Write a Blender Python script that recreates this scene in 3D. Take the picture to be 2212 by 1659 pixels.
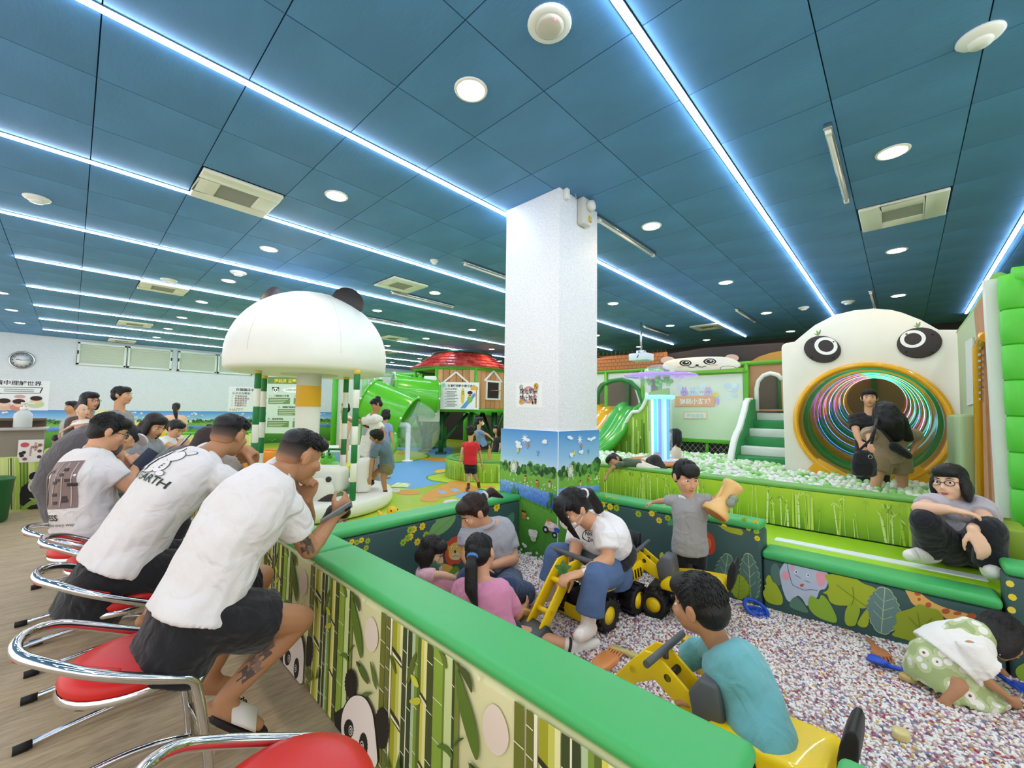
import bpy, bmesh, math, random
from mathutils import Vector, Matrix, noise
for o in list(bpy.data.objects): bpy.data.objects.remove(o)
S = bpy.context.scene; COL = S.collection
random.seed(7)
# ------------------------------------------------------------------ camera, world, exposure
FPX, CX, CY, H = 894.67, 1106.0, 829.5, 1.2
def _cam():
    yaw, pi, ro = math.radians(43.3283), math.radians(3.7113), math.radians(.8117)
    fw = Vector((math.cos(yaw)*math.cos(pi), math.sin(yaw)*math.cos(pi), math.sin(pi)))
    rt = Vector((math.sin(yaw), -math.cos(yaw), 0)); up = rt.cross(fw)
    c, s = math.cos(ro), math.sin(ro)
    return c*rt+s*up, -s*rt+c*up, fw
RT, UP, FW = _cam()
EYE = Vector((0, 0, H))
cd = bpy.data.cameras.new('camera'); cam = bpy.data.objects.new('camera', cd); COL.objects.link(cam)
cd.sensor_fit = 'HORIZONTAL'; cd.sensor_width = 36; cd.lens = 36*FPX/2212; cd.clip_start = .02; cd.clip_end = 200
m = Matrix((RT, UP, -FW)).transposed().to_4x4(); m.translation = EYE; cam.matrix_world = m
S.camera = cam
W = bpy.data.worlds.new('world'); S.world = W; W.use_nodes = True
W.node_tree.nodes['Background'].inputs[0].default_value = (1, .98, .95, 1)
W.node_tree.nodes['Background'].inputs[1].default_value = .9
S.view_settings.view_transform = 'Standard'; S.view_settings.look = 'None'; S.view_settings.gamma = 1
S.view_settings.use_curve_mapping = False
S.view_settings.exposure = 0.88
LED, LAMP = 26.0, 60.0          # radiance of the ceiling strips and of the downlight lenses

# ------------------------------------------------------------------ where a photo pixel lies in the room
def ray(x, y): return FW*FPX + RT*(x-CX) - UP*(y-CY)
def onz(x, y, z): d = ray(x, y); return EYE + d*((z-H)/d.z)
def onx(x, y, X): d = ray(x, y); return EYE + d*(X/d.x)
def ony(x, y, Y): d = ray(x, y); return EYE + d*(Y/d.y)
def at(x, y, dep): return EYE + ray(x, y)*(dep/FPX)       # dep metres in front of the camera
V = lambda *a: Vector(a)
FLOOR, CEIL = -.12, 3.08

# ------------------------------------------------------------------ materials
def lin(h):
    h = h.lstrip('#'); out = []
    for i in (0, 2, 4):
        c = int(h[i:i+2], 16)/255
        out.append(c/12.92 if c <= .04045 else ((c+.055)/1.055)**2.4)
    return (*out, 1)
MATS = {}
def mat(name, hx, rough=.5, metal=0, bump=0, bscale=40, emit=0, alpha=1, trans=0, coat=0, vary=0, vscale=6, sheen=0, stretch=None, ior=1.45):
    if name in MATS: return MATS[name]
    M = bpy.data.materials.new(name); M.use_nodes = True; nt = M.node_tree; B = nt.nodes['Principled BSDF']; L = nt.links.new
    col = lin(hx); B.inputs['Base Color'].default_value = col; B.inputs['Roughness'].default_value = rough
    B.inputs['Metallic'].default_value = metal; B.inputs['Coat Weight'].default_value = coat; B.inputs['IOR'].default_value = ior
    if sheen: B.inputs['Sheen Weight'].default_value = sheen
    if emit: B.inputs['Emission Color'].default_value = col; B.inputs['Emission Strength'].default_value = emit
    if alpha < 1: B.inputs['Alpha'].default_value = alpha
    if trans: B.inputs['Transmission Weight'].default_value = trans
    M.diffuse_color = col
    if bump or vary:
        tc = nt.nodes.new('ShaderNodeTexCoord'); src = tc.outputs['Object']
        if stretch:
            mp = nt.nodes.new('ShaderNodeMapping'); mp.inputs['Scale'].default_value = stretch; L(src, mp.inputs[0]); src = mp.outputs[0]
    if bump:
        n = nt.nodes.new('ShaderNodeTexNoise'); n.inputs['Scale'].default_value = bscale; n.inputs['Detail'].default_value = 3; L(src, n.inputs['Vector'])
        b = nt.nodes.new('ShaderNodeBump'); b.inputs['Strength'].default_value = bump; b.inputs['Distance'].default_value = .01; L(n.outputs['Fac'], b.inputs['Height']); L(b.outputs[0], B.inputs['Normal'])
    if vary:
        n = nt.nodes.new('ShaderNodeTexNoise'); n.inputs['Scale'].default_value = vscale; n.inputs['Detail'].default_value = 4; L(src, n.inputs['Vector'])
        r = nt.nodes.new('ShaderNodeMapRange'); r.inputs['From Min'].default_value = .3; r.inputs['From Max'].default_value = .7; r.inputs['To Min'].default_value = 1-vary; r.inputs['To Max'].default_value = 1+vary*.6; L(n.outputs['Fac'], r.inputs[0])
        mx = nt.nodes.new('ShaderNodeMix'); mx.data_type = 'RGBA'; mx.blend_type = 'MULTIPLY'; mx.inputs['Factor'].default_value = 1
        mx.inputs['A'].default_value = col; L(r.outputs[0], mx.inputs['B']); L(mx.outputs['Result'], B.inputs['Base Color'])
    MATS[name] = M; return M
def P(hx, rough=.55):           # a plain printed / painted colour
    return mat('print_'+hx.lstrip('#')+('' if rough == .55 else '_%d' % (rough*100)), hx, rough)

# ------------------------------------------------------------------ objects
def tag(o, label=None, cat=None, group=None, kind=None):
    if label: o['label'] = label
    if cat: o['category'] = cat
    if group: o['group'] = group
    if kind: o['kind'] = kind
    return o
def thing(name, label, cat, loc=(0, 0, 0), rz=0, group=None):
    o = bpy.data.objects.new(name, None); COL.objects.link(o); o.location = loc; o.rotation_euler.z = rz; o.empty_display_size = .1
    return tag(o, label, cat, group)
def attach(o, parent, world=False):
    if parent is None: return
    o.parent = parent
    if world:
        m = Matrix.Identity(4); p = parent; chain = []
        while p is not None: chain.append(p); p = p.parent
        for p in reversed(chain): m = m @ p.matrix_parent_inverse @ p.matrix_basis
        o.matrix_parent_inverse = m.inverted()
def link(name, me, parent=None, world=False):
    o = bpy.data.objects.new(name, me); COL.objects.link(o); attach(o, parent, world); return o
def copy_tree(o, parent=None):
    c = o.copy(); COL.objects.link(c)
    if parent is not None: c.parent = parent
    for ch in list(o.children): copy_tree(ch, c)
    return c
def perp(d):
    a = Vector((0, 0, 1)) if abs(d.z) < .9 else Vector((1, 0, 0))
    u = d.cross(a).normalized(); return u, d.cross(u).normalized()

class MB:
    """collects simple shapes; build() links them as one mesh object"""
    def __init__(s): s.v = []; s.f = []; s.mi = []; s.ms = []; s.cur = 0; s.sm = []; s.smooth = False
    def use(s, m):
        if m not in s.ms: s.ms.append(m)
        s.cur = s.ms.index(m); return s
    def add(s, vs, fs, smooth=None):
        k = len(s.v); s.v += [tuple(p) for p in vs]
        for f in fs: s.f.append(tuple(i+k for i in f)); s.mi.append(s.cur); s.sm.append(s.smooth if smooth is None else smooth)
        return s
    def box(s, c, size, R=None):
        c = Vector(c); h = [x/2 for x in size]; vs = []
        for x in (-1, 1):
            for y in (-1, 1):
                for z in (-1, 1):
                    p = Vector((x*h[0], y*h[1], z*h[2])); vs.append(c+(R @ p if R else p))
        return s.add(vs, [(0, 1, 3, 2), (4, 6, 7, 5), (0, 4, 5, 1), (2, 3, 7, 6), (0, 2, 6, 4), (1, 5, 7, 3)], False)
    def bar(s, a, b, w, h):
        a, b = Vector(a), Vector(b); d = (b-a); L = d.length; d.normalize(); u, v = perp(d)
        vs = [a+q*L*d+u*x*w/2+v*y*h/2 for q in (0, 1) for x, y in ((-1, -1), (1, -1), (1, 1), (-1, 1))]
        return s.add(vs, [(3, 2, 1, 0), (4, 5, 6, 7), (0, 1, 5, 4), (1, 2, 6, 5), (2, 3, 7, 6), (3, 0, 4, 7)], False)
    def tube(s, pts, r, n=10, closed=False, cap=True):
        pts = [Vector(p) for p in pts]; N = len(pts); rs = r if isinstance(r, (list, tuple)) else [r]*N
        vs = []; u = None
        for i, p in enumerate(pts):
            a = pts[(i-1) % N] if closed or i > 0 else p; b = pts[(i+1) % N] if closed or i < N-1 else p
            d = (b-a).normalized()
            if u is None: u, v = perp(d)
            else:
                u = (u-d*u.dot(d)).normalized()
            v = d.cross(u)
            for k in range(n):
                t = 2*math.pi*k/n; vs.append(p+(u*math.cos(t)+v*math.sin(t))*rs[i])
        fs = []
        for i in range(N if closed else N-1):
            j = (i+1) % N
            for k in range(n): fs.append((i*n+k, i*n+(k+1) % n, j*n+(k+1) % n, j*n+k))
        s.add(vs, fs, True)
        if cap and not closed:
            k = len(s.v)-len(vs)
            s.f.append(tuple(k+i for i in reversed(range(n)))); s.mi.append(s.cur); s.sm.append(False)
            s.f.append(tuple(k+(N-1)*n+i for i in range(n))); s.mi.append(s.cur); s.sm.append(False)
        return s
    def lathe(s, prof, n=24, o=(0, 0, 0), ax=None, smooth=True, cap=True):
        o = Vector(o); ax = Vector(ax or (0, 0, 1)).normalized(); u, v = perp(ax); vs = []
        for r, z in prof:
            for k in range(n):
                t = 2*math.pi*k/n; vs.append(o+ax*z+(u*math.cos(t)+v*math.sin(t))*r)
        fs = [(i*n+k, i*n+(k+1) % n, (i+1)*n+(k+1) % n, (i+1)*n+k) for i in range(len(prof)-1) for k in range(n)]
        if ax.dot(u.cross(v)) < 0: pass
        k0 = len(s.v); s.add(vs, fs, smooth)
        if cap:
            s.f.append(tuple(k0+i for i in reversed(range(n)))); s.mi.append(s.cur); s.sm.append(False)
            s.f.append(tuple(k0+(len(prof)-1)*n+i for i in range(n))); s.mi.append(s.cur); s.sm.append(False)
        return s
    def ball(s, c, r, n=12, R=None):
        c = Vector(c); rr = r if isinstance(r, (list, tuple)) else (r, r, r); vs = []; m = n//2
        for i in range(m+1):
            a = math.pi*i/m
            for k in range(n):
                t = 2*math.pi*k/n; p = Vector((rr[0]*math.sin(a)*math.cos(t), rr[1]*math.sin(a)*math.sin(t), rr[2]*math.cos(a))); vs.append(c+(R @ p if R else p))
        return s.add(vs, [(i*n+k, (i+1)*n+k, (i+1)*n+(k+1) % n, i*n+(k+1) % n) for i in range(m) for k in range(n)], True)
    def prism(s, poly, o, u, v, th, smooth=False):
        """poly: 2D outline in the plane o+u*x+v*y, extruded by th along u x v"""
        o, u, v = Vector(o), Vector(u), Vector(v); n = u.cross(v).normalized()*th; N = len(poly)
        a = [o+u*x+v*y for x, y in poly]; vs = a+[p+n for p in a]
        s.add(vs, [tuple(reversed(range(N))), tuple(range(N, 2*N))], False)
        k = len(s.v)-2*N
        for i in range(N):
            j = (i+1) % N; s.f.append((k+i, k+j, k+N+j, k+N+i)); s.mi.append(s.cur); s.sm.append(smooth)
        return s
    def poly(s, pts): return s.add(pts, [tuple(range(len(pts)))], False)
    def mesh(s, name):
        me = bpy.data.meshes.new(name); me.from_pydata(s.v, [], s.f)
        for m in s.ms: me.materials.append(m)
        me.polygons.foreach_set('material_index', s.mi); me.polygons.foreach_set('use_smooth', s.sm); me.update()
        bm = bmesh.new(); bm.from_mesh(me); bmesh.ops.remove_doubles(bm, verts=bm.verts, dist=1e-5); bmesh.ops.recalc_face_normals(bm, faces=bm.faces); bm.to_mesh(me); bm.free()
        return me
    def build(s, name, m=None, parent=None, world=False, bevel=0, seg=2):
        if m is not None and not s.ms: s.ms = [m]
        o = link(name, s.mesh(name), parent, world)
        if bevel:
            b = o.modifiers.new('edge', 'BEVEL'); b.width = bevel; b.segments = seg; b.limit_method = 'ANGLE'; b.angle_limit = math.radians(40)
            for p in o.data.polygons: p.use_smooth = True
            b.harden_normals = False
        return o
def ell(cx, cy, rx, ry, n=24, a=0, a0=0, a1=2*math.pi):
    full = abs(a1-a0-2*math.pi) < 1e-6; c, s = math.cos(a), math.sin(a); out = []
    for k in range(n if full else n+1):
        t = a0+(a1-a0)*k/n; x, y = rx*math.cos(t), ry*math.sin(t); out.append((cx+x*c-y*s, cy+x*s+y*c))
    return out
def smooth_poly(pts, it=2, closed=True):
    for _ in range(it):
        q = []; N = len(pts)
        for i in range(N if closed else N-1):
            a, b = pts[i], pts[(i+1) % N]
            q += [(a[0]*.75+b[0]*.25, a[1]*.75+b[1]*.25), (a[0]*.25+b[0]*.75, a[1]*.25+b[1]*.75)]
        pts = q if closed else [pts[0]]+q+[pts[-1]]
    return pts

class Print:
    """flat print on a real surface: coloured outlines laid in thin layers on the plane o + u x + v y (metres)"""
    def __init__(s, o, u, v, gap=.0006): s.o, s.u, s.v = Vector(o), Vector(u).normalized(), Vector(v).normalized(); s.n = s.u.cross(s.v).normalized(); s.mb = MB(); s.gap = gap; s.k = 1
    def step(s): s.cnt = getattr(s, 'cnt', 0)+1; return s.cnt*8e-6/s.gap        # no two outlines share a plane
    def p3(s, x, y, k): return s.o+s.u*x+s.v*y+s.n*(s.gap*k)
    def poly(s, pts, hx, k=None, m=None):
        s.mb.use(m or P(hx)); k = (s.k if k is None else k)+s.step(); s.mb.add([s.p3(x, y, k) for x, y in pts], [tuple(range(len(pts)))], False); return s
    def line(s, pts, w, hx, k=None):
        s.mb.use(P(hx)); k = (s.k if k is None else k)+s.step(); N = len(pts); L = []; R = []
        for i in range(N):
            a = Vector(pts[max(i-1, 0)]); b = Vector(pts[min(i+1, N-1)]); d = (b-a); d = d.normalized() if d.length > 1e-9 else Vector((1, 0)); n = Vector((-d.y, d.x)); p = Vector(pts[i]); ww = w[i] if isinstance(w, (list, tuple)) else w
            L.append(s.p3(*(p+n*ww/2), k)); R.append(s.p3(*(p-n*ww/2), k))
        s.mb.add(L+R, [(i, i+1, N+i+1, N+i) for i in range(N-1)], False); return s
    def ell(s, cx, cy, rx, ry, hx, k=None, a=0, n=20): return s.poly(ell(cx, cy, rx, ry, n, a), hx, k)
    def text(s, txt, x, y, size, hx, k=None, rot=0, squeeze=1, bold=0, align='LEFT'):
        me = text_mesh(txt, size, bold, align); c, sn = math.cos(rot), math.sin(rot); k = s.k if k is None else k
        s.mb.use(P(hx)); s.mb.add([s.p3(x+(p.x*squeeze*c-p.y*sn), y+(p.x*squeeze*sn+p.y*c), k) for p in me[0]], me[1], False); return s
    def rect(s, x0, y0, x1, y1, hx, k=None): return s.poly([(x0, y0), (x1, y0), (x1, y1), (x0, y1)], hx, k)
    def uv(s, p): p = Vector(p)-s.o; return (p.dot(s.u), p.dot(s.v))
    def px(s, pts):             # photo pixels -> plane coordinates
        out = []
        for x, y in pts:
            d = ray(x, y); t = (s.o-EYE).dot(s.n)/d.dot(s.n); out.append(s.uv(EYE+d*t))
        return out
    def build(s, name, parent=None, world=False, kind=None):
        me = bpy.data.meshes.new(name); me.from_pydata(s.mb.v, [], s.mb.f)
        for m in s.mb.ms: me.materials.append(m)
        me.polygons.foreach_set('material_index', s.mb.mi); me.update()
        bm = bmesh.new(); bm.from_mesh(me); bm.normal_update()
        for f in bm.faces:
            if f.normal.dot(s.n) < 0: f.normal_flip()
        bm.to_mesh(me); bm.free()
        return link(name, me, parent, world)
_TXT = {}
def text_mesh(txt, size, bold=0, align='LEFT'):
    key = (txt, bold, align)
    if key not in _TXT:
        cu = bpy.data.curves.new('t', 'FONT'); cu.body = txt; cu.size = 1; cu.resolution_u = 2; cu.offset = bold; cu.align_x = align
        o = bpy.data.objects.new('t', cu); COL.objects.link(o)
        dg = bpy.context.evaluated_depsgraph_get(); me = bpy.data.meshes.new_from_object(o.evaluated_get(dg))
        _TXT[key] = ([v.co.copy() for v in me.vertices], [tuple(p.vertices) for p in me.polygons])
        bpy.data.objects.remove(o); bpy.data.curves.remove(cu); bpy.data.meshes.remove(me)
    v, f = _TXT[key]; return [p*size for p in v], f
def leaf_shape(L, w, n=7, bend=0):
    a = [(w*math.sin(math.pi*(i/n)**.8), L*i/n) for i in range(n+1)]
    pts = [(x+bend*(y/L)**2*L, y) for x, y in a]+[(-x+bend*(y/L)**2*L, y) for x, y in reversed(a[1:-1])]
    return pts
def tf(pts, x, y, rot=0, sc=1):
    c, s = math.cos(rot), math.sin(rot); return [(x+sc*(a*c-b*s), y+sc*(a*s+b*c)) for a, b in pts]
# ------------------------------------------------------------------ people
def fuse(mb, name, m, parent=None, vox=.008, smooth=3, fold=0, fscale=.12, adapt=0.0, world=True):
    me = bpy.data.meshes.new('raw'); me.from_pydata(mb.v, [], mb.f)
    bm = bmesh.new(); bm.from_mesh(me); bmesh.ops.remove_doubles(bm, verts=bm.verts, dist=1e-6); bmesh.ops.recalc_face_normals(bm, faces=bm.faces); bm.to_mesh(me); bm.free()
    o = bpy.data.objects.new('raw', me); COL.objects.link(o)
    r = o.modifiers.new('r', 'REMESH'); r.mode = 'VOXEL'; r.voxel_size = vox; r.adaptivity = adapt
    q = o.modifiers.new('s', 'SMOOTH'); q.factor = .5; q.iterations = smooth
    if fold:
        t = bpy.data.textures.new('folds', 'CLOUDS'); t.noise_scale = fscale; t.noise_depth = 1
        d = o.modifiers.new('d', 'DISPLACE'); d.texture = t; d.strength = fold; d.mid_level = .5; d.texture_coords = 'LOCAL'
        q = o.modifiers.new('s2', 'SMOOTH'); q.factor = .5; q.iterations = 2
    dg = bpy.context.evaluated_depsgraph_get(); out = bpy.data.meshes.new_from_object(o.evaluated_get(dg))
    bpy.data.objects.remove(o); bpy.data.meshes.remove(me)
    out.name = name; out.materials.clear(); out.materials.append(m)
    out.polygons.foreach_set('use_smooth', [True]*len(out.polygons))
    return link(name, out, parent, world)
class Flesh(MB):
    def limb(s, a, ra, b, rb, n=10):
        a, b = Vector(a), Vector(b); d = b-a
        if d.length < 1e-5: return s.ball(a, max(ra, rb), 10)
        d.normalize()
        return s.tube([a-d*ra*.92, a-d*ra*.6, a, b, b+d*rb*.6, b+d*rb*.92], [ra*.35, ra*.8, ra, rb, rb*.8, rb*.35], n)
    def chain(s, pts, rs, n=10):
        for i in range(len(pts)-1): s.limb(pts[i], rs[i], pts[i+1], rs[i+1], n)
        return s
    def oval(s, secs, n=18):
        """secs: (centre, half width, half depth, side vector, front vector)"""
        vs = []
        for c, w, d, sd, fr in secs:
            for k in range(n):
                t = 2*math.pi*k/n; vs.append(c+sd*(w*math.cos(t))+fr*(d*math.sin(t)))
        N = len(secs); fs = [(i*n+k, i*n+(k+1) % n, (i+1)*n+(k+1) % n, (i+1)*n+k) for i in range(N-1) for k in range(n)]
        fs += [tuple(reversed(range(n))), tuple(range((N-1)*n, N*n))]
        return s.add(vs, fs, True)
def lerp(a, b, t): return a+(b-a)*t
class Frame:
    def __init__(s, o, fwd, up, sc=1):
        s.o = Vector(o); s.f = Vector(fwd).normalized(); up = Vector(up); s.z = (up-s.f*up.dot(s.f)).normalized(); s.x = s.f.cross(s.z); s.s = sc
        s.R = Matrix((s.x, s.f, s.z)).transposed()
    def p(s, x, y, z): return s.o+(s.x*x+s.f*y+s.z*z)*s.s
    def ball(s, mb, c, r, n=14): return mb.ball(s.p(*c), tuple(k*s.s for k in r), n, s.R)
SKIN = lambda t='a': {'a': mat('skin_warm', 'd9a27e', .5, bump=.08, bscale=90), 'b': mat('skin_tan', 'b98560', .5, bump=.08, bscale=90), 'c': mat('skin_pale', 'e6bb9c', .5, bump=.06, bscale=90)}[t]
def HAIR(c='black'): return {'black': mat('hair_black', '0b0a0c', .38, bump=.6, bscale=260, stretch=(1, 1, .15)), 'brown': mat('hair_brown', '2b1712', .4, bump=.6, bscale=260, stretch=(1, 1, .15)), 'dark': mat('hair_dark', '160f10', .4, bump=.6, bscale=260, stretch=(1, 1, .15))}[c]
def cloth(hx, name=None, b=.25):
    nm = 'cloth_'+(name or hx)
    if nm in MATS: return MATS[nm]
    M = mat(nm, hx, .85, bump=b, bscale=300, sheen=.2); nt = M.node_tree; B = nt.nodes['Principled BSDF']; fine = B.inputs['Normal'].links[0].from_node; tc = next(n for n in nt.nodes if n.type == 'TEX_COORD')
    n = nt.nodes.new('ShaderNodeTexNoise'); n.inputs['Scale'].default_value = 11; n.inputs['Detail'].default_value = 1.5; n.inputs['Distortion'].default_value = 1.2; w = nt.nodes.new('ShaderNodeBump'); w.inputs['Strength'].default_value = .55; w.inputs['Distance'].default_value = .035     # soft creases
    nt.links.new(tc.outputs['Object'], n.inputs['Vector']); nt.links.new(n.outputs['Fac'], w.inputs['Height']); nt.links.new(w.outputs[0], fine.inputs['Normal']); return M
def head_flesh(fl, F, child=False):
    F.ball(fl, (0, -.012, .027), (.074, .093, .083), 18); F.ball(fl, (0, .022, -.035), (.060 if not child else .064, .066, .075 if not child else .066), 16)
    F.ball(fl, (0, .062, -.088 if not child else -.075), (.027, .026, .022)); F.ball(fl, (0, .055, -.045), (.05, .04, .035))
    fl.limb(F.p(0, .084, .008), .008*F.s, F.p(0, .105, -.028), .012*F.s, 8); F.ball(fl, (0, .100, -.031), (.017, .013, .009), 10)
    for sx in (-1, 1):
        F.ball(fl, (sx*.0785, -.010, -.008), (.011, .021, .033), 10); F.ball(fl, (sx*.085, -.016, .004), (.006, .014, .02), 8); F.ball(fl, (sx*.04, .058, -.02), (.026, .024, .024), 10)
def face_parts(F, root, mouth='b8635a', brow='black', lids=True):
    for sx in (-1, 1):
        e = MB(); e.smooth = True; e.use(P('efe9e2', .2)); F.ball(e, (sx*.030, .0695, .004), (.0125, .009, .0062), 12); e.use(P('15100e', .15)); F.ball(e, (sx*.030, .0745, .004), (.007, .0060, .0060), 10); e.build('eye', None, root, True)
        b = MB(); b.tube([F.p(sx*.014, .087, .026), F.p(sx*.032, .085, .031), F.p(sx*.050, .072, .026)], [.0028*F.s, .0036*F.s, .002*F.s], 6); b.build('eyebrow', HAIR(brow), root, True)
    mo = MB(); mo.smooth = True; F.ball(mo, (0, .0845, -.060), (.021, .008, .0045), 12); F.ball(mo, (0, .083, -.067), (.017, .008, .005), 12); mo.build('mouth', P(mouth, .45), root, True)
def tufts(F, n, L, r, m, root, seed=1, zmin=.02, lift=.25, c=(0, -.018, .036), R=(.080, .094, .085)):
    """tapering locks that lie along the scalp"""
    rnd = random.Random(seed); mb = MB(); mb.smooth = True; k = 0
    while k < n:
        a, t = rnd.uniform(0, 2*math.pi), math.acos(rnd.uniform(-.55, 1)); nn = Vector((math.sin(t)*math.cos(a), math.sin(t)*math.sin(a), math.cos(t))); p = Vector((c[0]+nn.x*R[0], c[1]+nn.y*R[1], c[2]+nn.z*R[2]))
        if p.z < zmin+(.05 if nn.y > .45 else (-.04 if nn.y < -.2 else 0)): k += .2; continue
        k += 1; flow = Vector((nn.x*.6+rnd.uniform(-.3, .3), (.9 if nn.y > -.1 else -.5)+rnd.uniform(-.3, .3), -.45 if nn.z < .75 else 0)); flow = (flow-nn*flow.dot(nn)).normalized(); d = F.R @ (flow+nn*lift*rnd.uniform(.3, 1.2)).normalized(); b = F.p(*(p-nn*.004)); w = F.R @ nn; l = L*F.s*rnd.uniform(.7, 1.3)
        mb.tube([b-d*.3*l, b+d*.35*l+w*.002, b+d*l-w*.004*F.s], [r*F.s, r*.85*F.s, r*.15*F.s], 4, cap=False)
    o = mb.build('hair_strands', m, root, True); o['kind'] = 'stuff'; return o
def fade_mat():
    if 'hair_shaved' in MATS: return MATS['hair_shaved']
    M = mat('hair_shaved', '4a3a33', .7, bump=.3, bscale=400); nt = M.node_tree; a = nt.nodes.new('ShaderNodeAttribute'); a.attribute_name = 'fade'; r = nt.nodes.new('ShaderNodeValToRGB'); e = r.color_ramp.elements; e[0].color = lin('b98560'); e[1].color = lin('1b1615'); e[1].position = .75; x = e.new(.35); x.color = lin('5f493e'); nt.links.new(a.outputs['Fac'], r.inputs[0]); nt.links.new(r.outputs[0], nt.nodes['Principled BSDF'].inputs['Base Color']); return M
def hair(F, root, style, color='black', vox=.007, rough=0, seed=3):
    m = HAIR(color); h = Flesh(); B = lambda c, r: F.ball(h, c, r, 16)
    if style in ('fade', 'quiff'):
        B((0, -.008, .062), (.076, .092, .055)); B((0, .05, .075), (.062, .045, .036)); B((0, -.06, .055), (.066, .05, .05))
    elif style == 'bald': B((0, -.022, .034), (.077, .090, .080))
    else:
        B((0, -.020, .036), (.081, .094, .085)); B((0, -.050, -.005), (.077, .064, .075)); B((0, .035, .07), (.068, .056, .045))
        for sx in (-1, 1): B((sx*.068, -.012, .02), (.014, .04, .05))
    if style == 'fringe': B((0, .060, .054), (.062, .034, .034))
    if style == 'bob':
        B((0, -.055, -.045), (.088, .062, .085))
        for sx in (-1, 1): B((sx*.073, .0, -.035), (.026, .05, .085))
        B((0, .05, .062), (.066, .04, .035))
    if style == 'long':
        B((0, -.065, -.08), (.092, .055, .14))
        for sx in (-1, 1): B((sx*.078, .0, -.06), (.026, .048, .12))
    if style == 'bun':
        B((0, -.075, .1), (.042, .042, .04)); B((-.03, -.1, .085), (.025, .025, .022)); B((.035, -.09, .12), (.022, .022, .02))
    if style in ('ponytail',): B((0, -.105, .02), (.03, .028, .028))
    o = fuse(h, 'hair', m, root, vox, 2)
    if style == 'fade':
        g = Flesh(); F.ball(g, (0, -.024, .024), (.0752, .0845, .072), 16); F.ball(g, (0, -.048, -.018), (.066, .0545, .048), 14); o2 = fuse(g, 'shaved_hair', fade_mat(), root, vox, 2); o2['label'] = 'closely shaved sides'
        at_ = o2.data.attributes.new('fade', 'FLOAT', 'POINT'); at_.data.foreach_set('value', [max(0, min(1, ((v.co-F.o).dot(F.z)/F.s+.045)/.10)) for v in o2.data.vertices])
    if rough:
        if style == 'fade': tufts(F, rough, .024, .0042, m, root, seed, .05, .45, (0, -.006, .060), (.077, .094, .057))
        else: tufts(F, rough, .030, .0045, m, root, seed, .02 if style not in ('bob', 'ponytail', 'long') else .005, .22 if style in ('short', 'fringe', 'bun') else .06)
    return o
def tail(root, pts, r, color='black', name='ponytail', tie=None):
    m = MB(); m.smooth = True; n = len(pts); pts = [Vector(p) for p in pts]; base = pts[0]
    fl = Flesh(); fl.chain(pts, [r*(.7 if i == 0 else (1 if i < n-1 else .25)) for i in range(n)]); o = fuse(fl, name, HAIR(color), root, .006, 2)
    if tie:
        t = MB(); d = (pts[1]-pts[0]).normalized(); u, v = perp(d); t.tube([pts[0]+d*.012+(u*math.cos(a)+v*math.sin(a))*r*.62 for a in [k*math.pi/5 for k in range(10)]], r*.3, 8, True); t.build('hair_tie', P(tie), root, True)
    return o
def hand(fl, w, d, n, side, s=1, curl=.5, spread=.12, rf=.0088, tcurl=.4):
    """w wrist, d finger direction, n direction the palm faces, side = +1/-1 for the thumb side along d x n"""
    d = Vector(d).normalized(); n = Vector(n); n = (n-d*n.dot(d)).normalized(); x = d.cross(n)*side
    fl.oval([(w+d*k*s, a*s, b*s, x, n) for k, a, b in ((-.01, .024, .02), (.02, .031, .019), (.05, .041, .0165), (.085, .041, .013), (.092, .036, .010))], 12)
    for i, (off, L) in enumerate(((.031, .068), (.0105, .076), (-.0105, .071), (-.030, .056))):
        b = w+(d*.084+x*off)*s; dd = (d+x*(off*spread*12)*.3).normalized(); a = curl*(1+.12*i); p = [b]; ang = 0
        for k, f in enumerate((.45, .32, .26)):
            ang += a*(.55, .9, .6)[k]; p.append(p[-1]+(dd*math.cos(ang)+n*math.sin(ang))*L*f*s)
        fl.chain(p, [rf*s, rf*.98*s, rf*.9*s, rf*.8*s], 8)
    b = w+(d*.025+x*.03)*s; t = (d*.62+x*.62+n*.35).normalized(); p1 = b+t*.038*s; t2 = (d*.85+x*.15+n*tcurl).normalized(); p2 = p1+t2*.032*s; p3 = p2+(t2+n*tcurl*.6-x*.2).normalized()*.024*s
    fl.chain([b, p1, p2, p3], [.0135*s, .0115*s, .0098*s, .0085*s], 8)
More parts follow.
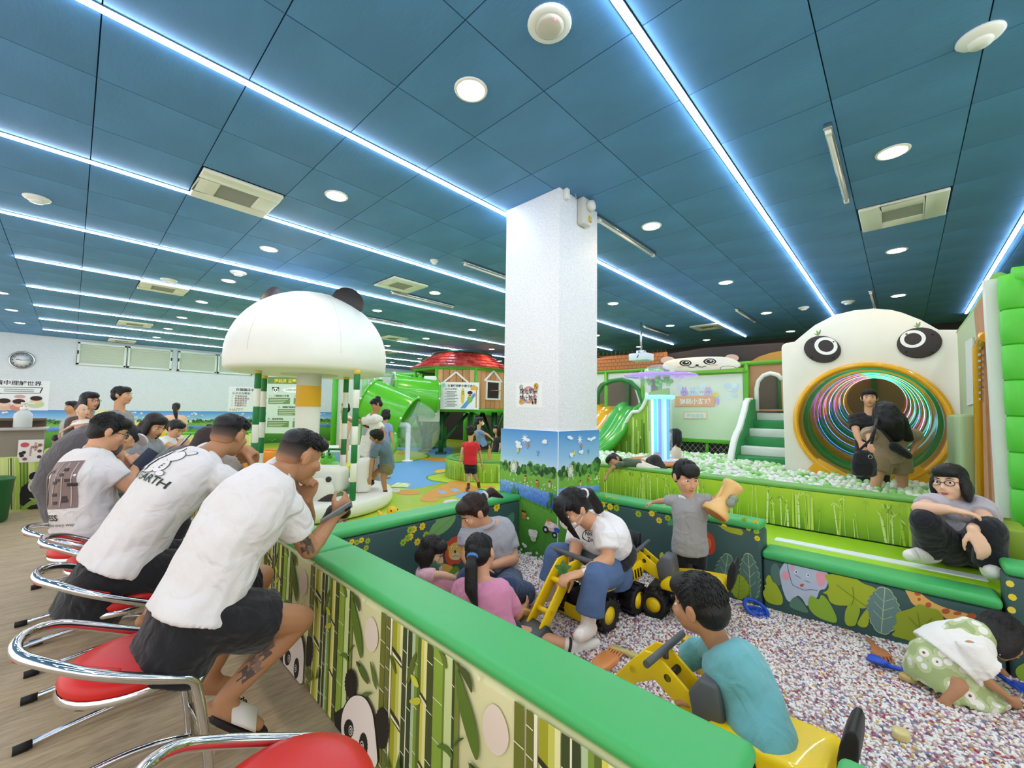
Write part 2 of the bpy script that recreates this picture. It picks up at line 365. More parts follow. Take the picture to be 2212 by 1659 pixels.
def person(label, J, s=1.0, face=None, hup=None, group=None, skin='a', hs=None, child=False, vox=.009, build=1.0, hstyle='short', hcol='black', hrough=0,
           top=None, tcol='ffffff', sleeve=.6, hem=-.12, loose=1.0, bottom='pants', bcol='15151c', leg=1.0, bloose=1.0, shoes=None, socks=None, facial=True, curl=.5, fold=.012, hands=None, arms=True, legs=True, glasses=None, mask=None, base=None, name='person', side=None, hside=None, curls=(None, None), bmat=None, tmat=None):
    J = {k: (at(*v) if isinstance(v, tuple) else Vector(v)) for k, v in J.items()}
    pel, ch, hd = J['pel'], J['chest'], J['head']
    spine = (ch-pel).normalized()
    if side is None: side = (J['shr']-J['shl']) if 'shr' in J and 'shl' in J else spine.cross(-Vector(face)) if face is not None else RT
    side = Vector(side); side = (side-spine*side.dot(spine)).normalized(); front = spine.cross(side)*-1        # side points to the person's right
    front = side.cross(spine)*-1
    hsd = Vector(hside) if hside is not None else (J['hir']-J['hil'] if 'hir' in J and 'hil' in J else side); hsd = hsd.normalized()
    J.setdefault('shl', ch-side*.165*s*build-spine*.035*s); J.setdefault('shr', ch+side*.165*s*build-spine*.035*s)
    J.setdefault('hil', pel-hsd*.085*s); J.setdefault('hir', pel+hsd*.085*s)
    face = Vector(face if face is not None else front).normalized()
    hup = Vector(hup) if hup is not None else (hd-ch)
    hs = hs or s**.6; vox = vox*1.07
    if child: hs = hs
    if base is None:
        lo = min((v.z for v in J.values())); base = Vector((pel.x, pel.y, lo))
    root = thing(name, label, 'person', base, 0, group)
    F = Frame(hd, face, hup, hs); sk = SKIN(skin)
    mid = J.get('mid', lerp(pel, ch, .48)); 
    def spine_at(t):
        if t <= 0: return pel+(mid-pel)*(t/.48)
        if t < .48: return lerp(pel, mid, t/.48)
        return lerp(mid, ch, (t-.48)/.52)
    def torso(fl, k, t0, t1, extra=0, W=None):
        prof = ((-.35, .150, .105), (-.18, .166, .112), (0, .166, .114), (.2, .152, .106), (.42, .146, .104), (.62, .160, .113), (.8, .170, .113), (.92, .155, .092), (1.0, .115, .066), (1.05, .062, .055))
        secs = []
        for t, w, d in prof:
            if t < t0-1e-6 or t > t1+1e-6: continue
            c = spine_at(t); sd = (hsd*(1-max(0, min(1, t)))+side*max(0, min(1, t))).normalized(); ax = spine_at(t+.05)-spine_at(t-.05); ax.normalize(); sd = (sd-ax*sd.dot(ax)).normalized(); fr = sd.cross(ax)
            b = build if t < .8 else 1
            secs.append((c, (w*s*b+extra)*k, (d*s*b+extra)*k, sd, fr))
        fl.oval(secs, 20)
    # -- one continuous body
    fl = Flesh(); torso(fl, .88, -.18, 1.05)
    nk = lerp(ch, hd, .1); fl.limb(nk-spine*.03*s, .060*s, F.p(0, -.018, -.05), .052*hs, 12)
    head_flesh(fl, F, child)
    if arms:
        for q, sg in (('l', -1), ('r', 1)):
            if 'el'+q not in J: continue
            sh, el, wr = J['sh'+q], J['el'+q], J['wr'+q]
            fl.limb(lerp(ch, sh, .45)-spine*.02*s, .046*s, sh, .050*s); fl.chain([sh, lerp(sh, el, .5), el], [.052*s, .047*s, .039*s]); fl.chain([el, lerp(el, wr, .3), wr], [.039*s, .041*s, .026*s])
            hd_ = (hands or {}).get(q); d = (wr-el).normalized()
            if hd_ is None: hand(fl, wr, d, (pel*.5+ch*.5-wr), sg, s*(1.0 if s > .75 else 1.02), curl if curls[0 if q == 'l' else 1] is None else curls[0 if q == 'l' else 1], rf=.0088 if vox < .0075 else .0105)
            elif hd_ != 'none':
                hand(fl, wr, hd_[0], hd_[1], hd_[2] if len(hd_) > 2 else sg, s, hd_[3] if len(hd_) > 3 else curl, rf=.0088 if vox < .0075 else .0105)
    if legs:
        for q in 'lr':
            if 'kn'+q not in J: continue
            hp, kn, an = J['hi'+q], J['kn'+q], J['an'+q]
            fl.chain([hp, lerp(hp, kn, .5), kn], [.082*s, .07*s, .054*s], 12); fl.chain([kn, lerp(kn, an, .32), an], [.052*s, .052*s, .034*s], 12)
            to = J.get('to'+q, an+(front*.16-Vector((0, 0, .05)))*s); u = (to-an); u.z = 0
            heel = an-u.normalized()*.035*s+Vector((0, 0, -.035*s)) if abs((to-an).normalized().z) < .8 else an
            fl.chain([heel, lerp(heel, to, .6), to], [.035*s, .036*s, .024*s]); fl.limb(an, .034*s, lerp(heel, to, .45), .034*s)
            if shoes or socks:
                g = Flesh(); e = .011 if shoes else .005; g.chain([heel, lerp(heel, to, .6), to], [.036*s+e, .037*s+e, .026*s+e]); g.limb(an, .035*s+e, lerp(heel, to, .45), .034*s+e)
                if not shoes: g.limb(lerp(an, kn, .22), .038*s+e, an, .036*s+e)
                fuse(g, 'shoe' if shoes else 'sock', cloth(shoes or socks, b=.1), root, vox*.9, 2)
    fuse(fl, 'body', sk, root, vox, 3)
    # -- clothes
    if top:
        g = Flesh(); t0 = -.35 if hem < -.3 else (-.18 if hem < -.1 else (0 if hem < .1 else .2)); torso(g, loose, t0, 1.0, .012)
        g.limb(lerp(ch, J['shl'], .25)-spine*.01*s, .066*s, J['shl'], .064*s); g.limb(lerp(ch, J['shr'], .25)-spine*.01*s, .066*s, J['shr'], .064*s)
        for q in 'lr':
            if 'el'+q not in J or sleeve <= 0: continue
            sh, el, wr = J['sh'+q], J['el'+q], J['wr'+q]; a = min(sleeve, 1)
            e = lerp(sh, el, a); g.tube([sh-(el-sh).normalized()*.03*s, lerp(sh, e, .15), lerp(sh, e, .5), e], [.045*s, .068*s*loose, .066*s*loose, (.064 if sleeve <= 1 else .05)*s*loose], 14)
            if sleeve > 1: g.limb(e, .05*s, lerp(el, wr, sleeve-1), .04*s)
        o = fuse(g, {'tee': 'shirt'}.get(top, top), tmat or cloth(tcol), root, vox, 3, fold*(s if s < 1 else 1), .13*s)
    if bottom:
        g = Flesh(); torso(g, .97 if hem < -.05 else 1.06, -.35, .2 if hem > .05 else (0 if hem > -.05 else -.18), .004)
        for q in 'lr':
            if 'kn'+q not in J: continue
            hp, kn, an = J['hi'+q], J['kn'+q], J['an'+q]
            if bottom == 'pants':
                e = lerp(kn, an, leg); g.chain([hp, lerp(hp, kn, .5), kn], [.093*s*bloose, .082*s*bloose, .067*s*bloose], 12); g.tube([kn-(an-kn).normalized()*.03*s, kn, lerp(kn, e, .5), e], [.05*s, .067*s*bloose, .063*s*bloose, .062*s*bloose*(1.0 if bloose <= 1.1 else 1.15)], 14)
            else:
                e = lerp(hp, kn, leg); g.tube([hp-(kn-hp).normalized()*.05*s, hp, lerp(hp, e, .5), e], [.06*s, .096*s*bloose, .096*s*bloose, .094*s*bloose], 14)
        fuse(g, {'pants': 'trousers'}.get(bottom, bottom), bmat or cloth(bcol), root, vox, 3, fold*.8*s, .1*s)
    if hstyle: hair(F, root, hstyle, hcol, min(vox, .007), hrough)
    if facial: face_parts(F, root, brow='black')
    if glasses:
        g = MB()
        for sx in (-1, 1):
            g.tube([F.p(sx*.034+.024*math.cos(a), .092, .002+.017*math.sin(a)) for a in [k*math.pi/8 for k in range(16)]], .0022*F.s, 6, True); g.tube([F.p(sx*.057, .09, .006), F.p(sx*.077, .05, .008), F.p(sx*.08, -.01, .002)], .0022*F.s, 6)
        g.tube([F.p(-.011, .094, .006), F.p(.011, .094, .006)], .002*F.s, 6); g.build('eyeglasses', P(glasses, .3), root, True)
    if mask:
        g = Flesh(); F.ball(g, (0, .062, -.048), (.056, .052, .042), 16); F.ball(g, (0, .085, -.028), (.02, .03, .02), 10); fuse(g, 'face_mask', cloth(mask, b=.1), root, min(vox, .006), 2)
        e = MB()
        for sx in (-1, 1): e.tube([F.p(sx*.05, .075, -.03), F.p(sx*.074, .02, -.015), F.p(sx*.08, -.02, .0)], .0018*F.s, 5); e.tube([F.p(sx*.05, .06, -.07), F.p(sx*.072, .02, -.045), F.p(sx*.08, -.02, -.02)], .0018*F.s, 5)
        e.build('mask_loop', P(mask), root, True)
    root['_'] = 0; del root['_']
    return root, J, F, dict(side=side, front=front, spine=spine)
def decal_on(root, cloth_obj, P2, name, off=.0025):
    """wrap a flat print onto the garment it belongs to"""
    me = bpy.data.meshes.new(name); me.from_pydata(P2.mb.v, [], P2.mb.f)
    for m in P2.mb.ms: me.materials.append(m)
    me.polygons.foreach_set('material_index', P2.mb.mi)
    bm = bmesh.new(); bm.from_mesh(me); bmesh.ops.triangulate(bm, faces=bm.faces)
    for _ in range(3):
        es = [e for e in bm.edges if e.calc_length() > .03]
        if not es: break
        bmesh.ops.subdivide_edges(bm, edges=es, cuts=1); bmesh.ops.triangulate(bm, faces=bm.faces)
    bm.to_mesh(me); bm.free()
    inv = cloth_obj.matrix_basis; n = P2.n
    from mathutils.bvhtree import BVHTree
    bvh = BVHTree.FromPolygons([v.co.copy() for v in cloth_obj.data.vertices], [tuple(p.vertices) for p in cloth_obj.data.polygons])
    miss = set(); gone = 0
    for v in me.vertices:
        h = (v.co-P2.o).dot(n); loc, nn, i, d = bvh.ray_cast(v.co+n*.4, -n)
        if loc is None or nn.dot(n) < .12: miss.add(v.index)
        else: v.co = loc+n*(off+h)
    if miss:
        bm = bmesh.new(); bm.from_mesh(me); bm.verts.ensure_lookup_table(); bmesh.ops.delete(bm, geom=[bm.verts[i] for i in miss], context='VERTS'); bm.to_mesh(me); bm.free()
    return link(name, me, root, True)
def part_of(root, nm):
    for c in root.children:
        if c.name.split('.')[0] == nm: return c
# ------------------------------------------------------------------ the setting
def struct(name, mb_or_me, m=None, parent=None, **k):
    o = mb_or_me.build(name, m, parent, **k) if isinstance(mb_or_me, MB) else link(name, mb_or_me, parent)
    if parent is None: o['kind'] = 'structure'
    return o
wood = mat('floor_vinyl', 'bda888', .5, vary=.32, vscale=2.2, stretch=(1, 3.2, 1), bump=.05, bscale=30)
nt = wood.node_tree; B = nt.nodes['Principled BSDF']
tc = nt.nodes.new('ShaderNodeTexCoord'); mp = nt.nodes.new('ShaderNodeMapping'); mp.inputs['Scale'].default_value = (3, 16, 1); mp.inputs['Rotation'].default_value = (0, 0, .35)
n2 = nt.nodes.new('ShaderNodeTexNoise'); n2.inputs['Scale'].default_value = 3; n2.inputs['Detail'].default_value = 6; n2.inputs['Roughness'].default_value = .7
rr = nt.nodes.new('ShaderNodeValToRGB'); rr.color_ramp.elements[0].position = .3; rr.color_ramp.elements[0].color = lin('8f785c'); rr.color_ramp.elements[1].position = .62; rr.color_ramp.elements[1].color = lin('cbb798')
mx = nt.nodes.new('ShaderNodeMix'); mx.data_type = 'RGBA'; mx.inputs['Factor'].default_value = .6
old = B.inputs['Base Color'].links[0].from_socket; L = nt.links.new
L(tc.outputs['Object'], mp.inputs[0]); L(mp.outputs[0], n2.inputs['Vector']); L(n2.outputs['Fac'], rr.inputs[0]); L(old, mx.inputs['A']); L(rr.outputs[0], mx.inputs['B']); L(mx.outputs['Result'], B.inputs['Base Color'])
f = MB(); f.box((-1.04, 6.5, FLOOR-.05), (3.92, 22, .1)); struct('floor', f, wood)
f = MB(); f.box((6.46, 6.5, FLOOR-.05), (11.08, 22, .1)); pf = struct('floor_playground', f, mat('play_floor', 'b9cf35', .28, coat=.2))
z8 = lambda *p: [(720+x/4.608, 740+y/4.608) for x, y in p]
pr = Print((0, 0, FLOOR), (1, 0, 0), (0, 1, 0), .0008)
def fl(pts, c, k=1, it=2): pr.poly(smooth_poly(pr.px(z8(*pts)), it), c, k)
fl([(380, 1400), (400, 1230), (600, 1195), (760, 1170), (1130, 1165), (1185, 1200), (1180, 1290), (1000, 1315), (910, 1335), (960, 1372), (1120, 1390), (880, 1442), (780, 1462), (650, 1440), (540, 1400)], '6ea9de')
fl([(560, 1045), (760, 1035), (1060, 1030), (1190, 1030), (1190, 1140), (980, 1140), (940, 1100), (760, 1065), (600, 1066)], '6ea9de')
fl([(1180, 1525), (1330, 1480), (1480, 1465), (1700, 1490), (1720, 1550), (1320, 1580)], '78b0e4')
fl([(1170, 1230), (1180, 1280), (1000, 1310), (905, 1338), (960, 1378), (1120, 1398), (1690, 1510), (1760, 1420), (1600, 1330), (1300, 1250)], '2f8f3a', 2); fl([(1172, 1240), (1185, 1285), (1010, 1315), (925, 1340), (970, 1372), (1125, 1390), (1680, 1500), (1730, 1420), (1600, 1335), (1300, 1255)], 'bdd233', 3)
fl([(560, 1068), (760, 1068), (930, 1100), (975, 1140), (860, 1165), (700, 1195), (560, 1200)], '2f8f3a', 2); fl([(560, 1074), (760, 1074), (915, 1104), (955, 1138), (850, 1160), (700, 1185), (560, 1190)], 'bdd233', 3)
for p in ([(860, 1540), (960, 1480), (1130, 1400), (1250, 1380), (1330, 1400), (1450, 1450), (1440, 1480), (1290, 1490), (1180, 1535), (940, 1545)], [(820, 1155), (1140, 1140), (1160, 1180), (1000, 1185)]): fl(p, 'd99a3f', 4, 1)
for x, y, a, b in ((960, 1562, 100, 26), (740, 1492, 125, 26), (1230, 1392, 90, 16), (1550, 1442, 70, 16), (680, 1100, 60, 14), (1090, 1275, 90, 14)): fl(ell(x, y, a, b, 14), 'd99a3f', 4, 1)
fl(ell(1180, 1590, 85, 30, 14), 'd8d2cc', 4, 1); fl([(980, 1290), (1100, 1255), (1170, 1275), (1060, 1300)], 'f0c92e', 4, 1)
fl(ell(620, 1470, 50, 22, 12), 'c9cfc4', 4, 1)
for x, y in ((1030, 1480), (1160, 1460)): fl([(x, y), (x+60, y-10), (x+110, y+18), (x+50, y+30)], '8fb9e2', 5, 0)
for k in range(5): fl([(560+k*26, 1440), (640+k*30, 1395+k*4), (700+k*20, 1400), (620+k*30, 1442)], ['e6efc3', 'cfe38a'][k % 2], 6, 0)
pr.build('floor_print', pf)
# ceiling: dark deck, tiles of .603 x .612 m laid in a grid
f = MB(); f.box((4.5, 6.5, CEIL+.06), (15.2, 22, .1)); ceil = struct('ceiling', f, mat('ceiling_deck', '16344c', .9))
TX, TY, DX, DY = 1.198, 1.474, .603, .612
tb = MB(); tb.use(mat('ceiling_tile', '5890c2', .62, vary=.22, vscale=1.6, bump=.12, bscale=55, stretch=(1, .35, 1))); tb.box((0, 0, .007), (DX-.006, DY-.006, .014)); tile_me = tb.mesh('ceiling_tile')
holes = {}
tiles = []
for i in range(-7, 18):
    for j in range(-9, 26):
        c = V(TX+(i+.5)*DX, TY+(j+.5)*DY, CEIL); d = c-EYE
        w = d.dot(FW); vis = w > .2 and -1.35 < d.dot(RT)/w < 1.35 and d.dot(UP)/w < 1.05
        tiles.append((not vis, d.length, c, i, j))
tiles.sort(key=lambda t: t[:2])
rest = MB(); rest.ms = [MATS['ceiling_tile']]
VENTS = {(-1, 4), (6, -3), (3, 6), (-1, 11), (13, 2), (-1, 18), (3, 13), (7, 13), (3, 20), (-1, 24), (9, 17)}
for n, (nv, dd, c, i, j) in enumerate(tiles):
    if (i, j) in VENTS: continue
    if n < 290:
        o = link('ceiling_tile', tile_me, ceil); o.location = c
    else: rest.box((c.x, c.y, c.z+.007), (DX-.006, DY-.006, .014))
o = rest.build('ceiling_tile_field', None, ceil); o['kind'] = 'stuff'
# air vents set in the grid
vw = mat('vent_white', 'e9ead9', .45); vg = mat('vent_grey', 'a9aca2', .5); vd = mat('vent_dark', '4b4d49', .6)
for i, j in sorted(VENTS):
    c = V(TX+(i+.5)*DX, TY+(j+.5)*DY, CEIL); near = (i, j) in ((-1, 4), (6, -3), (3, 6))
    t = thing('air_vent', {(-1, 4): 'large cream square ceiling vent crossed by a light strip above the seated men', (6, -3): 'cream ceiling vent with a slatted dark centre near the right edge', (3, 6): 'cream ceiling vent above the panda merry-go-round and near the pillar', (-1, 11): 'cream vent between light strips left of the panda dome', (13, 2): 'cream vent beside the end of the strip over the projector screen', (-1, 18): 'small cream vent high above the standing man in grey', (3, 13): 'cream vent behind the right ear of the panda dome', (7, 13): 'cream vent above the tube slide', (3, 20): 'thin cream vent over the rules board', (-1, 24): 'thin cream vent nearest the shuttered windows', (9, 17): 'farthest cream vent above the red playhouse roof'}[(i, j)], 'vent', c, 0, 'ceiling air vents' if near else 'distant ceiling vents')
    fr = MB(); h = DX/2-.01
    for a, b, w, d in ((0, h-.075, 2*h, .15), (0, -h+.075, 2*h, .15), (h-.075, 0, .15, 2*h-.3), (-h+.075, 0, .15, 2*h-.3)): fr.box((a, b, -.012), (w, d, .03))
    fr.build('frame', vw, t, bevel=.008); g = MB(); g.box((0, 0, .01), (.32, .32, .01)); g.build('backing', vd if (i, j) == (6, -3) else vg, t)
    sl = MB()
    for k in range(12 if near else 7): q = -.14+.28*k/(11 if near else 6); sl.box((q, 0, -.008), (.009, .3, .02), Matrix.Rotation(.5, 3, 'Y')) if (i, j) == (6, -3) else sl.box((0, q, -.008), (.3, .012, .02), Matrix.Rotation(.6, 3, 'X'))
    o = sl.build('slats' if False else 'louvre_blades', vg, t); o['kind'] = 'stuff'
# LED strips
led = mat('led_strip', 'dcebff', .5, emit=LED); alu = mat('aluminium', 'c9cdd2', .35, metal=1)
ends = {-.89: 10.95, .887: 11.1, 2.70: 11.05, 4.5: 11.15, 6.34: 11.1, 8.17: 11.1, 10.05: 11.1, 11.9: 11.1, 13.7: 11.1, 15.6: 11.1}
nth = ['right-hand light strip running above the green padded climbing frame', 'white light strip running from the middle of the ceiling to the panda tunnel wall', 'white light strip ending behind the top of the pillar', 'second long light strip from the pillar, passing over the large vent', 'third light strip from the pillar, above the panda dome', 'fourth light strip from the pillar, just above the dome ears', 'fifth light strip from the pillar counting towards the shuttered windows', 'third light strip from the shuttered wall', 'second light strip from the shuttered wall', 'light strip nearest the shuttered wall']
for k, (y, x1) in enumerate(sorted(ends.items())):
    t = thing('light_strip', nth[k], 'light', (-.6, y, CEIL), 0, 'ceiling light strips')
    b = MB(); b.box(((x1+.6)/2, 0, -.003), (x1+.6, .044, .008)); b.build('channel', alu, t)
    b = MB(); b.box(((x1+.6)/2, 0, -.012), (x1+.6, .026, .012)); b.build('diffuser', led, t)
# downlights: ring and glowing lens
lens = mat('downlight_lens', 'ffe6c4', .5, emit=LAMP); ringm = mat('lamp_ring', 'f3f1ea', .4)
n = 0
for ix, x in enumerate((-.93, 1.5, 3.9, 6.31, 8.72, 11.0)):
    for iy, y in enumerate((-1.85, -.01, 1.78, 3.58, 5.41, 7.25, 9.1, 11.05, 12.93, 14.85)):
        if (x < 0 and iy in (6,)) : continue
        p = V(x, y, CEIL); d = p-EYE; w = d.dot(FW)
        d0 = {(1, 2): 'round ceiling downlight nearest the camera, straight above the pit wall', (1, 3): 'round downlight beside the large vent with the light strip across it', (3, 1): 'round downlight beyond the slatted vent', (2, 1): 'bright downlight beside the bare lamp batten and slatted vent', (2, 2): 'downlight just right of the top of the pillar'}
        X_, Y_ = (CX+FPX*d.dot(RT)/w, CY-FPX*d.dot(UP)/w) if w > .2 else (-1, -1); seen = 0 <= X_ <= 2212 and 0 <= Y_ <= 1659; O = ('nearest', 'second', 'third', 'fourth', 'fifth', 'sixth', 'seventh', 'eighth', 'ninth', 'tenth')
        row = {0: 'third row right of the pillar', 1: 'second row right of the pillar', 2: 'row just right of the pillar', 3: 'row just left of the pillar'}.get(iy) or '%s row from the shuttered windows' % O[9-iy]
        lab = d0.get((ix, iy)) or ('%s ceiling downlight from the camera in the %s' % (O[ix], row) if seen else 'round ceiling downlight outside the picture')
        t = thing('downlight', lab, 'light', p, 0, 'ceiling downlights' if seen else 'downlights outside the picture')
        b = MB(); b.lathe([(.083, 0), (.098, -.004), (.095, -.010), (.080, -.012), (.076, -.004)], 24, cap=False); b.build('ring', ringm, t)
        b = MB(); b.lathe([(.078, -.0045), (.05, -.0075), (.004, -.008)], 20, cap=True); b.build('lens', lens, t)
# sensors and speakers
wh = mat('plastic_white', 'eeeee6', .35); gr = mat('speaker_mesh', 'd8d2c4', .7, bump=.4, bscale=400)
def ceil_round(x, y, r, label, grille=False, red=False, name='smoke_detector'):
    t = thing(name, label, 'sensor' if name == 'smoke_detector' else 'speaker', onz(x, y, CEIL))
    b = MB(); b.lathe([(r, 0), (r*1.02, -.008), (r*.92, -.018), (r*.70, -.021 if grille else -.03), (.002, -.021 if grille else -.04)], 28); b.build('housing', wh, t)
    if grille: b = MB(); b.lathe([(r*.68, -.021), (r*.5, -.028), (.002, -.031)], 24); b.build('grille', gr, t)
    else: b = MB(); b.lathe([(r*.55, -.03), (r*.5, -.048), (.002, -.052)], 20); b.build('sensor_head', wh, t)
    if red: b = MB(); b.ball((-.02, -.05, -.026), .006, 8); b.build('indicator', mat('led_red', 'ff4a5a', .4, emit=4), t)['label'] = 'glowing red indicator'
ceil_round(1187, 50, .105, 'round white ceiling unit with grey grille and a red light', True, True, 'ceiling_speaker')
ceil_round(2117, 77, .085, 'white smoke detector near the top right corner')
ceil_round(938, 562, .05, 'small white smoke detector near the pillar')
ceil_round(365, 604, .10, 'round white ceiling plate beside the vent left of the panda dome'); ceil_round(515, 588, .10, 'round cream ceiling plate between two downlights above the dome'); ceil_round(80, 427, .09, 'pale round ceiling plate near the left edge'); ceil_round(1832, 651, .09, 'flat white ceiling disc just above the panda tunnel'); ceil_round(1736, 664, .08, 'faint round ceiling plate left of the panda tunnel strip')
# bare lamp battens
chrome_b = mat('batten_steel', 'b9b9b4', .25, metal=1)
for k, (x, y, lab) in enumerate(((3.23, .29, 'chrome lamp batten beside the slatted vent'), (3.33, 2.06, 'chrome lamp batten meeting the right side of the pillar'), (3.26, 3.95, 'chrome lamp batten half hidden left of the pillar'), (3.34, 5.8, 'chrome lamp batten below the vent above the merry-go-round'), (8.06, .29, 'short lamp batten over the panda tunnel'), (7.98, 2.09, 'chrome lamp batten over the stairs'), (3.6, 7.85, 'chrome lamp batten beside the dome ear'), (8.3, 3.97, 'chrome lamp batten next to the projector pole'))):
    t = thing('lamp_batten', lab, 'light', (x, y, CEIL)); b = MB(); b.box((.63, 0, -.02), (1.26, .045, .036)); b.build('body', chrome_b, t, bevel=.005)
    b = MB(); b.tube([(.06, 0, -.052), (1.2, 0, -.052)], .013, 10); b.build('lamp_tube', mat('tube_off', 'd8d8d0', .25), t)
    for e in (.04, 1.22): b = MB(); b.box((e, 0, -.045), (.03, .034, .034)); b.build('end_cap', wh, t)
# walls
wm = mat('wall_white', 'e2e6e8', .8, vary=.05, vscale=30, bump=.2, bscale=120); dk = mat('wall_dark', '3a3330', .9)
f = MB(); f.box((4.5, 17.25, 1.5), (15.2, .2, 3.3)); wl = struct('wall_left', f, wm)
f = MB(); f.box((12.0, 6.5, 1.5), (.2, 22, 3.3)); struct('wall_back', f, dk)
f = MB(); f.box((8.2, -2.6, 1.5), (7.7, .2, 3.3)); struct('wall_right', f, mat('wall_right_green', '5c6b50', .9))
# wall mural and pillar mural share one printed scene
def ramp_mat(name, stops, axis=2, lo=0, hi=1, noise_amt=0, nscale=30):
    if name in MATS: return MATS[name]
    M = bpy.data.materials.new(name); M.use_nodes = True; nt = M.node_tree; B = nt.nodes['Principled BSDF']; B.inputs['Roughness'].default_value = .45; L = nt.links.new
    tc = nt.nodes.new('ShaderNodeTexCoord'); sp = nt.nodes.new('ShaderNodeSeparateXYZ'); L(tc.outputs['Object'], sp.inputs[0])
    r = nt.nodes.new('ShaderNodeMapRange'); r.inputs['From Min'].default_value = lo; r.inputs['From Max'].default_value = hi; L(sp.outputs[axis], r.inputs[0]); src = r.outputs[0]
    if noise_amt:
        n = nt.nodes.new('ShaderNodeTexNoise'); n.inputs['Scale'].default_value = nscale; n.inputs['Detail'].default_value = 4; L(tc.outputs['Object'], n.inputs['Vector'])
        a = nt.nodes.new('ShaderNodeMath'); a.operation = 'MULTIPLY_ADD'; a.inputs[1].default_value = noise_amt; L(n.outputs['Fac'], a.inputs[0]); L(src, a.inputs[2]); s2 = nt.nodes.new('ShaderNodeMath'); s2.operation = 'SUBTRACT'; s2.inputs[1].default_value = noise_amt/2; L(a.outputs[0], s2.inputs[0]); src = s2.outputs[0]
    cr = nt.nodes.new('ShaderNodeValToRGB'); e = cr.color_ramp.elements
    for k, (p, c) in enumerate(stops):
        q = e[k] if k < 2 else e.new(p); q.position = p; q.color = lin(c)
    L(src, cr.inputs[0]); L(cr.outputs[0], B.inputs['Base Color']); MATS[name] = M; return M
sky = ramp_mat('mural_sky', [(0, 'e9f4fb'), (.35, '9ccbef'), (1, '3f8fd6')], 2, .68, 1.05)
grs = ramp_mat('mural_grass', [(0, '2f6d23'), (.5, '5da33a'), (1, '8cc44e')], 2, -.1, .75, .35, 25)
riv = ramp_mat('mural_river', [(0, '3d6fc4'), (.5, '5f93df'), (1, '9cc3f2')], 2, .4, .62, .9, 40)
def tree_blob(pr, x, y, w, h, cs, k, rnd):
    for i in range(14):
        a = rnd.uniform(0, 2*math.pi); d = rnd.uniform(0, 1)**.5; q = rnd.uniform(.22, .42)
        pr.ell(x+math.cos(a)*d*w*.6, y+h*.5+math.sin(a)*d*h*.42, w*q, h*q*.8, rnd.choice(cs), k+rnd.randrange(3), 0, 9)
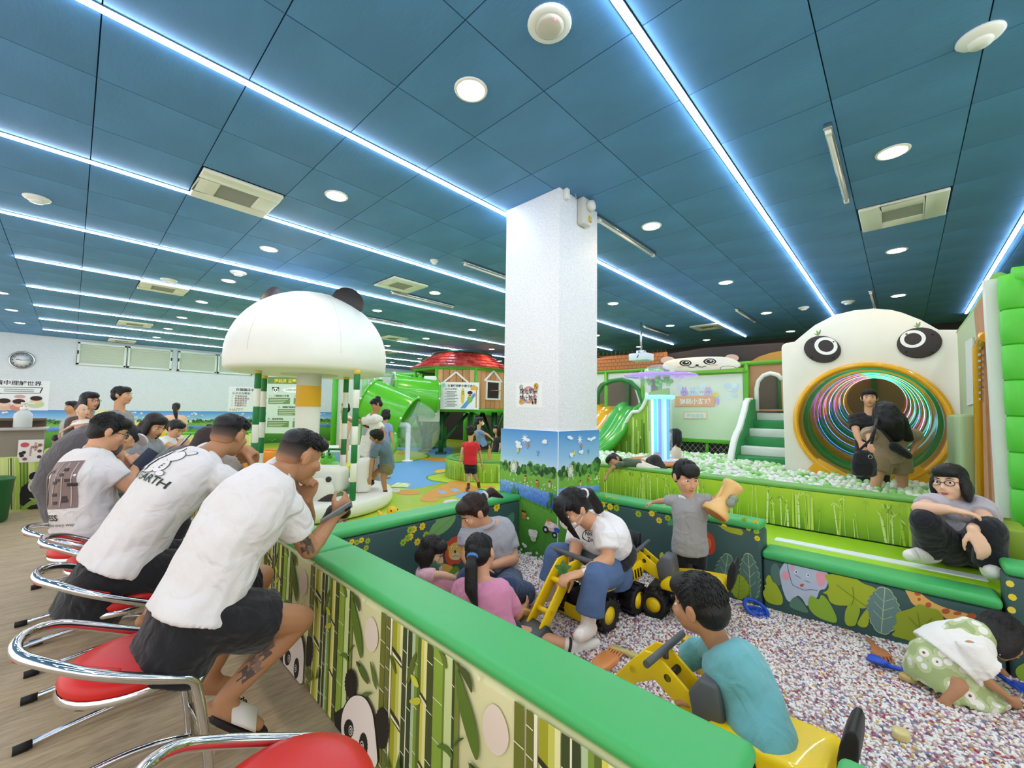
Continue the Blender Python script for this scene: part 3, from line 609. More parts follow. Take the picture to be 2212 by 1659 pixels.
def mural(pr, x0, x1, z0, seed, rep=.9, low=True, fine=True):
    """sky, tree line, meadow, winding river; x along the wall, y = height"""
    rnd = random.Random(seed); top = 1.04
    pr.poly([(x0, .66), (x1, .66), (x1, top), (x0, top)], '', 1, sky)
    pr.poly([(x0, z0), (x1, z0), (x1, .72), (x0, .72)], '', 2, grs)
    xs = [x0+(x1-x0)*i/24 for i in range(25)]; w = lambda x: .035*math.sin(x*2*math.pi/rep+1.2)
    pr.poly([(x, .45+w(x)) for x in xs]+[(x, .565+w(x)*.6) for x in reversed(xs)], '', 3, riv)
    n = int((x1-x0)/.07)
    for i in range(n+1):
        x = x0+(x1-x0)*i/n; big = rnd.random(); tree_blob(pr, min(max(x, x0+.05), x1-.05), .665, .055+.03*big, .07+.05*big, ['2f5f2b', '3e7a34', '56913f', '274f26', '6da453'], 4, rnd)
    k = 8
    x = x0+rnd.uniform(.02, .1)
    while x < x1-.1 and fine:                                  # ferris wheel, clouds, sun, balloons, willows, flowers, children
        cx = min(x+.11, x1-.09)
        for r_, c in ((.052, 'dfe8e2'), (.044, '9fc48e'), (.030, 'e8efe4')): pr.ell(cx, .715, r_*.8, r_, c, k, 0, 16); k += 1
        for a in range(8): t = a*math.pi/4; pr.ell(cx+.04*math.cos(t), .715+.05*math.sin(t), .009, .01, ['d98a6a', 'e7d26a', '7fb1c9', 'cfe0d8'][a % 4], k, 0, 8); pr.line([(cx, .715), (cx+.04*math.cos(t), .715+.05*math.sin(t))], .003, 'f2f2ee', k)
        for sx in (-1, 1): pr.line([(cx, .715), (cx+sx*.04, .635)], .006, 'eef0ee', k)
        k += 1
        for q in range(5):
            sx = cx+rnd.uniform(-.1, .35); 
            if x0+.05 < sx < x1-.05:
                sy = rnd.uniform(.83, 1.0); 
                for e in range(4): pr.ell(sx+rnd.uniform(-.025, .025), sy+rnd.uniform(-.008, .01), .02, .012, 'f3f8fd', k, 0, 9)
        sx = min(cx+.13, x1-.06); st = []
        for e in range(16): rr_ = .045 if e % 2 == 0 else .014; st.append((sx+rr_*math.cos(e*math.pi/8), .965+rr_*math.sin(e*math.pi/8)))
        pr.poly(st, 'fdfefe', k)
        for q, c in enumerate(('e6d75c', 'd9855a', '7aa9d8')):
            bx = cx+.05+q*.11; by = .86+.05*(q % 2)
            if bx < x1-.03: pr.ell(bx, by, .014, .018, c, k, 0, 10); pr.rect(bx-.004, by-.03, bx+.004, by-.023, '7a5a3a', k)
        for q in (0, 1):
            wx = cx+.02+q*.4
            if x0+.05 < wx < x1-.05:
                for e in range(16): a = rnd.uniform(-.04, .04); pr.ell(wx+a, .49-abs(a)*.4+rnd.uniform(-.04, .045), .008, .03, rnd.choice(['3f7d46', '2e6338', '56924f']), k, 0, 8)
                pr.rect(wx-.004, .39, wx+.004, .5, '5b4a30', k)
        for q in range(3):
            px_ = cx+.14+q*.13; py = rnd.uniform(.60, .64)
            if x0+.03 < px_ < x1-.03: pr.ell(px_, py-.018, .012, .018, ['e7b45c', 'd86a4a', 'e9d7c2'][q], k, 0, 9); pr.ell(px_, py+.008, .012, .012, 'f0c6a0', k+1, 0, 9); pr.ell(px_, py+.014, .013, .008, '7a3f24', k+2, 0, 9)
        k += 3
        for q in range(22): pr.ell(rnd.uniform(x0+.01, x1-.01), .565+rnd.uniform(.0, .05), .006, .006, 'f4f6ea', k, 0, 6)
        x += rep
    n = int((x1-x0)/.018)
    for i in range(n): x = x0+.01+(x1-x0-.02)*i/n; h_ = rnd.uniform(.012, .035); pr.poly([(x-.005, .435+w(x)), (x+.005, .435+w(x)), (x+rnd.uniform(-.006, .006), .44+w(x)+h_)], rnd.choice(['3c7a2c', '4f9435', '2f6a28']), k)
    if low and fine:
        for q in range(60): pr.ell(rnd.uniform(x0+.02, x1-.02), rnd.uniform(.0, .09)-.04, .014, .012, rnd.choice(['e9efe4', 'dfe6ea', 'cddac2']), k, 0, 7)
    return k
pr = Print((-1.5, 17.15, 0), (1, 0, 0), (0, 0, 1), .002); pr.n = V(0, -1, 0)
mural(pr, -1.4, 11.5, FLOOR, 5, 1.35, fine=True); pr.build('mural_print', wl)
# pillar
cm = mat('pillar_paper', 'ecedef', .55, vary=.10, vscale=60, bump=.35, bscale=90)
PX0, PX1, PY0, PY1 = 2.70, 3.29, 2.03, 2.65
f = MB(); f.box(((PX0+PX1)/2, (PY0+PY1)/2, (CEIL+FLOOR)/2), (PX1-PX0, PY1-PY0, CEIL-FLOOR)); pil = struct('column', f, cm, bevel=.006)
f = MB(); f.box(((PX0+PX1)/2, (PY0+PY1)/2, .46), (PX1-PX0+.03, PY1-PY0+.03, 1.16)); wr = f.build('mural_wrap', mat('wrap_edge', 'dfeaf2', .5), pil, bevel=.006)
pr = Print((PX0-.015, PY1+.01, 0), (0, -1, 0), (0, 0, 1)); kk = mural(pr, .0, .64, -.11, 11, 1.2)
pr2 = Print((PX0-.01, PY0-.015, 0), (1, 0, 0), (0, 0, 1)); kk = mural(pr2, .0, .61, -.11, 12, 1.2)
def zz(x, y): return (1080+x/3.605, 800+y/3.605)
# the meadow's puppy, lamb and little car on the pillar's left face
def blob(p, x, y, rx, ry, c, k, n=12): q = p.px([zz(x, y), zz(x+rx, y), zz(x, y-ry)]); r1 = abs(q[1][0]-q[0][0]); r2 = abs(q[2][1]-q[0][1]); p.ell(q[0][0], q[0][1], r1, r2, c, k, 0, n)
K = 30
for x, y, a, b, c in ((200, 1110, 16, 26, 'c8964a'), (200, 1140, 18, 16, 'b98038'), (190, 1092, 10, 10, '4a3320'), (207, 1098, 8, 9, '3a2a1c'), (232, 1148, 10, 10, 'efe0c8'), (270, 1270, 34, 34, 'e6e6da'), (255, 1250, 20, 18, 'f0f0ea'), (290, 1255, 20, 18, 'dcdcd0'), (275, 1308, 22, 20, 'cfc9bb'), (420, 1215, 60, 36, 'e3c3c9'), (405, 1195, 35, 26, 'f1e6e0'), (460, 1240, 26, 20, '3a5aa8'), (372, 1235, 24, 28, '22252c'), (443, 1278, 22, 24, '22252c'), (372, 1235, 10, 12, 'd5d5d8'), (443, 1278, 9, 10, 'd5d5d8'), (395, 1175, 18, 18, 'f0c9a4'), (395, 1162, 18, 10, 'c87b3a'), (215, 1360, 14, 14, 'dfe8d8'), (200, 1345, 10, 10, 'e8efe2')):
    blob(pr, x, y, a, b, c, K); K += 1
pr.build('mural_print', wr); pr2.build('mural_print', wr)
# sign on the pillar
t = thing('poster', 'white no food or drink notice with black writing stuck on the pillar', 'poster', onx(1142, 853, PX0-.002))
pp = [onx(1117, 827, PX0-.002), onx(1173, 880, PX0-.002)]
w_, h_ = abs(pp[0].y-pp[1].y), abs(pp[0].z-pp[1].z); b = MB(); b.box((0, 0, 0), (.003, w_, h_)); b.build('paper', P('f2f2f0', .5), t)
q = Print((-.002, 0, 0), (0, -1, 0), (0, 0, 1), .0004)
q.k = 1; q.poly(ell(0, 0, .075, .075, 28), 'd58a8f'); q.k = 2; q.poly(ell(0, 0, .056, .056, 28), 'f2f2f0'); q.k = 3; q.line([(-.045, .045), (.045, -.045)], .012, 'e3a9ac'); q.k = 5
q.text('球池樂園', 0, .012, .052, '16161a', align='CENTER', bold=.012); q.text('禁止飲食', 0, -.046, .052, '16161a', align='CENTER', bold=.012)
q.ell(-.085, .068, .02, .022, '1c1c1c', 5); q.ell(-.085, .068, .015, .017, 'f0f0f0', 6); q.text('動', -.098, .058, .026, '16161a', 7)
for x, y, a, b_, c in ((.085, .07, .026, .03, 'cc9a3e'), (.08, .078, .005, .008, '1a1a1a'), (.09, .06, .005, .006, '1a1a1a'), (-.08, -.06, .028, .024, 'd5a23f'), (-.085, -.055, .004, .006, '1a1a1a'), (-.05, -.062, .012, .012, '9fa9c9'), (.02, -.06, .015, .01, 'd9a056'), (.05, -.068, .01, .016, '2a2422'), (.08, -.06, .012, .022, '7a3d2b'), (.08, -.04, .014, .008, '1f1a18')): q.ell(x, y, a, b_, c, 6 if c != '1a1a1a' else 7)
q.build('lettering', t)
# emergency light, junction box and cable on the pillar's right face
t = thing('emergency_light', 'grey twin emergency light box mounted at the top of the pillar', 'light', ony(1255, 462, PY0-.0))
b = MB(); b.box((0, -.035, 0), (.13, .07, .24)); b.build('housing', mat('box_grey', 'cfcdc4', .45), t, bevel=.015); b = MB(); b.lathe([(.045, 0), (.05, .03), (.04, .06), (.01, .07)], 20, (.02, -.06, .05), (.1, -1, .1)); b.build('lamp_head', mat('box_grey2', 'd8d8d2', .35), t); b = MB(); b.box((.035, -.074, -.06), (.04, .01, .05)); b.build('terminal', P('c9b74c'), t)
t = thing('junction_box', 'small white junction box at the top corner of the pillar', 'box', ony(1220, 421, PY0)); b = MB(); b.box((0, -.02, 0), (.045, .04, .09)); b.build('cover', wh, t, bevel=.006); b = MB(); b.tube([(0, -.02, .045), (.03, -.03, .075), (.06, -.02, .06), (.1, -.03, .055), (.13, -.03, -.0)], .005, 8); b.build('cable', P('9a9c9c'), t)
# wall furniture on the far left wall (Y = 17.15)
YW = 17.15
t = thing('wall_clock', 'round white wall clock with black numerals on the pale wall', 'clock', V(-.98, YW, 2.37))
b = MB(); b.lathe([(.2, 0), (.235, .012), (.238, .03), (.215, .04), (.205, .03)], 40, ax=(0, -1, 0), cap=False); b.build('rim', mat('clock_rim', 'c9cccf', .25, metal=1), t); b = MB(); b.lathe([(.21, .02), (.001, .021)], 40, ax=(0, -1, 0)); b.build('dial', P('f1f3f3', .4), t)
q = Print((0, -.022, 0), (1, 0, 0), (0, 0, 1), .002); q.n = V(0, -1, 0)
for h in range(1, 13): a = math.pi/2-h*math.pi/6; q.text(str(h), .165*math.cos(a), .165*math.sin(a)-.022, .06, '26282a', 1, align='CENTER')
q.build('numerals', t)
for nm, a, l, w in (('hour_hand', math.radians(172), .11, .012), ('minute_hand', math.radians(8), .16, .009)): b = MB(); b.bar((0, -.028, 0), (l*math.cos(a), -.028, l*math.sin(a)), .004, w); b.build(nm, P('202224'), t)
wf = mat('window_frame', 'e3ebdf', .4); sh = mat('shutter_slat', 'cdd5b8', .5)
for k, (x0, x1) in enumerate(((.02, 1.06), (1.08, 2.14), (2.28, 3.34), (3.36, 4.42), (4.56, 5.62), (5.64, 6.7))):
    z0, z1 = 2.34, 3.0
    w = MB(); w.box(((x0+x1)/2, YW-.02, (z0+z1)/2), (x1-x0, .05, z1-z0)); o = MB()
    for a, b_, c, d in ((x0+.03, (z0+z1)/2, .06, z1-z0), (x1-.03, (z0+z1)/2, .06, z1-z0), ((x0+x1)/2, z0+.03, x1-x0, .06), ((x0+x1)/2, z1-.03, x1-x0, .06)): o.box((a, YW-.04, b_), (c, .06, d))
    wn = struct('window_%d' % (k+1), o, wf, bevel=.008); g = MB(); g.box(((x0+x1)/2, YW-.03, (z0+z1)/2), (x1-x0-.1, .006, z1-z0-.1)); g.build('pane', mat('pane', 'dfe6da', .08, alpha=.12), wn)
    for i in range(7): s_ = MB(); s_.box(((x0+x1)/2, YW-.014, z0+.11+i*.073), (x1-x0-.11, .012, .078), Matrix.Rotation(.22, 3, 'X')); s_.build('slat', sh, wn)
    l_ = MB(); l_.box((x0+.02 if k % 2 == 0 else x1-.02, YW-.075, z0+.36), (.035, .02, .1)); l_.build('latch', P('25282a'), wn)
def paper(name, label, cat, x0, x1, z0, z1, col='f4f5f4', y=YW):
    t = thing(name, label, cat, V((x0+x1)/2, y, (z0+z1)/2)); b = MB(); b.box((0, -.004, 0), (x1-x0, .008, z1-z0)); b.build('paper', P(col, .5), t)
    q = Print((0, -.009, 0), (1, 0, 0), (0, 0, 1), .002); q.n = V(0, -1, 0); return t, q
t, q = paper('poster', 'white poster about role play with cartoon children beside the clock', 'poster', -2.0, -.44, 1.03, 1.84)
q.text('在角色扮演中理解世界', -.72, .27, .135, '1c1c1e', bold=.015); q.text('孩子正在學習：', -.7, .14, .075, '1c1c1e')
for i in range(7): q.rect(-.7, .07-.085*i, -.2-.1*(i % 3), .095-.085*i, '5a4440')
q.poly([(-.18, .02), (.62, .06), (.66, .22), (-.14, .2)], '2a2a2c', 1); q.poly([(-.165, .03), (.60, .07), (.635, .205), (-.125, .19)], 'f4f5f4', 2); q.poly([(-.16, .04), (-.2, -.03), (-.05, .04)], '2a2a2c', 2)
for i in (0, 1): q.rect(-.02, .085+i*.05, .5, .11+i*.05, 'a9b2ae', 3)
for i, (x, y, c) in enumerate(((.0, -.24, 'e6b9a6'), (.25, -.25, 'd98f80'), (.55, -.16, 'cdd9a4'))): q.ell(x, y-.08, .15, .1, c, 3); q.ell(x, y+.03, .1, .1, 'f1cfb2', 4); q.ell(x, y+.08, .11, .065, '3a2320', 5)
q.ell(.26, -.04, .1, .045, 'd9a9a0', 3); q.build('lettering', t)
t, q = paper('poster', 'white poster with red ticks and HAPPY written along its foot', 'poster', 3.74, 5.16, 1.03, 1.92)
q.text('在蹦蹦床中釋放活力', -.5, .3, .115, '1c1c1e', bold=.015); q.text('孩子正在學習：', -.6, .18, .09, '1c1c1e', bold=.01)
for i, s_ in enumerate(('平衡與協調', '節奏感與勇氣', '規則與等待', '表達與合作', '身體掌控力')): q.text('✓', -.63, .08-.082*i, .08, '3a3a3c'); q.text(s_, -.52, .08-.082*i, .075, '8a3f38', bold=.01)
q.text('HAPPY', -.66, -.42, .14, 'b59a76', rot=.02); q.ell(.32, .08, .18, .08, '3a3a3c', 1); q.ell(.32, .08, .165, .068, 'f4f5f4', 2); q.ell(.4, -.2, .16, .16, 'e9a58a', 2); q.ell(.4, -.1, .09, .1, 'f1cfb2', 3); q.build('lettering', t)
# small round yellow sticker behind the mother's shoulder
t, q = paper('wall_sticker', 'round pale yellow sticker on the mural behind the mother', 'sticker', .62-.14, .62+.14, .78, 1.06, 'efe3a2'); q.ell(0, 0, .15, .15, 'f0e4a6', 1); q.ell(0, 0, .11, .11, 'f6eebf', 2); q.text('100', 0, -.04, .1, '8b8a4c', 3, align='CENTER'); q.build('lettering', t)
# ------------------------------------------------------------------ sand pit
capg = mat('vinyl_green', '46b262', .42, bump=.05, bscale=20); capd = mat('vinyl_green_dark', '2f9a52', .42, bump=.05, bscale=20)
navy = mat('vinyl_forest', '3b5a58', .5, bump=.05, bscale=20); limev = mat('vinyl_lime', '9fd021', .45, bump=.05, bscale=20)
cream = mat('print_bamboo_cream', 'dfdba6', .5)
z6 = lambda *p: [(560+x/2.989, 1140+y/2.989) for x, y in p]
z3 = lambda *p: [(1620+x/3.7365, 1000+y/3.7365) for x, y in p]
z2 = lambda *p: [(1280+x/4.608, 960+y/4.608) for x, y in p]
z5 = lambda *p: [(860+x/3.6867, 1020+y/3.6867) for x, y in p]
def soft_wall(label, lo, hi, body, cap, capw=.02, capz=.055, cat='padded wall', name='padded_wall', rnd=.022, group=None):
    """a foam wall from lo to hi with a padded cap; returns its root"""
    lo, hi = Vector(lo), Vector(hi); c = (lo+hi)/2; t = thing(name, label, cat, (c.x, c.y, lo.z), 0, group); h = hi.z-lo.z; s = hi-lo
    b = MB(); b.box((0, 0, (h-capz)/2), (s.x, s.y, h-capz)); b.build('body', body, t, bevel=.02, seg=3)
    b = MB(); b.box((0, 0, h-capz/2), (s.x+capw, s.y+(capw if s.x > s.y else 0), capz) if s.x > s.y else (s.x+capw, s.y, capz)); o = b.build('cap', cap, t, bevel=rnd, seg=4); return t
def in_root(pr, t, name='print'): return pr.build(name, t, True)
WX = .835
rnd = random.Random(4)
def w1_motif(q, off, v0=-.115, v1=.452):
    U = lambda x, y: q.px(z6((x, y)))[0]
    cl = lambda pts: [(u+off, min(max(v, v0), v1)) for u, v in pts]
    def poly(pts, c, k, it=0): pp = q.px(z6(*pts)); pp = smooth_poly(pp, it) if it else pp; q.poly(cl(pp), c, k)
    line = lambda x: 460+(x-800)*.605
    def culm(a, b, c, k, nodes=None, nc='f4f1d8', top=None):
        ua, ub = U(a, line(a))[0]+off, U(b, line(b))[0]+off; q.rect(ua, v0, ub, v1 if top is None else top, c, k)
        if nodes:
            v = v0+nodes*.3+.02
            while v < v1-.02: q.poly([(ua-.001, v), (ub+.001, v-.004), (ub+.001, v-.007), (ua-.001, v-.003)], nc, k+1); v += nodes
    culm(1205, 1262, 'd3e29c', 2); culm(1140, 1200, '8fae3a', 2, .12); culm(1200, 1212, '6d8a2c', 3); culm(1262, 1276, '3d4a20', 4, .09); culm(1276, 1306, '7a8a35', 2)
    culm(800, 830, '6f7526', 2, .085); culm(838, 858, '6b6f22', 2, .07); culm(862, 872, 'f1eecb', 2)
    culm(878, 905, 'a2a321', 3); culm(905, 925, 'c9c95a', 3); culm(925, 942, 'e8e6a8', 3)
    for v in (.34, .13):
        u0, u1 = U(876, line(876))[0]+off, U(942, line(942))[0]+off; q.poly([(u0, v+.022), (u1-.01, v+.005), (u1, v-.012), (u0, v+.008)], '2e3018', 5); q.poly([(u0+.004, v+.006), (u1-.004, v-.012), (u1-.004, v-.02), (u0+.008, v-.006)], 'f2efcf', 6); q.poly([(u0+.006, v-.006), (u1, v-.022), (u1, v-.028), (u0+.02, v-.014)], '2e3018', 6)
    culm(945, 970, '3c4a22', 3, .11); culm(976, 1000, '37441f', 3, .13); culm(970, 976, 'f1eecb', 3)
    culm(1003, 1022, 'b5c99a', 3, .1); culm(1022, 1040, '7e9a35', 3, .14); culm(1040, 1062, '5b6f28', 3)
    culm(1062, 1080, 'd9d45a', 3); culm(1080, 1100, 'eeeaa0', 3); culm(1100, 1136, '46521f', 4, .15)
    for v in (.27, .06):
        u0, u1 = U(1060, line(1060))[0]+off, U(1105, line(1105))[0]+off; q.poly([(u0, v+.018), (u1, v+.002), (u1, v-.006), (u0, v+.01)], '2e3018', 5); q.poly([(u0, v+.008), (u1, v-.008), (u1, v-.014), (u0, v+.002)], 'f2efcf', 6)
    for pts, c in (([(1290, 805), (1335, 850), (1385, 960), (1395, 1080), (1350, 990), (1300, 900), (1275, 840)], '4a5a24'), ([(1285, 870), (1330, 1000), (1400, 1200), (1435, 1380), (1425, 1520), (1370, 1390), (1310, 1180), (1285, 1030)], '5d7a24'), ([(1165, 705), (1215, 800), (1232, 925), (1190, 850)], '6a7d2c'), ([(1255, 1420), (1290, 1350), (1350, 1340), (1290, 1385)], '44621f'), ([(1255, 1420), (1200, 1380), (1150, 1400), (1215, 1430), (1270, 1500)], '5a7a26'), ([(980, 870), (1040, 770), (1000, 960), (960, 1030)], '5f6f24'), ([(985, 930), (1030, 960), (1050, 1030), (1010, 1010)], 'd7d84a'), ([(980, 1100), (1060, 1080), (1050, 1140), (990, 1130)], 'c9c93c'), ([(850, 800), (885, 850), (905, 960), (870, 880)], '5a6a22'),
                   ([(640, 845), (680, 890), (710, 950), (725, 1015), (680, 970), (650, 900)], '4f6a22'), ([(728, 840), (752, 900), (770, 980), (776, 1050), (750, 1000), (735, 920)], '5d7726'), ([(672, 1070), (700, 1050), (755, 1060), (715, 1075), (690, 1100)], '54722a')): poly(pts, c, 8, 1)
    for cx, cy, r1, r2 in ((1530, 1295, 95, 172),): poly([(cx-r1*.9, cy-r2*.5), (cx-r1*.3, cy-r2), (cx+r1*.3, cy-r2*.85), (cx+r1*.85, cy-r2*.2), (cx+r1, cy+r2*.5), (cx+r1*.6, cy+r2*.95), (cx, cy+r2), (cx-r1*.7, cy+r2*.5)], 'ead9c8', 2, 3)
    for cx, cy, r in ((1430, 965, 28), (1595, 1055, 34), (1540, 900, 8), (1480, 1060, 7), (1640, 1170, 9), (1380, 915, 7)): poly([(cx+(r if i % 2 == 0 else r*.4)*math.cos(i*math.pi/5)*.62, cy+(r if i % 2 == 0 else r*.4)*math.sin(i*math.pi/5)) for i in range(10)], 'f3ead9', 2)
    # panda peering out between the culms
    poly([(497, 1190), (560, 1150), (560, 1330), (545, 1551), (492, 1551)], '171310', 9)
    def fur(cx, cy, rx, ry, c, k, n=22, a=0): poly([(cx+(rx*(1 if i % 2 else .9))*math.cos(i*math.pi/n*1.0+a), cy+ry*(1 if i % 2 else .92)*math.sin(i*math.pi/n)) for i in range(2*n)], c, k)
    fur(605, 1000, 40, 98, '191411', 9); fur(806, 1285, 50, 140, '191411', 9)
    head = [(560, 1160), (600, 1092), (645, 1070), (700, 1085), (742, 1160), (757, 1230), (775, 1400), (785, 1551), (640, 1560), (570, 1430), (548, 1330), (545, 1240)]
    poly([(x+(5 if x > 650 else -5), y-6) for x, y in head], '191411', 10, 2); poly(head, 'efe3dc', 11, 2)
    fur(596, 1290, 33, 66, '16110f', 12); fur(690, 1400, 30, 92, '16110f', 12)
    for x, y in ((609, 1298), (682, 1398)): fur(x, y, 13, 34, 'f4f0ec', 13); fur(x, y, 10, 27, '16110f', 14); fur(x+2, y, 6, 16, 'e9e4e0', 15); fur(x+2, y+2, 3, 9, '16110f', 16)
    fur(575, 1480, 16, 34, '16110f', 12)
    for pts in ([(840, 1440), (870, 1540), (855, 1551), (825, 1470)], [(900, 1551), (925, 1440), (935, 1540)], [(1375, 1490), (1420, 1551), (1400, 1560), (1380, 1530)]): poly(pts, '4d6a24', 17)
q0 = Print((WX, 0, 0), (0, -1, 0), (0, 0, 1)); P0 = q0.px(z6((815, 470)))[0][0]; P1 = q0.px(z6((1690, 990)))[0][0]; PER = P1-P0
for k, (ya, yb) in enumerate(((.25, 2.095), (2.105, 4.1), (4.11, 6.1), (6.11, 7.6))):
    t = soft_wall(['bamboo and panda printed padded wall with a green top running through the foreground', 'bamboo printed padded wall behind the knees of the two nearest men', 'padded wall section in front of the man in glasses', 'padded wall section farthest along the row of parents'][k], (WX, ya, FLOOR), (1.03, yb, .50), cream, capg, .02, .045, group='foreground padded wall sections')
    t.children[1].location.x += .012
    if True:
        q = Print((WX, 0, 0), (0, -1, 0), (0, 0, 1)); n0 = math.floor((-yb-P1)/PER); n1 = math.ceil((-ya-P0)/PER)+1
        full = Print((WX, 0, 0), (0, -1, 0), (0, 0, 1))
        for i in range(n0-1, n1+1): w1_motif(full, i*PER)
        # keep what lies on this section
        lo_, hi_ = -yb+.004, -ya-.004
        mb = full.mb; out = MB(); out.ms = mb.ms
        for fi, fc in enumerate(mb.f):
            ys = [-mb.v[i][1] for i in fc]
            if max(ys) <= lo_ or min(ys) >= hi_: continue
            out.cur = mb.mi[fi]; out.add([(mb.v[i][0], -min(max(-mb.v[i][1], lo_), hi_), mb.v[i][2]) for i in fc], [tuple(range(len(fc)))], False)
        full.mb = out; in_root(full, t)
    if k == 0:      # printed end of the section
        q = Print((WX, .25, 0), (1, 0, 0), (0, 0, 1))
        for i, c in enumerate(('8fae3a', '46521f', 'd9d45a', 'b5c99a', '37441f', 'a2a321')): q.rect(.015+i*.031, -.11, .036+i*.031, .44, c, 1+i % 2)
        in_root(q, t)
t = soft_wall('lower green topped padded wall in the bottom right foreground', (.99, -1.2, FLOOR), (1.2, .13, .46), cream, capg, .02, .045, group='foreground padded wall sections')
t = soft_wall('dark green padded wall with lion and leaf print left of the pillar', (1.045, 2.42, FLOOR), (2.685, 2.60, .485), navy, capg, .02, .05)
q = Print((0, 2.42, 0), (1, 0, 0), (0, 0, 1))
def fpoly(q, zf, pts, c, k, it=2, zmax=None):
    pp = q.px(zf(*pts)); pp = smooth_poly(pp, it) if it else pp
    pp = [(u, min(max(v, -.02), zmax if zmax else 9)) for u, v in pp]; q.poly(pp, c, k)
def bloom(q, zf, x, y, r, c, k):
    a, b = q.px(zf((x, y), (x+r, y)))[0:2]; R = abs(b[0]-a[0]) or .01; R = R*1.15
    q.poly([(a[0]+R*(1 if i % 2 else .72)*math.cos(i*math.pi/7), a[1]+R*(1 if i % 2 else .72)*math.sin(i*math.pi/7)) for i in range(14)], c, k); q.ell(a[0], a[1], R*.3, R*.3, {'f0d62c': 'c9a418', 'a4c12e': '6f8f22'}.get(c, 'c9a418'), k+1, 0, 8)
for x, y, c in ((125, 455, 'f0d62c'), (95, 460, 'a4c12e'), (193, 432, 'f0d62c'), (98, 515, 'f0d62c'), (75, 525, 'a4c12e'), (153, 555, 'f0d62c'), (222, 500, 'a4c12e'), (785, 278, 'f0d62c'), (40, 560, 'a4c12e')): bloom(q, z5, x, y, 24, c, 1)
for x, y, c in ((660, 80, 'f0d62c'), (700, 85, 'a4c12e'), (630, 95, 'a4c12e'), (690, 130, 'a4c12e'), (598, 90, 'f0d62c')): bloom(q, z6, x, y, 17, c, 1)
fpoly(q, z5, [(215, 545), (270, 420), (300, 400), (300, 370), (420, 345), (460, 335), (455, 380), (430, 420), (380, 470), (330, 500), (280, 520)], '7fb266', 1, 1, .43); q.line(q.px(z5((220, 540), (340, 440), (450, 345))), .004, '5d9650', 2)
fpoly(q, z5, [(830, 400), (880, 340), (925, 310), (925, 400), (880, 440)], '4f8a70', 1, 1)
lion = [(365, 620), (380, 590), (375, 560), (405, 545), (430, 520), (460, 510), (490, 490), (505, 540), (505, 700), (480, 735), (450, 725), (420, 745), (400, 735), (375, 700)]
fpoly(q, z5, lion, 'd4502f', 3, 1); fpoly(q, z5, [(405, 590), (440, 560), (490, 555), (500, 640), (495, 690), (450, 700), (410, 690), (398, 650)], 'f0bd52', 4); fpoly(q, z5, [(420, 650), (455, 630), (490, 650), (490, 695), (450, 700), (415, 690)], 'f6d7a0', 5); fpoly(q, z5, [(385, 590), (405, 580), (412, 605), (395, 620)], 'e8a64a', 5); fpoly(q, z5, [(440, 622), (458, 618), (460, 640), (447, 650)], '5a2a1c', 6)
for x in (430, 465): fpoly(q, z5, ell(x, 600, 8, 11, 10), 'fbfbf6', 6, 0); fpoly(q, z5, ell(x+1, 602, 4, 6, 8), '1a1412', 7, 0)
q.line(q.px(z5((425, 665), (440, 675), (455, 660), (470, 672), (485, 664))), .003, '5a2a1c', 7)
fpoly(q, z5, [(340, 720), (400, 735), (450, 760), (430, 830), (360, 860)], 'e9b64a', 2); fpoly(q, z5, [(350, 900), (400, 800), (450, 740), (490, 760), (495, 900)], '6d9a2a', 3); fpoly(q, z5, [(380, 920), (440, 830), (500, 880), (480, 940)], '4f7a2a', 4)
in_root(q, t)
CXF = 3.08
tC = soft_wall('dark green padded wall with leaf print behind the standing boy in grey', (CXF, .69, FLOOR), (CXF+.17, 2.02, .50), navy, capg, .02, .05)
q = Print((CXF, 0, 0), (0, -1, 0), (0, 0, 1))
for x, y, c in ((135, 552, 'f0d62c'), (105, 535, 'a4c12e'), (208, 555, 'f0d62c'), (180, 560, 'a4c12e'), (252, 575, 'a4c12e'), (100, 595, 'f0d62c'), (175, 620, 'f0d62c'), (238, 632, 'a4c12e'), (135, 682, 'f0d62c'), (457, 693, 'a4c12e'), (625, 643, 'f0d62c'), (595, 630, 'a4c12e'), (710, 648, 'f0d62c'), (590, 687, 'f0d62c'), (663, 757, 'f0d62c'), (748, 733, 'a4c12e'), (1310, 818, 'f0d62c'), (1510, 755, 'a4c12e'), (1622, 780, 'f0d62c'), (1552, 835, 'a4c12e'), (1630, 865, 'a4c12e'), (1640, 935, 'f0d62c')): bloom(q, z2, x, y, 30, c, 1)
for pts, c, k in (([(720, 810), (810, 715), (840, 730), (850, 800)], '57a070', 1), ([(1230, 770), (1340, 705), (1440, 710), (1445, 760), (1470, 790), (1515, 910), (1400, 890), (1300, 850)], 'aab22c', 1), ([(270, 1120), (285, 1010), (330, 1090), (325, 1140)], '7fae3c', 1), ([(355, 1160), (380, 1095), (400, 1160)], '5f9a55', 1), ([(400, 1150), (425, 1065), (450, 1150)], '6ea84a', 1), ([(525, 1170), (530, 1060), (590, 1170), (650, 1270), (600, 1240)], '8fb53e', 1), ([(690, 1170), (660, 1110), (690, 1060), (720, 1110), (750, 1080), (790, 1090), (770, 1190)], 'd6c84a', 1), ([(640, 1240), (660, 1140), (720, 1190), (790, 1190), (780, 1290)], '4f7a74', 2),
                  ([(1120, 860), (1190, 890), (1230, 990), (1215, 1080), (1160, 1110), (1120, 1060)], 'c2492e', 1), ([(1120, 920), (1170, 930), (1190, 1010), (1150, 1060)], 'e2744a', 2)): fpoly(q, z2, pts, c, k, 1, .44)
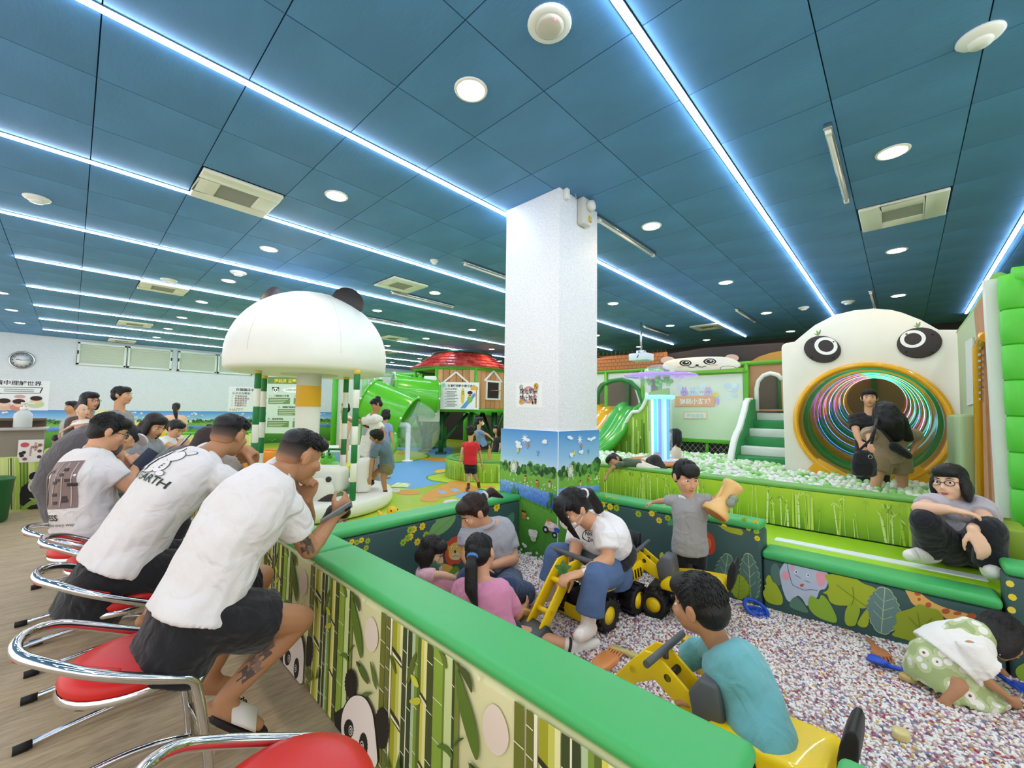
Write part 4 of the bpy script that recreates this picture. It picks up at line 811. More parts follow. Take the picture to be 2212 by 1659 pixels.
def big_leaf(q, zf, spine, w, c, edge, k, wav=.16, n=9):
    """lobed leaf along a spine of two photo points"""
    a, b = [Vector(p) for p in q.px(zf(*spine))]; d = b-a; L = d.length; d.normalize(); nn = Vector((-d.y, d.x)); ww = w*L; o1 = []
    for i in range(2*n+1):
        f = i/(2*n); r = ww*math.sin(math.pi*min(f*.92+.04, 1))**.7*(1+(wav if i % 2 else -wav)); o1.append((f, r))
    pts = [a+d*(L*f)+nn*r for f, r in o1]+[a+d*(L*f)-nn*r for f, r in reversed(o1)]; pts = [(p.x, max(p.y, -.02)) for p in pts]
    q.poly([(a.x*.0+p[0], p[1]) for p in smooth_poly([((p[0]-(a.x+b.x)/2)*1.05+(a.x+b.x)/2, (p[1]-(a.y+b.y)/2)*1.04+(a.y+b.y)/2) for p in pts], 1)], edge, k); q.poly(smooth_poly(pts, 1), c, k+1)
    q.line([tuple(a), tuple(b)], .004, edge, k+2)
    for f in (.3, .5, .7):
        p = a+d*(L*f)
        for s_ in (-1, 1): e = p+d*L*.14+nn*(s_*ww*.6); q.line([tuple(p), (e.x, max(e.y, -.02))], .0025, edge, k+2)
big_leaf(q, z2, [(1290, 1480), (1350, 1095)], .22, '56786f', 'a9c08c', 3); big_leaf(q, z2, [(1580, 1560), (1550, 1090)], .19, '56786f', 'a9c08c', 3); big_leaf(q, z2, [(1450, 1530), (1470, 1300)], .40, '98b02c', '75902a', 6)
in_root(q, tC)
# low bench section (the way in), its step and the far high section
tD = soft_wall('low padded step with elephant and giraffe print and a green edge', (CXF, -.315, FLOOR), (CXF+.17, .685, .34), navy, capg, .03, .055)
q = Print((CXF, 0, 0), (0, -1, 0), (0, 0, 1)); zt = .284
for pts, c, k in (([(330, 750), (350, 745), (620, 800), (610, 860), (450, 830)], '5a7c6c', 1), ([(160, 850), (200, 800), (235, 830), (270, 960), (230, 1000), (180, 950)], '56786f', 1), ([(0, 730), (40, 860), (95, 880), (60, 970), (90, 1020), (70, 1110), (0, 1090)], '5d8076', 1),
                  ([(235, 880), (260, 830), (290, 790), (262, 785), (270, 765), (300, 770), (320, 810), (400, 805), (480, 830), (530, 870), (590, 855), (640, 890), (620, 1020), (560, 1020), (545, 1090), (460, 1170), (430, 1100), (380, 1060), (350, 1120), (300, 1120), (260, 1010), (250, 950)], 'b9c6da', 3),
                  ([(255, 900), (275, 865), (310, 880), (330, 930), (290, 950), (262, 930)], 'e9a3b4', 4), ([(525, 890), (570, 870), (620, 900), (605, 990), (550, 1000)], 'e9a3b4', 4), ([(325, 830), (350, 820), (360, 860), (335, 875)], 'e9a3b4', 4), ([(400, 980), (440, 970), (430, 1000), (410, 1000)], 'c25a4a', 5),
                  ([(100, 1040), (130, 1010), (110, 990), (140, 980), (120, 940), (160, 890), (185, 960), (210, 970), (250, 1040), (270, 1100), (260, 1150), (180, 1140), (125, 1110)], 'a8b92a', 6),
                  ([(595, 895), (660, 900), (720, 870), (780, 900), (850, 910), (900, 970), (1030, 1010), (1000, 1060), (1010, 1110), (950, 1150), (930, 1180), (800, 1150), (700, 1150), (640, 1120), (630, 1060), (580, 1045), (630, 1030), (640, 980)], 'a8b92a', 6),
                  ([(465, 1150), (480, 1080), (500, 1065), (560, 1110), (575, 1050), (640, 1110), (730, 1300), (600, 1270), (510, 1220)], '8fb436', 8), ([(300, 1150), (370, 1060), (430, 1130), (490, 1220), (380, 1190)], '5a7f6a', 5),
                  ([(765, 1310), (765, 1200), (790, 1150), (830, 1090), (865, 1140), (895, 1180), (870, 1260), (850, 1320)], '9db530', 9), ([(860, 1310), (880, 1260), (950, 1160), (965, 1260), (945, 1335)], 'a8b92a', 7),
                  ([(1150, 895), (1210, 900), (1270, 930), (1400, 1080), (1560, 1170), (1830, 1230), (1800, 1270), (1640, 1290), (1560, 1240), (1480, 1180), (1320, 1160), (1270, 1060), (1220, 960)], 'ecb763', 3), ([(1290, 920), (1380, 1060), (1370, 1080), (1250, 925)], 'e3a5a5', 4),
                  ([(1130, 1390), (1180, 1350), (1140, 1320), (1190, 1300), (1170, 1210), (1240, 1190), (1310, 1170), (1370, 1130), (1440, 1170), (1530, 1180), (1580, 1290), (1480, 1400), (1370, 1460), (1250, 1420)], '9aa82a', 7)): fpoly(q, z3, pts, c, k, 2, zt)
for x, y, r1, r2 in ((1250, 945, 26, 22), (1355, 1050, 28, 20), (1365, 1100, 14, 12), (1440, 1145, 25, 22), (1580, 1195, 34, 22), (1675, 1212, 34, 16), (1680, 1258, 16, 10), (1790, 1235, 40, 24)): fpoly(q, z3, ell(x, y, r1, r2, 12), 'bf5f34', 5, 0, zt)
for x, y in ((372, 878), (468, 905)): fpoly(q, z3, ell(x, y, 13, 13, 12), 'f6f8fa', 5, 0); fpoly(q, z3, ell(x+2, y, 6, 8, 10), '27313a', 6, 0)
for pts in ([(330, 940), (345, 985), (400, 1010), (440, 1025), (500, 1020), (548, 1030)], [(440, 945), (460, 955), (490, 965)], [(365, 905), (390, 915), (410, 930)], [(300, 800), (315, 880), (330, 940)]): q.line(q.px(z3(*pts)), .003, '5a6472', 6)
big_leaf(q, z3, [(1060, 1370), (1090, 1010)], .27, '6a8a86', 'b3c59a', 5, .1); 
for pts in ([(700, 980), (860, 1100), (950, 1160)], [(820, 1150), (840, 1090), (830, 1000)], [(1360, 1440), (1370, 1300), (1350, 1200)], [(1370, 1350), (1470, 1250)], [(1365, 1330), (1280, 1240)]): q.line(q.px(z3(*pts)), .003, '6d8424', 11)
in_root(q, tD)
tE = soft_wall('dark green padded wall end beyond the step at the right edge', (CXF, -1.4, FLOOR), (CXF+.17, -.325, .505), navy, capg, .02, .05)
q = Print((CXF, 0, 0), (0, -1, 0), (0, 0, 1)); q.poly([(.36, .15), (.40, .30), (.44, .26), (.47, .20), (.43, .12)], '5d8076', 1)
for x, y, c in ((.34, .42, 'e9d64a'), (.345, .36, 'f0d62c'), (.34, .30, 'e9d64a')): q.ell(x, y, .014, .016, c, 1, 0, 8)
q.poly(ell(.48, .10, .10, .05, 16), 'b9c6da', 2); q.poly(ell(.5, .07, .05, .03, 12), 'e9a3b4', 3)
for i in range(5): q.poly(smooth_poly(tf(leaf_shape(.11, .03), .36+.06*i, -.02, rnd.uniform(-.4, .4)), 1), ['8fb436', 'a8b92a', '5a7f6a'][i % 3], 4)
in_root(q, tE)
# step platform, white grip strip, block at its end
t = thing('padded_step', 'bright green padded step with a white strip where the woman in glasses sits', 'step', (3.56, .9, FLOOR)); b = MB(); b.box((0, -.105, .225), (.60, 2.39, .45)); b.build('body', limev, t, bevel=.015); b = MB(); b.box((-.13, -.71, .453), (.085, .98, .006)); b.build('grip_strip', mat('strip_white', 'e6f0f2', .5), t)
t = thing('foam_block', 'small olive green foam block at the end of the step', 'block', (3.72, -.43, .33)); b = MB(); b.box((0, 0, .13), (.30, .10, .26)); b.build('body', mat('vinyl_olive', '8aa62c', .5), t, bevel=.015)
# bamboo grove printed wall in front of the ball pit
def grove(q, x0, x1, z0, z1, seed, dens=1.0):
    r = random.Random(seed); gm = ramp_mat('grove_print', [(0, '5f8f1c'), (.45, '9cc52b'), (1, 'c3dc3c')], 2, .30, .66, .5, 5) if z0 > .1 else ramp_mat('grove_print_low', [(0, '4f861c'), (.5, '8cbf2e'), (1, 'b9d83e')], 2, FLOOR, .5, .5, 5)
    q.poly([(x0, z0), (x1, z0), (x1, z1), (x0, z1)], '', 1, gm); h = z1-z0; n = int((x1-x0)*26*dens)
    for i in range(n):
        x = r.uniform(x0+.01, x1-.01); top = z0+h*r.choice((.45, .6, .8, .95, .97)); w = r.choice((.003, .004, .005, .008, .014))*(h/.32)**.5; c = r.choice(('c9e36a', 'd9ec8a', 'b5d84a', 'e3f0a5', 'a6cc3e')); ln = r.uniform(-.02, .02); k = 2+i % 3
        q.line([(x, z0), (min(max(x+ln, x0+.01), x1-.01), top)], w, c, k)
        if w > .006:
            zq = z0+.04
            while zq < top: q.line([(x+ln*(zq-z0)/h-w*.6, zq), (x+ln*(zq-z0)/h+w*.6, zq)], .003, '7fa82a', k+3); zq += .07
        if top > z0+h*.55:
            for _ in range(5):
                a = r.uniform(-2.4, -.7); px_ = x+ln; l = r.uniform(.02, .05); p = [(min(max(u, x0+.002), x1-.002), min(max(v, z0), z1-.002)) for u, v in tf(leaf_shape(l, l*.12, 3), px_, top, a+math.pi/2 if r.random() < .5 else a-math.pi/2)]; q.poly(p, r.choice(('a8cf3a', 'd4e97c', '7fae2c')), 6)
BX = 3.87
t = soft_wall('bright bamboo grove printed padded wall along the front of the ball pit', (BX, -.40, .33), (BX+.16, 2.6, .655), limev, mat('vinyl_rim', '6fae52', .45), .014, .03, rnd=.012)
q = Print((BX, 0, 0), (0, -1, 0), (0, 0, 1)); grove(q, -2.59, .39, .335, .624, 3, 1.5)
for cx in (-2.45, -2.3, -.65, -.55, .0, .35): q.rect(cx, .34, cx+.014, .60, 'bfdc4c', 7); q.rect(cx+.022, .34, cx+.034, .58, 'cfe56a', 7)
in_root(q, t)
# the bead filling
def sand_z(x, y): return -.015+.03*noise.noise(Vector((x*1.1, y*1.1, 3)))+.012*noise.noise(Vector((x*4, y*4, 8)))
sb = MB(); sb.smooth = True; NX, NY = 60, 110; X0, X1, Y0, Y1 = 1.0, 3.09, -1.5, 2.44
sb.add([(X0+(X1-X0)*i/NX, Y0+(Y1-Y0)*j/NY, sand_z(X0+(X1-X0)*i/NX, Y0+(Y1-Y0)*j/NY)) for i in range(NX+1) for j in range(NY+1)], [(i*(NY+1)+j, (i+1)*(NY+1)+j, (i+1)*(NY+1)+j+1, i*(NY+1)+j+1) for i in range(NX) for j in range(NY)])
bm_ = mat('bead_base', 'a08b8b', .8); sand = sb.build('bead_filling', bm_); sand['kind'] = 'stuff'; sand['label'] = 'deep bed of tiny white pink and purple plastic beads filling the pit'; sand['category'] = 'beads'
bead = bpy.data.materials.new('beads'); bead.use_nodes = True; nt = bead.node_tree; B = nt.nodes['Principled BSDF']; B.inputs['Roughness'].default_value = .35
oi = nt.nodes.new('ShaderNodeObjectInfo'); cr = nt.nodes.new('ShaderNodeValToRGB'); cr.color_ramp.interpolation = 'CONSTANT'; e = cr.color_ramp.elements
stops = [(0, 'f6f3ee'), (.46, 'e3dedd'), (.60, 'cfb3ae'), (.67, 'a34a60'), (.72, '8b6fa0'), (.77, 'dcc8a8'), (.83, 'b04840'), (.86, '7d93b2'), (.90, 'd09ab0'), (.95, '625d66'), (.97, 'd8b04a')]
for k, (p, c) in enumerate(stops):
    x = e[k] if k < 2 else e.new(p); x.position = p; x.color = lin(c)
nt.links.new(oi.outputs['Random'], cr.inputs[0]); nt.links.new(cr.outputs[0], B.inputs['Base Color'])
bs = bmesh.new(); bmesh.ops.create_icosphere(bs, subdivisions=1, radius=.0068); bme = bpy.data.meshes.new('bead'); bs.to_mesh(bme); bs.free(); bme.materials.append(bead)
for p in bme.polygons: p.use_smooth = True
# beads are scattered on the bed by a node group; the bead mesh itself is joined in through a mesh primitive
ng = bpy.data.node_groups.new('scatter_beads', 'GeometryNodeTree'); ng.interface.new_socket('Geometry', in_out='INPUT', socket_type='NodeSocketGeometry'); ng.interface.new_socket('Geometry', in_out='OUTPUT', socket_type='NodeSocketGeometry')
N = ng.nodes; gi = N.new('NodeGroupInput'); go = N.new('NodeGroupOutput'); dp = N.new('GeometryNodeDistributePointsOnFaces'); dp.inputs['Density'].default_value = 9500
ic = N.new('GeometryNodeMeshIcoSphere'); ic.inputs['Radius'].default_value = .0068; ic.inputs['Subdivisions'].default_value = 1
sm = N.new('GeometryNodeSetMaterial'); sm.inputs['Material'].default_value = bead; ss = N.new('GeometryNodeSetShadeSmooth'); ip = N.new('GeometryNodeInstanceOnPoints'); jg = N.new('GeometryNodeJoinGeometry')
rv = N.new('FunctionNodeRandomValue'); rv.data_type = 'FLOAT'; rv.inputs[2].default_value = .75; rv.inputs[3].default_value = 1.2
K = ng.links.new; K(gi.outputs[0], dp.inputs['Mesh']); K(ic.outputs['Mesh'], ss.inputs[0]); K(ss.outputs[0], sm.inputs[0]); K(dp.outputs['Points'], ip.inputs['Points']); K(sm.outputs[0], ip.inputs['Instance']); K(rv.outputs[1], ip.inputs['Scale'])
K(ip.outputs[0], jg.inputs[0]); K(gi.outputs[0], jg.inputs[0]); K(jg.outputs[0], go.inputs[0])
md = sand.modifiers.new('beads', 'NODES'); md.node_group = ng
bpy.data.meshes.remove(bme)
# ------------------------------------------------------------------ ball pit
def prism_hole(mb, outer, inner, o, u, v, th):
    """plate with a hole: outlines in o+u*x+v*y, thickness th along u x v"""
    o, u, v = Vector(o), Vector(u), Vector(v); n = u.cross(v).normalized()*th
    bm = bmesh.new(); A = [bm.verts.new(o+u*x+v*y) for x, y in outer]; Bv = [bm.verts.new(o+u*x+v*y) for x, y in inner]
    es = [bm.edges.new((L_[i], L_[(i+1) % len(L_)])) for L_ in (A, Bv) for i in range(len(L_))]
    bmesh.ops.triangle_fill(bm, use_beauty=True, edges=es); bm.verts.index_update()
    f = [tuple(x.index for x in fc.verts) for fc in bm.faces]; vs = [x.co.copy() for x in bm.verts]; bm.free(); N = len(vs)
    mb.add(vs+[p+n for p in vs], f+[tuple(i+N for i in reversed(q)) for q in f], False)
    for L0, c in ((0, len(outer)), (len(outer), len(inner))):
        mb.add([], [], False); k = len(mb.v)-2*N
        for i in range(c): a, b = L0+i, L0+(i+1) % c; mb.f.append((k+a, k+b, k+N+b, k+N+a)); mb.mi.append(mb.cur); mb.sm.append(False)
    return mb
BALLZ = .42
f = MB(); f.prism([(4.04, -.50), (8.98, -.50), (8.98, 6.6), (4.04, 2.75)], (0, 0, FLOOR), (1, 0, 0), (0, 1, 0), BALLZ-.1-FLOOR); o = struct('floor_ballpit', f, mat('pit_base', '7fb45a', .8))
f = MB(); f.prism([(4.0, 2.70), (8.98, 6.55), (8.98, 6.72), (3.95, 2.82)], (0, 0, FLOOR), (1, 0, 0), (0, 1, 0), .62-FLOOR); f.build('side_wall', limev, o)
bmats = [mat('ball_white', 'f1f4ec', .3, coat=.2), mat('ball_pale_green', 'c6eab0', .3, coat=.2), mat('ball_green', '93d877', .3, coat=.2)]
ib = bmesh.new(); bmesh.ops.create_icosphere(ib, subdivisions=2, radius=.0365); iv = [v.co.copy() for v in ib.verts]; iff = [tuple(v.index for v in f_.verts) for f_ in ib.faces]; ib.free()
ball_me = []
for mm in bmats: q = MB(); q.smooth = True; q.use(mm); q.add(iv, iff, True); ball_me.append(q.mesh('ball'))
r = random.Random(21); spots = []
j = 0; y = -.38
while y < 6.4:
    x = 4.12+(.033 if j % 2 else 0)
    while x < 8.95:
        hid = y > 2.62+(x-4.0)*.77 or ((x-5.9)**2+(y-2.58)**2 < .05) or (x > 6.95 and y < 1.27) or (x > 7.65 and 1.2 < y < 2.1) or (x > 8.5 and y > 2.2) or (x > 6.9 and y > 3.5 and x > 7.2)
        if not hid: spots.append((x+r.uniform(-.012, .012), y+r.uniform(-.012, .012), BALLZ-.03+r.uniform(-.025, .045)+.03*noise.noise(Vector((x*1.5, y*1.5, 0)))))
        x += .069
    y += .0598; j += 1
def shown(p):
    d = Vector(p)-EYE; w = d.dot(FW); X_, Y_ = CX+FPX*d.dot(RT)/w, CY-FPX*d.dot(UP)/w
    zw = H+(p[2]+.03-H)*(BX+.16)/p[0]
    return 1300 < X_ < 2120 and zw > .655 and not (1362 < X_ < 1500 and p[0] > 5.9)
spots.sort(key=lambda p: (not shown(p), Vector(p).dot(FW)))
rest = MB(); rest.ms = list(bmats)
for k, p in enumerate(spots):
    c = r.choice((0, 0, 0, 1, 1, 2))
    if k < 290:
        o = link('ball', ball_me[c]); o.location = p; tag(o, ('white plastic ball', 'pale green plastic ball', 'green plastic ball')[c]+' lying among the others in the ball pit', 'ball', ('white', 'pale green', 'green')[c]+' balls near the front of the ball pit')
    else: rest.cur = c; rest.add([(a.x+p[0], a.y+p[1], a.z+p[2]) for a in iv], iff, True)
me = bpy.data.meshes.new('balls'); me.from_pydata(rest.v, [], rest.f)
for m_ in bmats: me.materials.append(m_)
me.polygons.foreach_set('material_index', rest.mi); me.polygons.foreach_set('use_smooth', rest.sm)
tag(link('ball_filling', me), 'mass of white and green plastic balls filling the ball pit', 'balls', None, 'stuff')
# panda tunnel wall
XT = 7.0; pw = mat('vinyl_white', 'f1eedf', .5, vary=.03, vscale=3, bump=.05, bscale=12)
yz = lambda pts, X=XT: [(-p.y, p.z) for p in (onx(x, y_, X) for x, y_ in pts)]
t = thing('panda_tunnel', 'big white panda face wall with a striped yellow and green tunnel mouth', 'tunnel', (XT, .35, FLOOR))
dome = [(1716, 738), (1735, 722), (1760, 702), (1803, 680), (1845, 670), (1887, 666), (1925, 669), (1949, 675), (1990, 691), (2027, 712)]
outer = yz([(1698, 1075), (1688, 752), (1690, 745), (1697, 741)]+dome+[(2068, 712), (2075, 716), (2078, 724), (2092, 1120)])
CYT, CZT, RT_ = -.345, 1.10, .755
inner = [(CYT+RT_*math.cos(a), CZT+RT_*math.sin(a)) for a in [2*math.pi*k/56 for k in range(56)]]
b = MB(); prism_hole(b, outer, inner, (XT, 0, 0), (0, -1, 0), (0, 0, 1), -.14); b.build('face_panel', pw, t, True, bevel=.012)
b = MB(); b.box((8.0, -.50, 1.0), (1.9, .05, 2.2)); b.build('side_panel', pw, t, True); b = MB(); b.box((8.0, 1.215, 1.0), (1.9, .05, 2.3)); b.build('side_panel', pw, t, True)
yel = mat('plastic_yellow', 'f0b11c', .18, coat=.4); amb = mat('plastic_amber', 'ecb53a', .14, coat=.5); grn = mat('plastic_green', '45bd74', .14, coat=.5); dkm = mat('tunnel_dark', '2b2622', .7)
NB = 9
for M_ in (amb, grn):                       # moulded plastic lets some of the ceiling light through
    nt = M_.node_tree; B = nt.nodes['Principled BSDF']; out = nt.nodes['Material Output']; tr = nt.nodes.new('ShaderNodeBsdfTranslucent'); tr.inputs['Color'].default_value = B.inputs['Base Color'].default_value; mx = nt.nodes.new('ShaderNodeMixShader'); mx.inputs[0].default_value = .6; nt.links.new(B.outputs[0], mx.inputs[1]); nt.links.new(tr.outputs[0], mx.inputs[2]); nt.links.new(mx.outputs[0], out.inputs[0])
def ringat(f_):
    c = V(XT+f_*3.0, -CYT+.02*f_, CZT+.40*f_**1.15); return c, RT_*(1-f_)+.40*f_
for k in range(NB):
    a, b_ = ringat(k/NB)[0], ringat((k+1)/NB)[0]; ra, rb = ringat(k/NB)[1], ringat((k+1)/NB)[1]; n = 72; m_ = MB(); m_.smooth = True
    vs = [c+V(0, rr_*math.cos(2*math.pi*i/n), rr_*math.sin(2*math.pi*i/n)) for c, rr_ in ((a, ra), (lerp(a, b_, .5), (ra+rb)/2+.012), (b_, rb)) for i in range(n)]
    m_.add(vs, [(l*n+i, l*n+(i+1) % n, (l+1)*n+(i+1) % n, (l+1)*n+i) for l in range(2) for i in range(n)], True); m_.build('tunnel_band', amb if k % 2 == 0 else grn, t, True)
neon = lambda c: mat('neon_'+c, c, .4, emit=2.0)
for k in range(3, NB):
    c, rr_ = ringat(k/NB); cs = [('b04bff', '2f6bff', '63e0ff', '59ff9a'), ('ff5ad0', '3c7bff', 'b7f0ff', '49c8ff'), ('ffb0c8', '6f7bff', 'ff6ad0', '6cffc0')][k % 3]
    for j in range(4):
        a0 = math.pi*(.55+j*.5); pts = [c+V(0, -(rr_-.020)*math.cos(a0+math.pi*.5*i/18), (rr_-.020)*math.sin(a0+math.pi*.5*i/18)) for i in range(19)]
        m_ = MB(); m_.tube(pts, .0030, 6); m_.build('neon_strip', neon(cs[j]), t, True)
b = MB(); b.tube([V(XT-.02, -CYT+RT_*math.cos(a), CZT+RT_*math.sin(a)) for a in [2*math.pi*k/56 for k in range(56)]], .035, 10, True); b.build('mouth_rim', yel, t, True)
b = MB(); b.prism([(-.98, .3), (-.22+.5, .3), (.28, .42), (.12, .62), (-.2, .40), (-.5, .40), (-.85, .62), (-.98, .45)], (XT-.05, 0, 0), (0, -1, 0), (0, 0, 1), -.04); b.build('mouth_apron', yel, t, True)
c, rr_ = ringat(1.0); b = MB(); b.lathe([(rr_+.05, 0), (.001, .001)], 32, c+V(.02, 0, 0), (1, 0, 0), cap=False); b.build('back_net', mat('net_brown', '8d7c69', .8, bump=.8, bscale=60), t, True); b = MB(); b.bar(c+V(-.02, .0, -.45), c+V(-.02, .0, .45), .07, .03); b.build('back_post', mat('post_dark_green', '2d6a35', .5), t, True)
for cx, cy, rx, ry, rot, ic_ in ((1777, 755, 40, 29, .12, (1785, 748, 25, 19)), (1986, 741, 49, 33, -.1, (1972, 733, 28, 19))):
    E = lambda x, y_, a, b__, rr=0: yz([(x+p, y_+q) for p, q in ell(0, 0, a, b__, 28, rr)], XT-.0)
    b = MB(); b.prism(E(cx, cy, rx, ry, rot), (XT-.002, 0, 0), (0, -1, 0), (0, 0, 1), .03); ey = b.build('eye', mat('panda_dark', '3a3230', .6), t, True, bevel=.008)
    b = MB(); prism_hole(b, E(ic_[0], ic_[1], ic_[2], ic_[3], rot), E(ic_[0], ic_[1], ic_[2]*.68, ic_[3]*.68, rot), (XT-.032, 0, 0), (0, -1, 0), (0, 0, 1), .004); o = b.build('eye_ring', mat('eye_white', 'fafaf5', .4), ey, True)
    for q_ in range(4): a = q_*math.pi/2+.8; p = onx(cx+rx*.82*math.cos(a), cy+ry*.82*math.sin(a), XT-.033); b = MB(); b.ball(p, (.006, .014, .012), 8); b.build('button', P('1f1a19'), ey, True)
q = Print((XT, 0, 0), (0, -1, 0), (0, 0, 1), .002)
for x, y_ in ((1768, 725), (1983, 708)):
    for dx, dy in ((-10, -5), (-4, -12), (5, -14)): a, b_ = q.px([(x, y_), (x+dx, y_+dy)]); d = Vector(b_)-Vector(a); q.poly(tf(leaf_shape(d.length, d.length*.14, 4), a[0], a[1], math.atan2(d.y, d.x)-math.pi/2), '7fa35a')
in_root(q, t, 'leaf_print')
# stairs with curved cheek
t = thing('soft_stairs', 'green and white striped padded stairs beside the panda tunnel', 'stairs', (8.3, 1.65, BALLZ-.1))
wht = mat('step_white', 'eef0e8', .5); gst = mat('step_green', '2f8f4e', .5)
for k in range(6): b = MB(); z0 = .36+k*.145; b.box((7.85+k*.19+.55, 1.66, z0+.0725), (1.5-.19*k, .80, .145)); b.build('step', gst if k % 2 == 0 else wht, t, True, bevel=.012)
ck = [(p.x, p.z) for p in (ony(x, y_, 2.10) for x, y_ in ((1617, 851), (1621, 892), (1607, 938), (1592, 970), (1570, 1005), (1557, 1005), (1557, 984), (1575, 948), (1588, 925), (1594, 905), (1597, 880), (1603, 851)))]
xs = [(9.0, 1.52), (8.6, 1.50), (8.42, 1.28), (8.3, 1.18), (8.1, .98), (7.85, .86), (7.62, .62), (7.5, .38), (7.5, .3), (9.0, .3)]
b = MB(); b.prism(smooth_poly(xs, 1), (0, 2.16, 0), (1, 0, 0), (0, 0, 1), .09); b.build('cheek', wht, t, True, bevel=.012); b = MB(); b.prism([(x+.06, z-.03) for x, z in smooth_poly(xs, 1)], (0, 2.068, 0), (1, 0, 0), (0, 0, 1), .02); b.build('cheek_face', gst, t, True)
# play structure behind the pit (plane X = 9)
XB = 9.0; gpipe = mat('pipe_green', '5fae2f', .45); 
t = thing('play_frame', 'green framed play structure with arches and roof boards behind the ball pit', 'play structure', (XB+.1, 3.4, FLOOR))
b = MB(); b.box((XB+.9, 3.6, 1.1), (.04, 5.2, 2.3)); b.build('rear_net', mat('net_taupe', '7d7468', .9, bump=.6, bscale=80), t, True)
rail = onx(1290, 805, XB); b = MB(); b.tube([V(XB, 5.9, 2.19), V(XB, 1.3, 2.19)], .045, 10); b.build('top_rail', gpipe, t, True)
for y_ in (5.3, 4.35, 2.2): b = MB(); b.tube([V(XB+.0, y_, .3), V(XB, y_, 2.19)], .045, 10); b.build('post', gpipe, t, True)
for y_ in (4.85, 1.5): b = MB(); b.tube([V(XB+.85, y_+.3, .3), V(XB+.85, y_+.3, 2.19)], .05, 10); b.build('rear_post', mat('post_dark_green', '2d6a35', .5), t, True)
def board(name, pts, X, th, m_, par, hole=None, bevel=0):
    b = MB(); pp = yz(pts, X)
    if hole: prism_hole(b, pp, yz(hole, X), (X, 0, 0), (0, -1, 0), (0, 0, 1), -th)
    else: b.prism(pp, (X, 0, 0), (0, -1, 0), (0, 0, 1), -th)
    return b.build(name, m_, par, True, bevel=bevel)
arch = [(1291, 890)]+[(1291+x, y_) for x, y_ in ((0, 850), (12, 832), (30, 823), (52, 820), (72, 826), (88, 842), (96, 866), (99, 890))]
board('arch_panel', [(1281, 888), (1281, 808), (1405, 804), (1405, 888)], XB+.02, .05, wht, t, [(1284+(x-1291)*.98, y_-3 if y_ < 888 else 886) for x, y_ in arch])
b = MB(); b.tube([onx(x, y_, XB-.01) for x, y_ in arch], .05, 8); b.build('arch_trim', mat('trim_green', '1f7d3f', .45), t, True)
board('door_panel', [(1616, 888), (1616, 790), (1692, 783), (1692, 888)], XB+.03, .05, mat('panel_terracotta', 'c28e68', .6), t, [(1637, 884), (1636, 840), (1640, 825), (1650, 814), (1664, 810), (1678, 813), (1687, 822), (1690, 884)])
b = MB(); b.tube([onx(x, y_, XB) for x, y_ in ((1635, 888), (1634, 840), (1638, 823), (1649, 811), (1664, 806), (1680, 810), (1690, 820))], .04, 8); b.build('arch_trim', wht, t, True)
tile_b = mat('roof_print', 'b9743f', .6); o = board('roof_panel', [(1281, 803), (1281, 775), (1330, 768), (1440, 760), (1446, 792), (1420, 800)], XB-.03, .03, tile_b, t)
q = Print((XB-.03, 0, 0), (0, -1, 0), (0, 0, 1), .003)
for i in range(5):
    y_ = 800-i*7.5; q.line(q.px([(1283, y_+1), (1440-i*2, y_-8)]), .012, '7f4a28', 1)
    for j in range(18): x = 1285+j*9+(4 if i % 2 else 0); q.line(q.px([(x, y_-(x-1283)*.055), (x, y_-7.5-(x-1283)*.055)]), .009, '7f4a28', 1)
in_root(q, t, 'roof_print')
board('roof_panel', [(1612, 786), (1640, 770), (1665, 762), (1692, 757), (1692, 780)], XB-.03, .03, mat('roof_gold', 'b98a3c', .6), t)
board('roof_panel', [(1440, 800), (1440, 765), (1520, 752), (1612, 745), (1692, 740), (1692, 757), (1640, 770), (1612, 786)], XB+.06, .03, mat('board_charcoal', '3f3735', .8), t)
# projection screen with its picture, panda board above
t = thing('projection_screen', 'pale projected game screen with an orange title bar in the green frame', 'screen', (XB-.02, 3.0, .7)); y0, y1, z0, z1 = 2.25, 3.86, .68, 2.0
scr = ramp_mat('screen_picture', [(0, 'cfe9c6'), (.35, 'd9f0c9'), (.55, 'e6f2e0'), (1, 'dfe6da')], 2, .68, 2.0, .35, 3)
b = MB(); b.box((XB-.05, (y0+y1)/2, (z0+z1)/2), (.03, y1-y0, z1-z0)); b.build('screen_sheet', scr, t, True)
for a, b_, c, d in (((y0+y1)/2, z1+.03, y1-y0+.16, .07), ((y0+y1)/2, z0-.04, y1-y0+.16, .08), (y0-.05, (z0+z1)/2, .09, z1-z0), (y1+.05, (z0+z1)/2, .09, z1-z0)): f = MB(); f.box((XB-.05, a, b_), (.07, c, d)); f.build('frame', gpipe, t, True, bevel=.01)
q = Print((XB-.068, 0, 0), (0, -1, 0), (0, 0, 1), .002)
q.k = 1
def sp(pts, c, k=1, it=0): pp = q.px([(1260+x/4.148, 660+y/4.148) for x, y in pts]); q.poly(smooth_poly(pp, it) if it else pp, c, k)
r = random.Random(5)
for i in range(30): x, y_ = r.uniform(860, 1380), r.uniform(700, 860); sp(ell(x, y_, r.uniform(20, 45), r.uniform(15, 30), 10), r.choice(('d6eef2', 'e3f2f4', 'd9ecd9', 'cfe6ee')), 1+i % 2)
for x, c in ((905, 'c7aee6'), (980, 'd3e2f2'), (1060, 'dfe9f0'), (1120, 'd4bfe9')): sp(ell(x, 780, 34, 32, 12), c, 4); sp(ell(x-12, 742, 9, 14, 8), c, 4); sp(ell(x+12, 742, 9, 14, 8), c, 4); sp(ell(x-10, 775, 4, 5, 8), '5a5a7a', 5); sp(ell(x+10, 775, 4, 5, 8), '5a5a7a', 5)
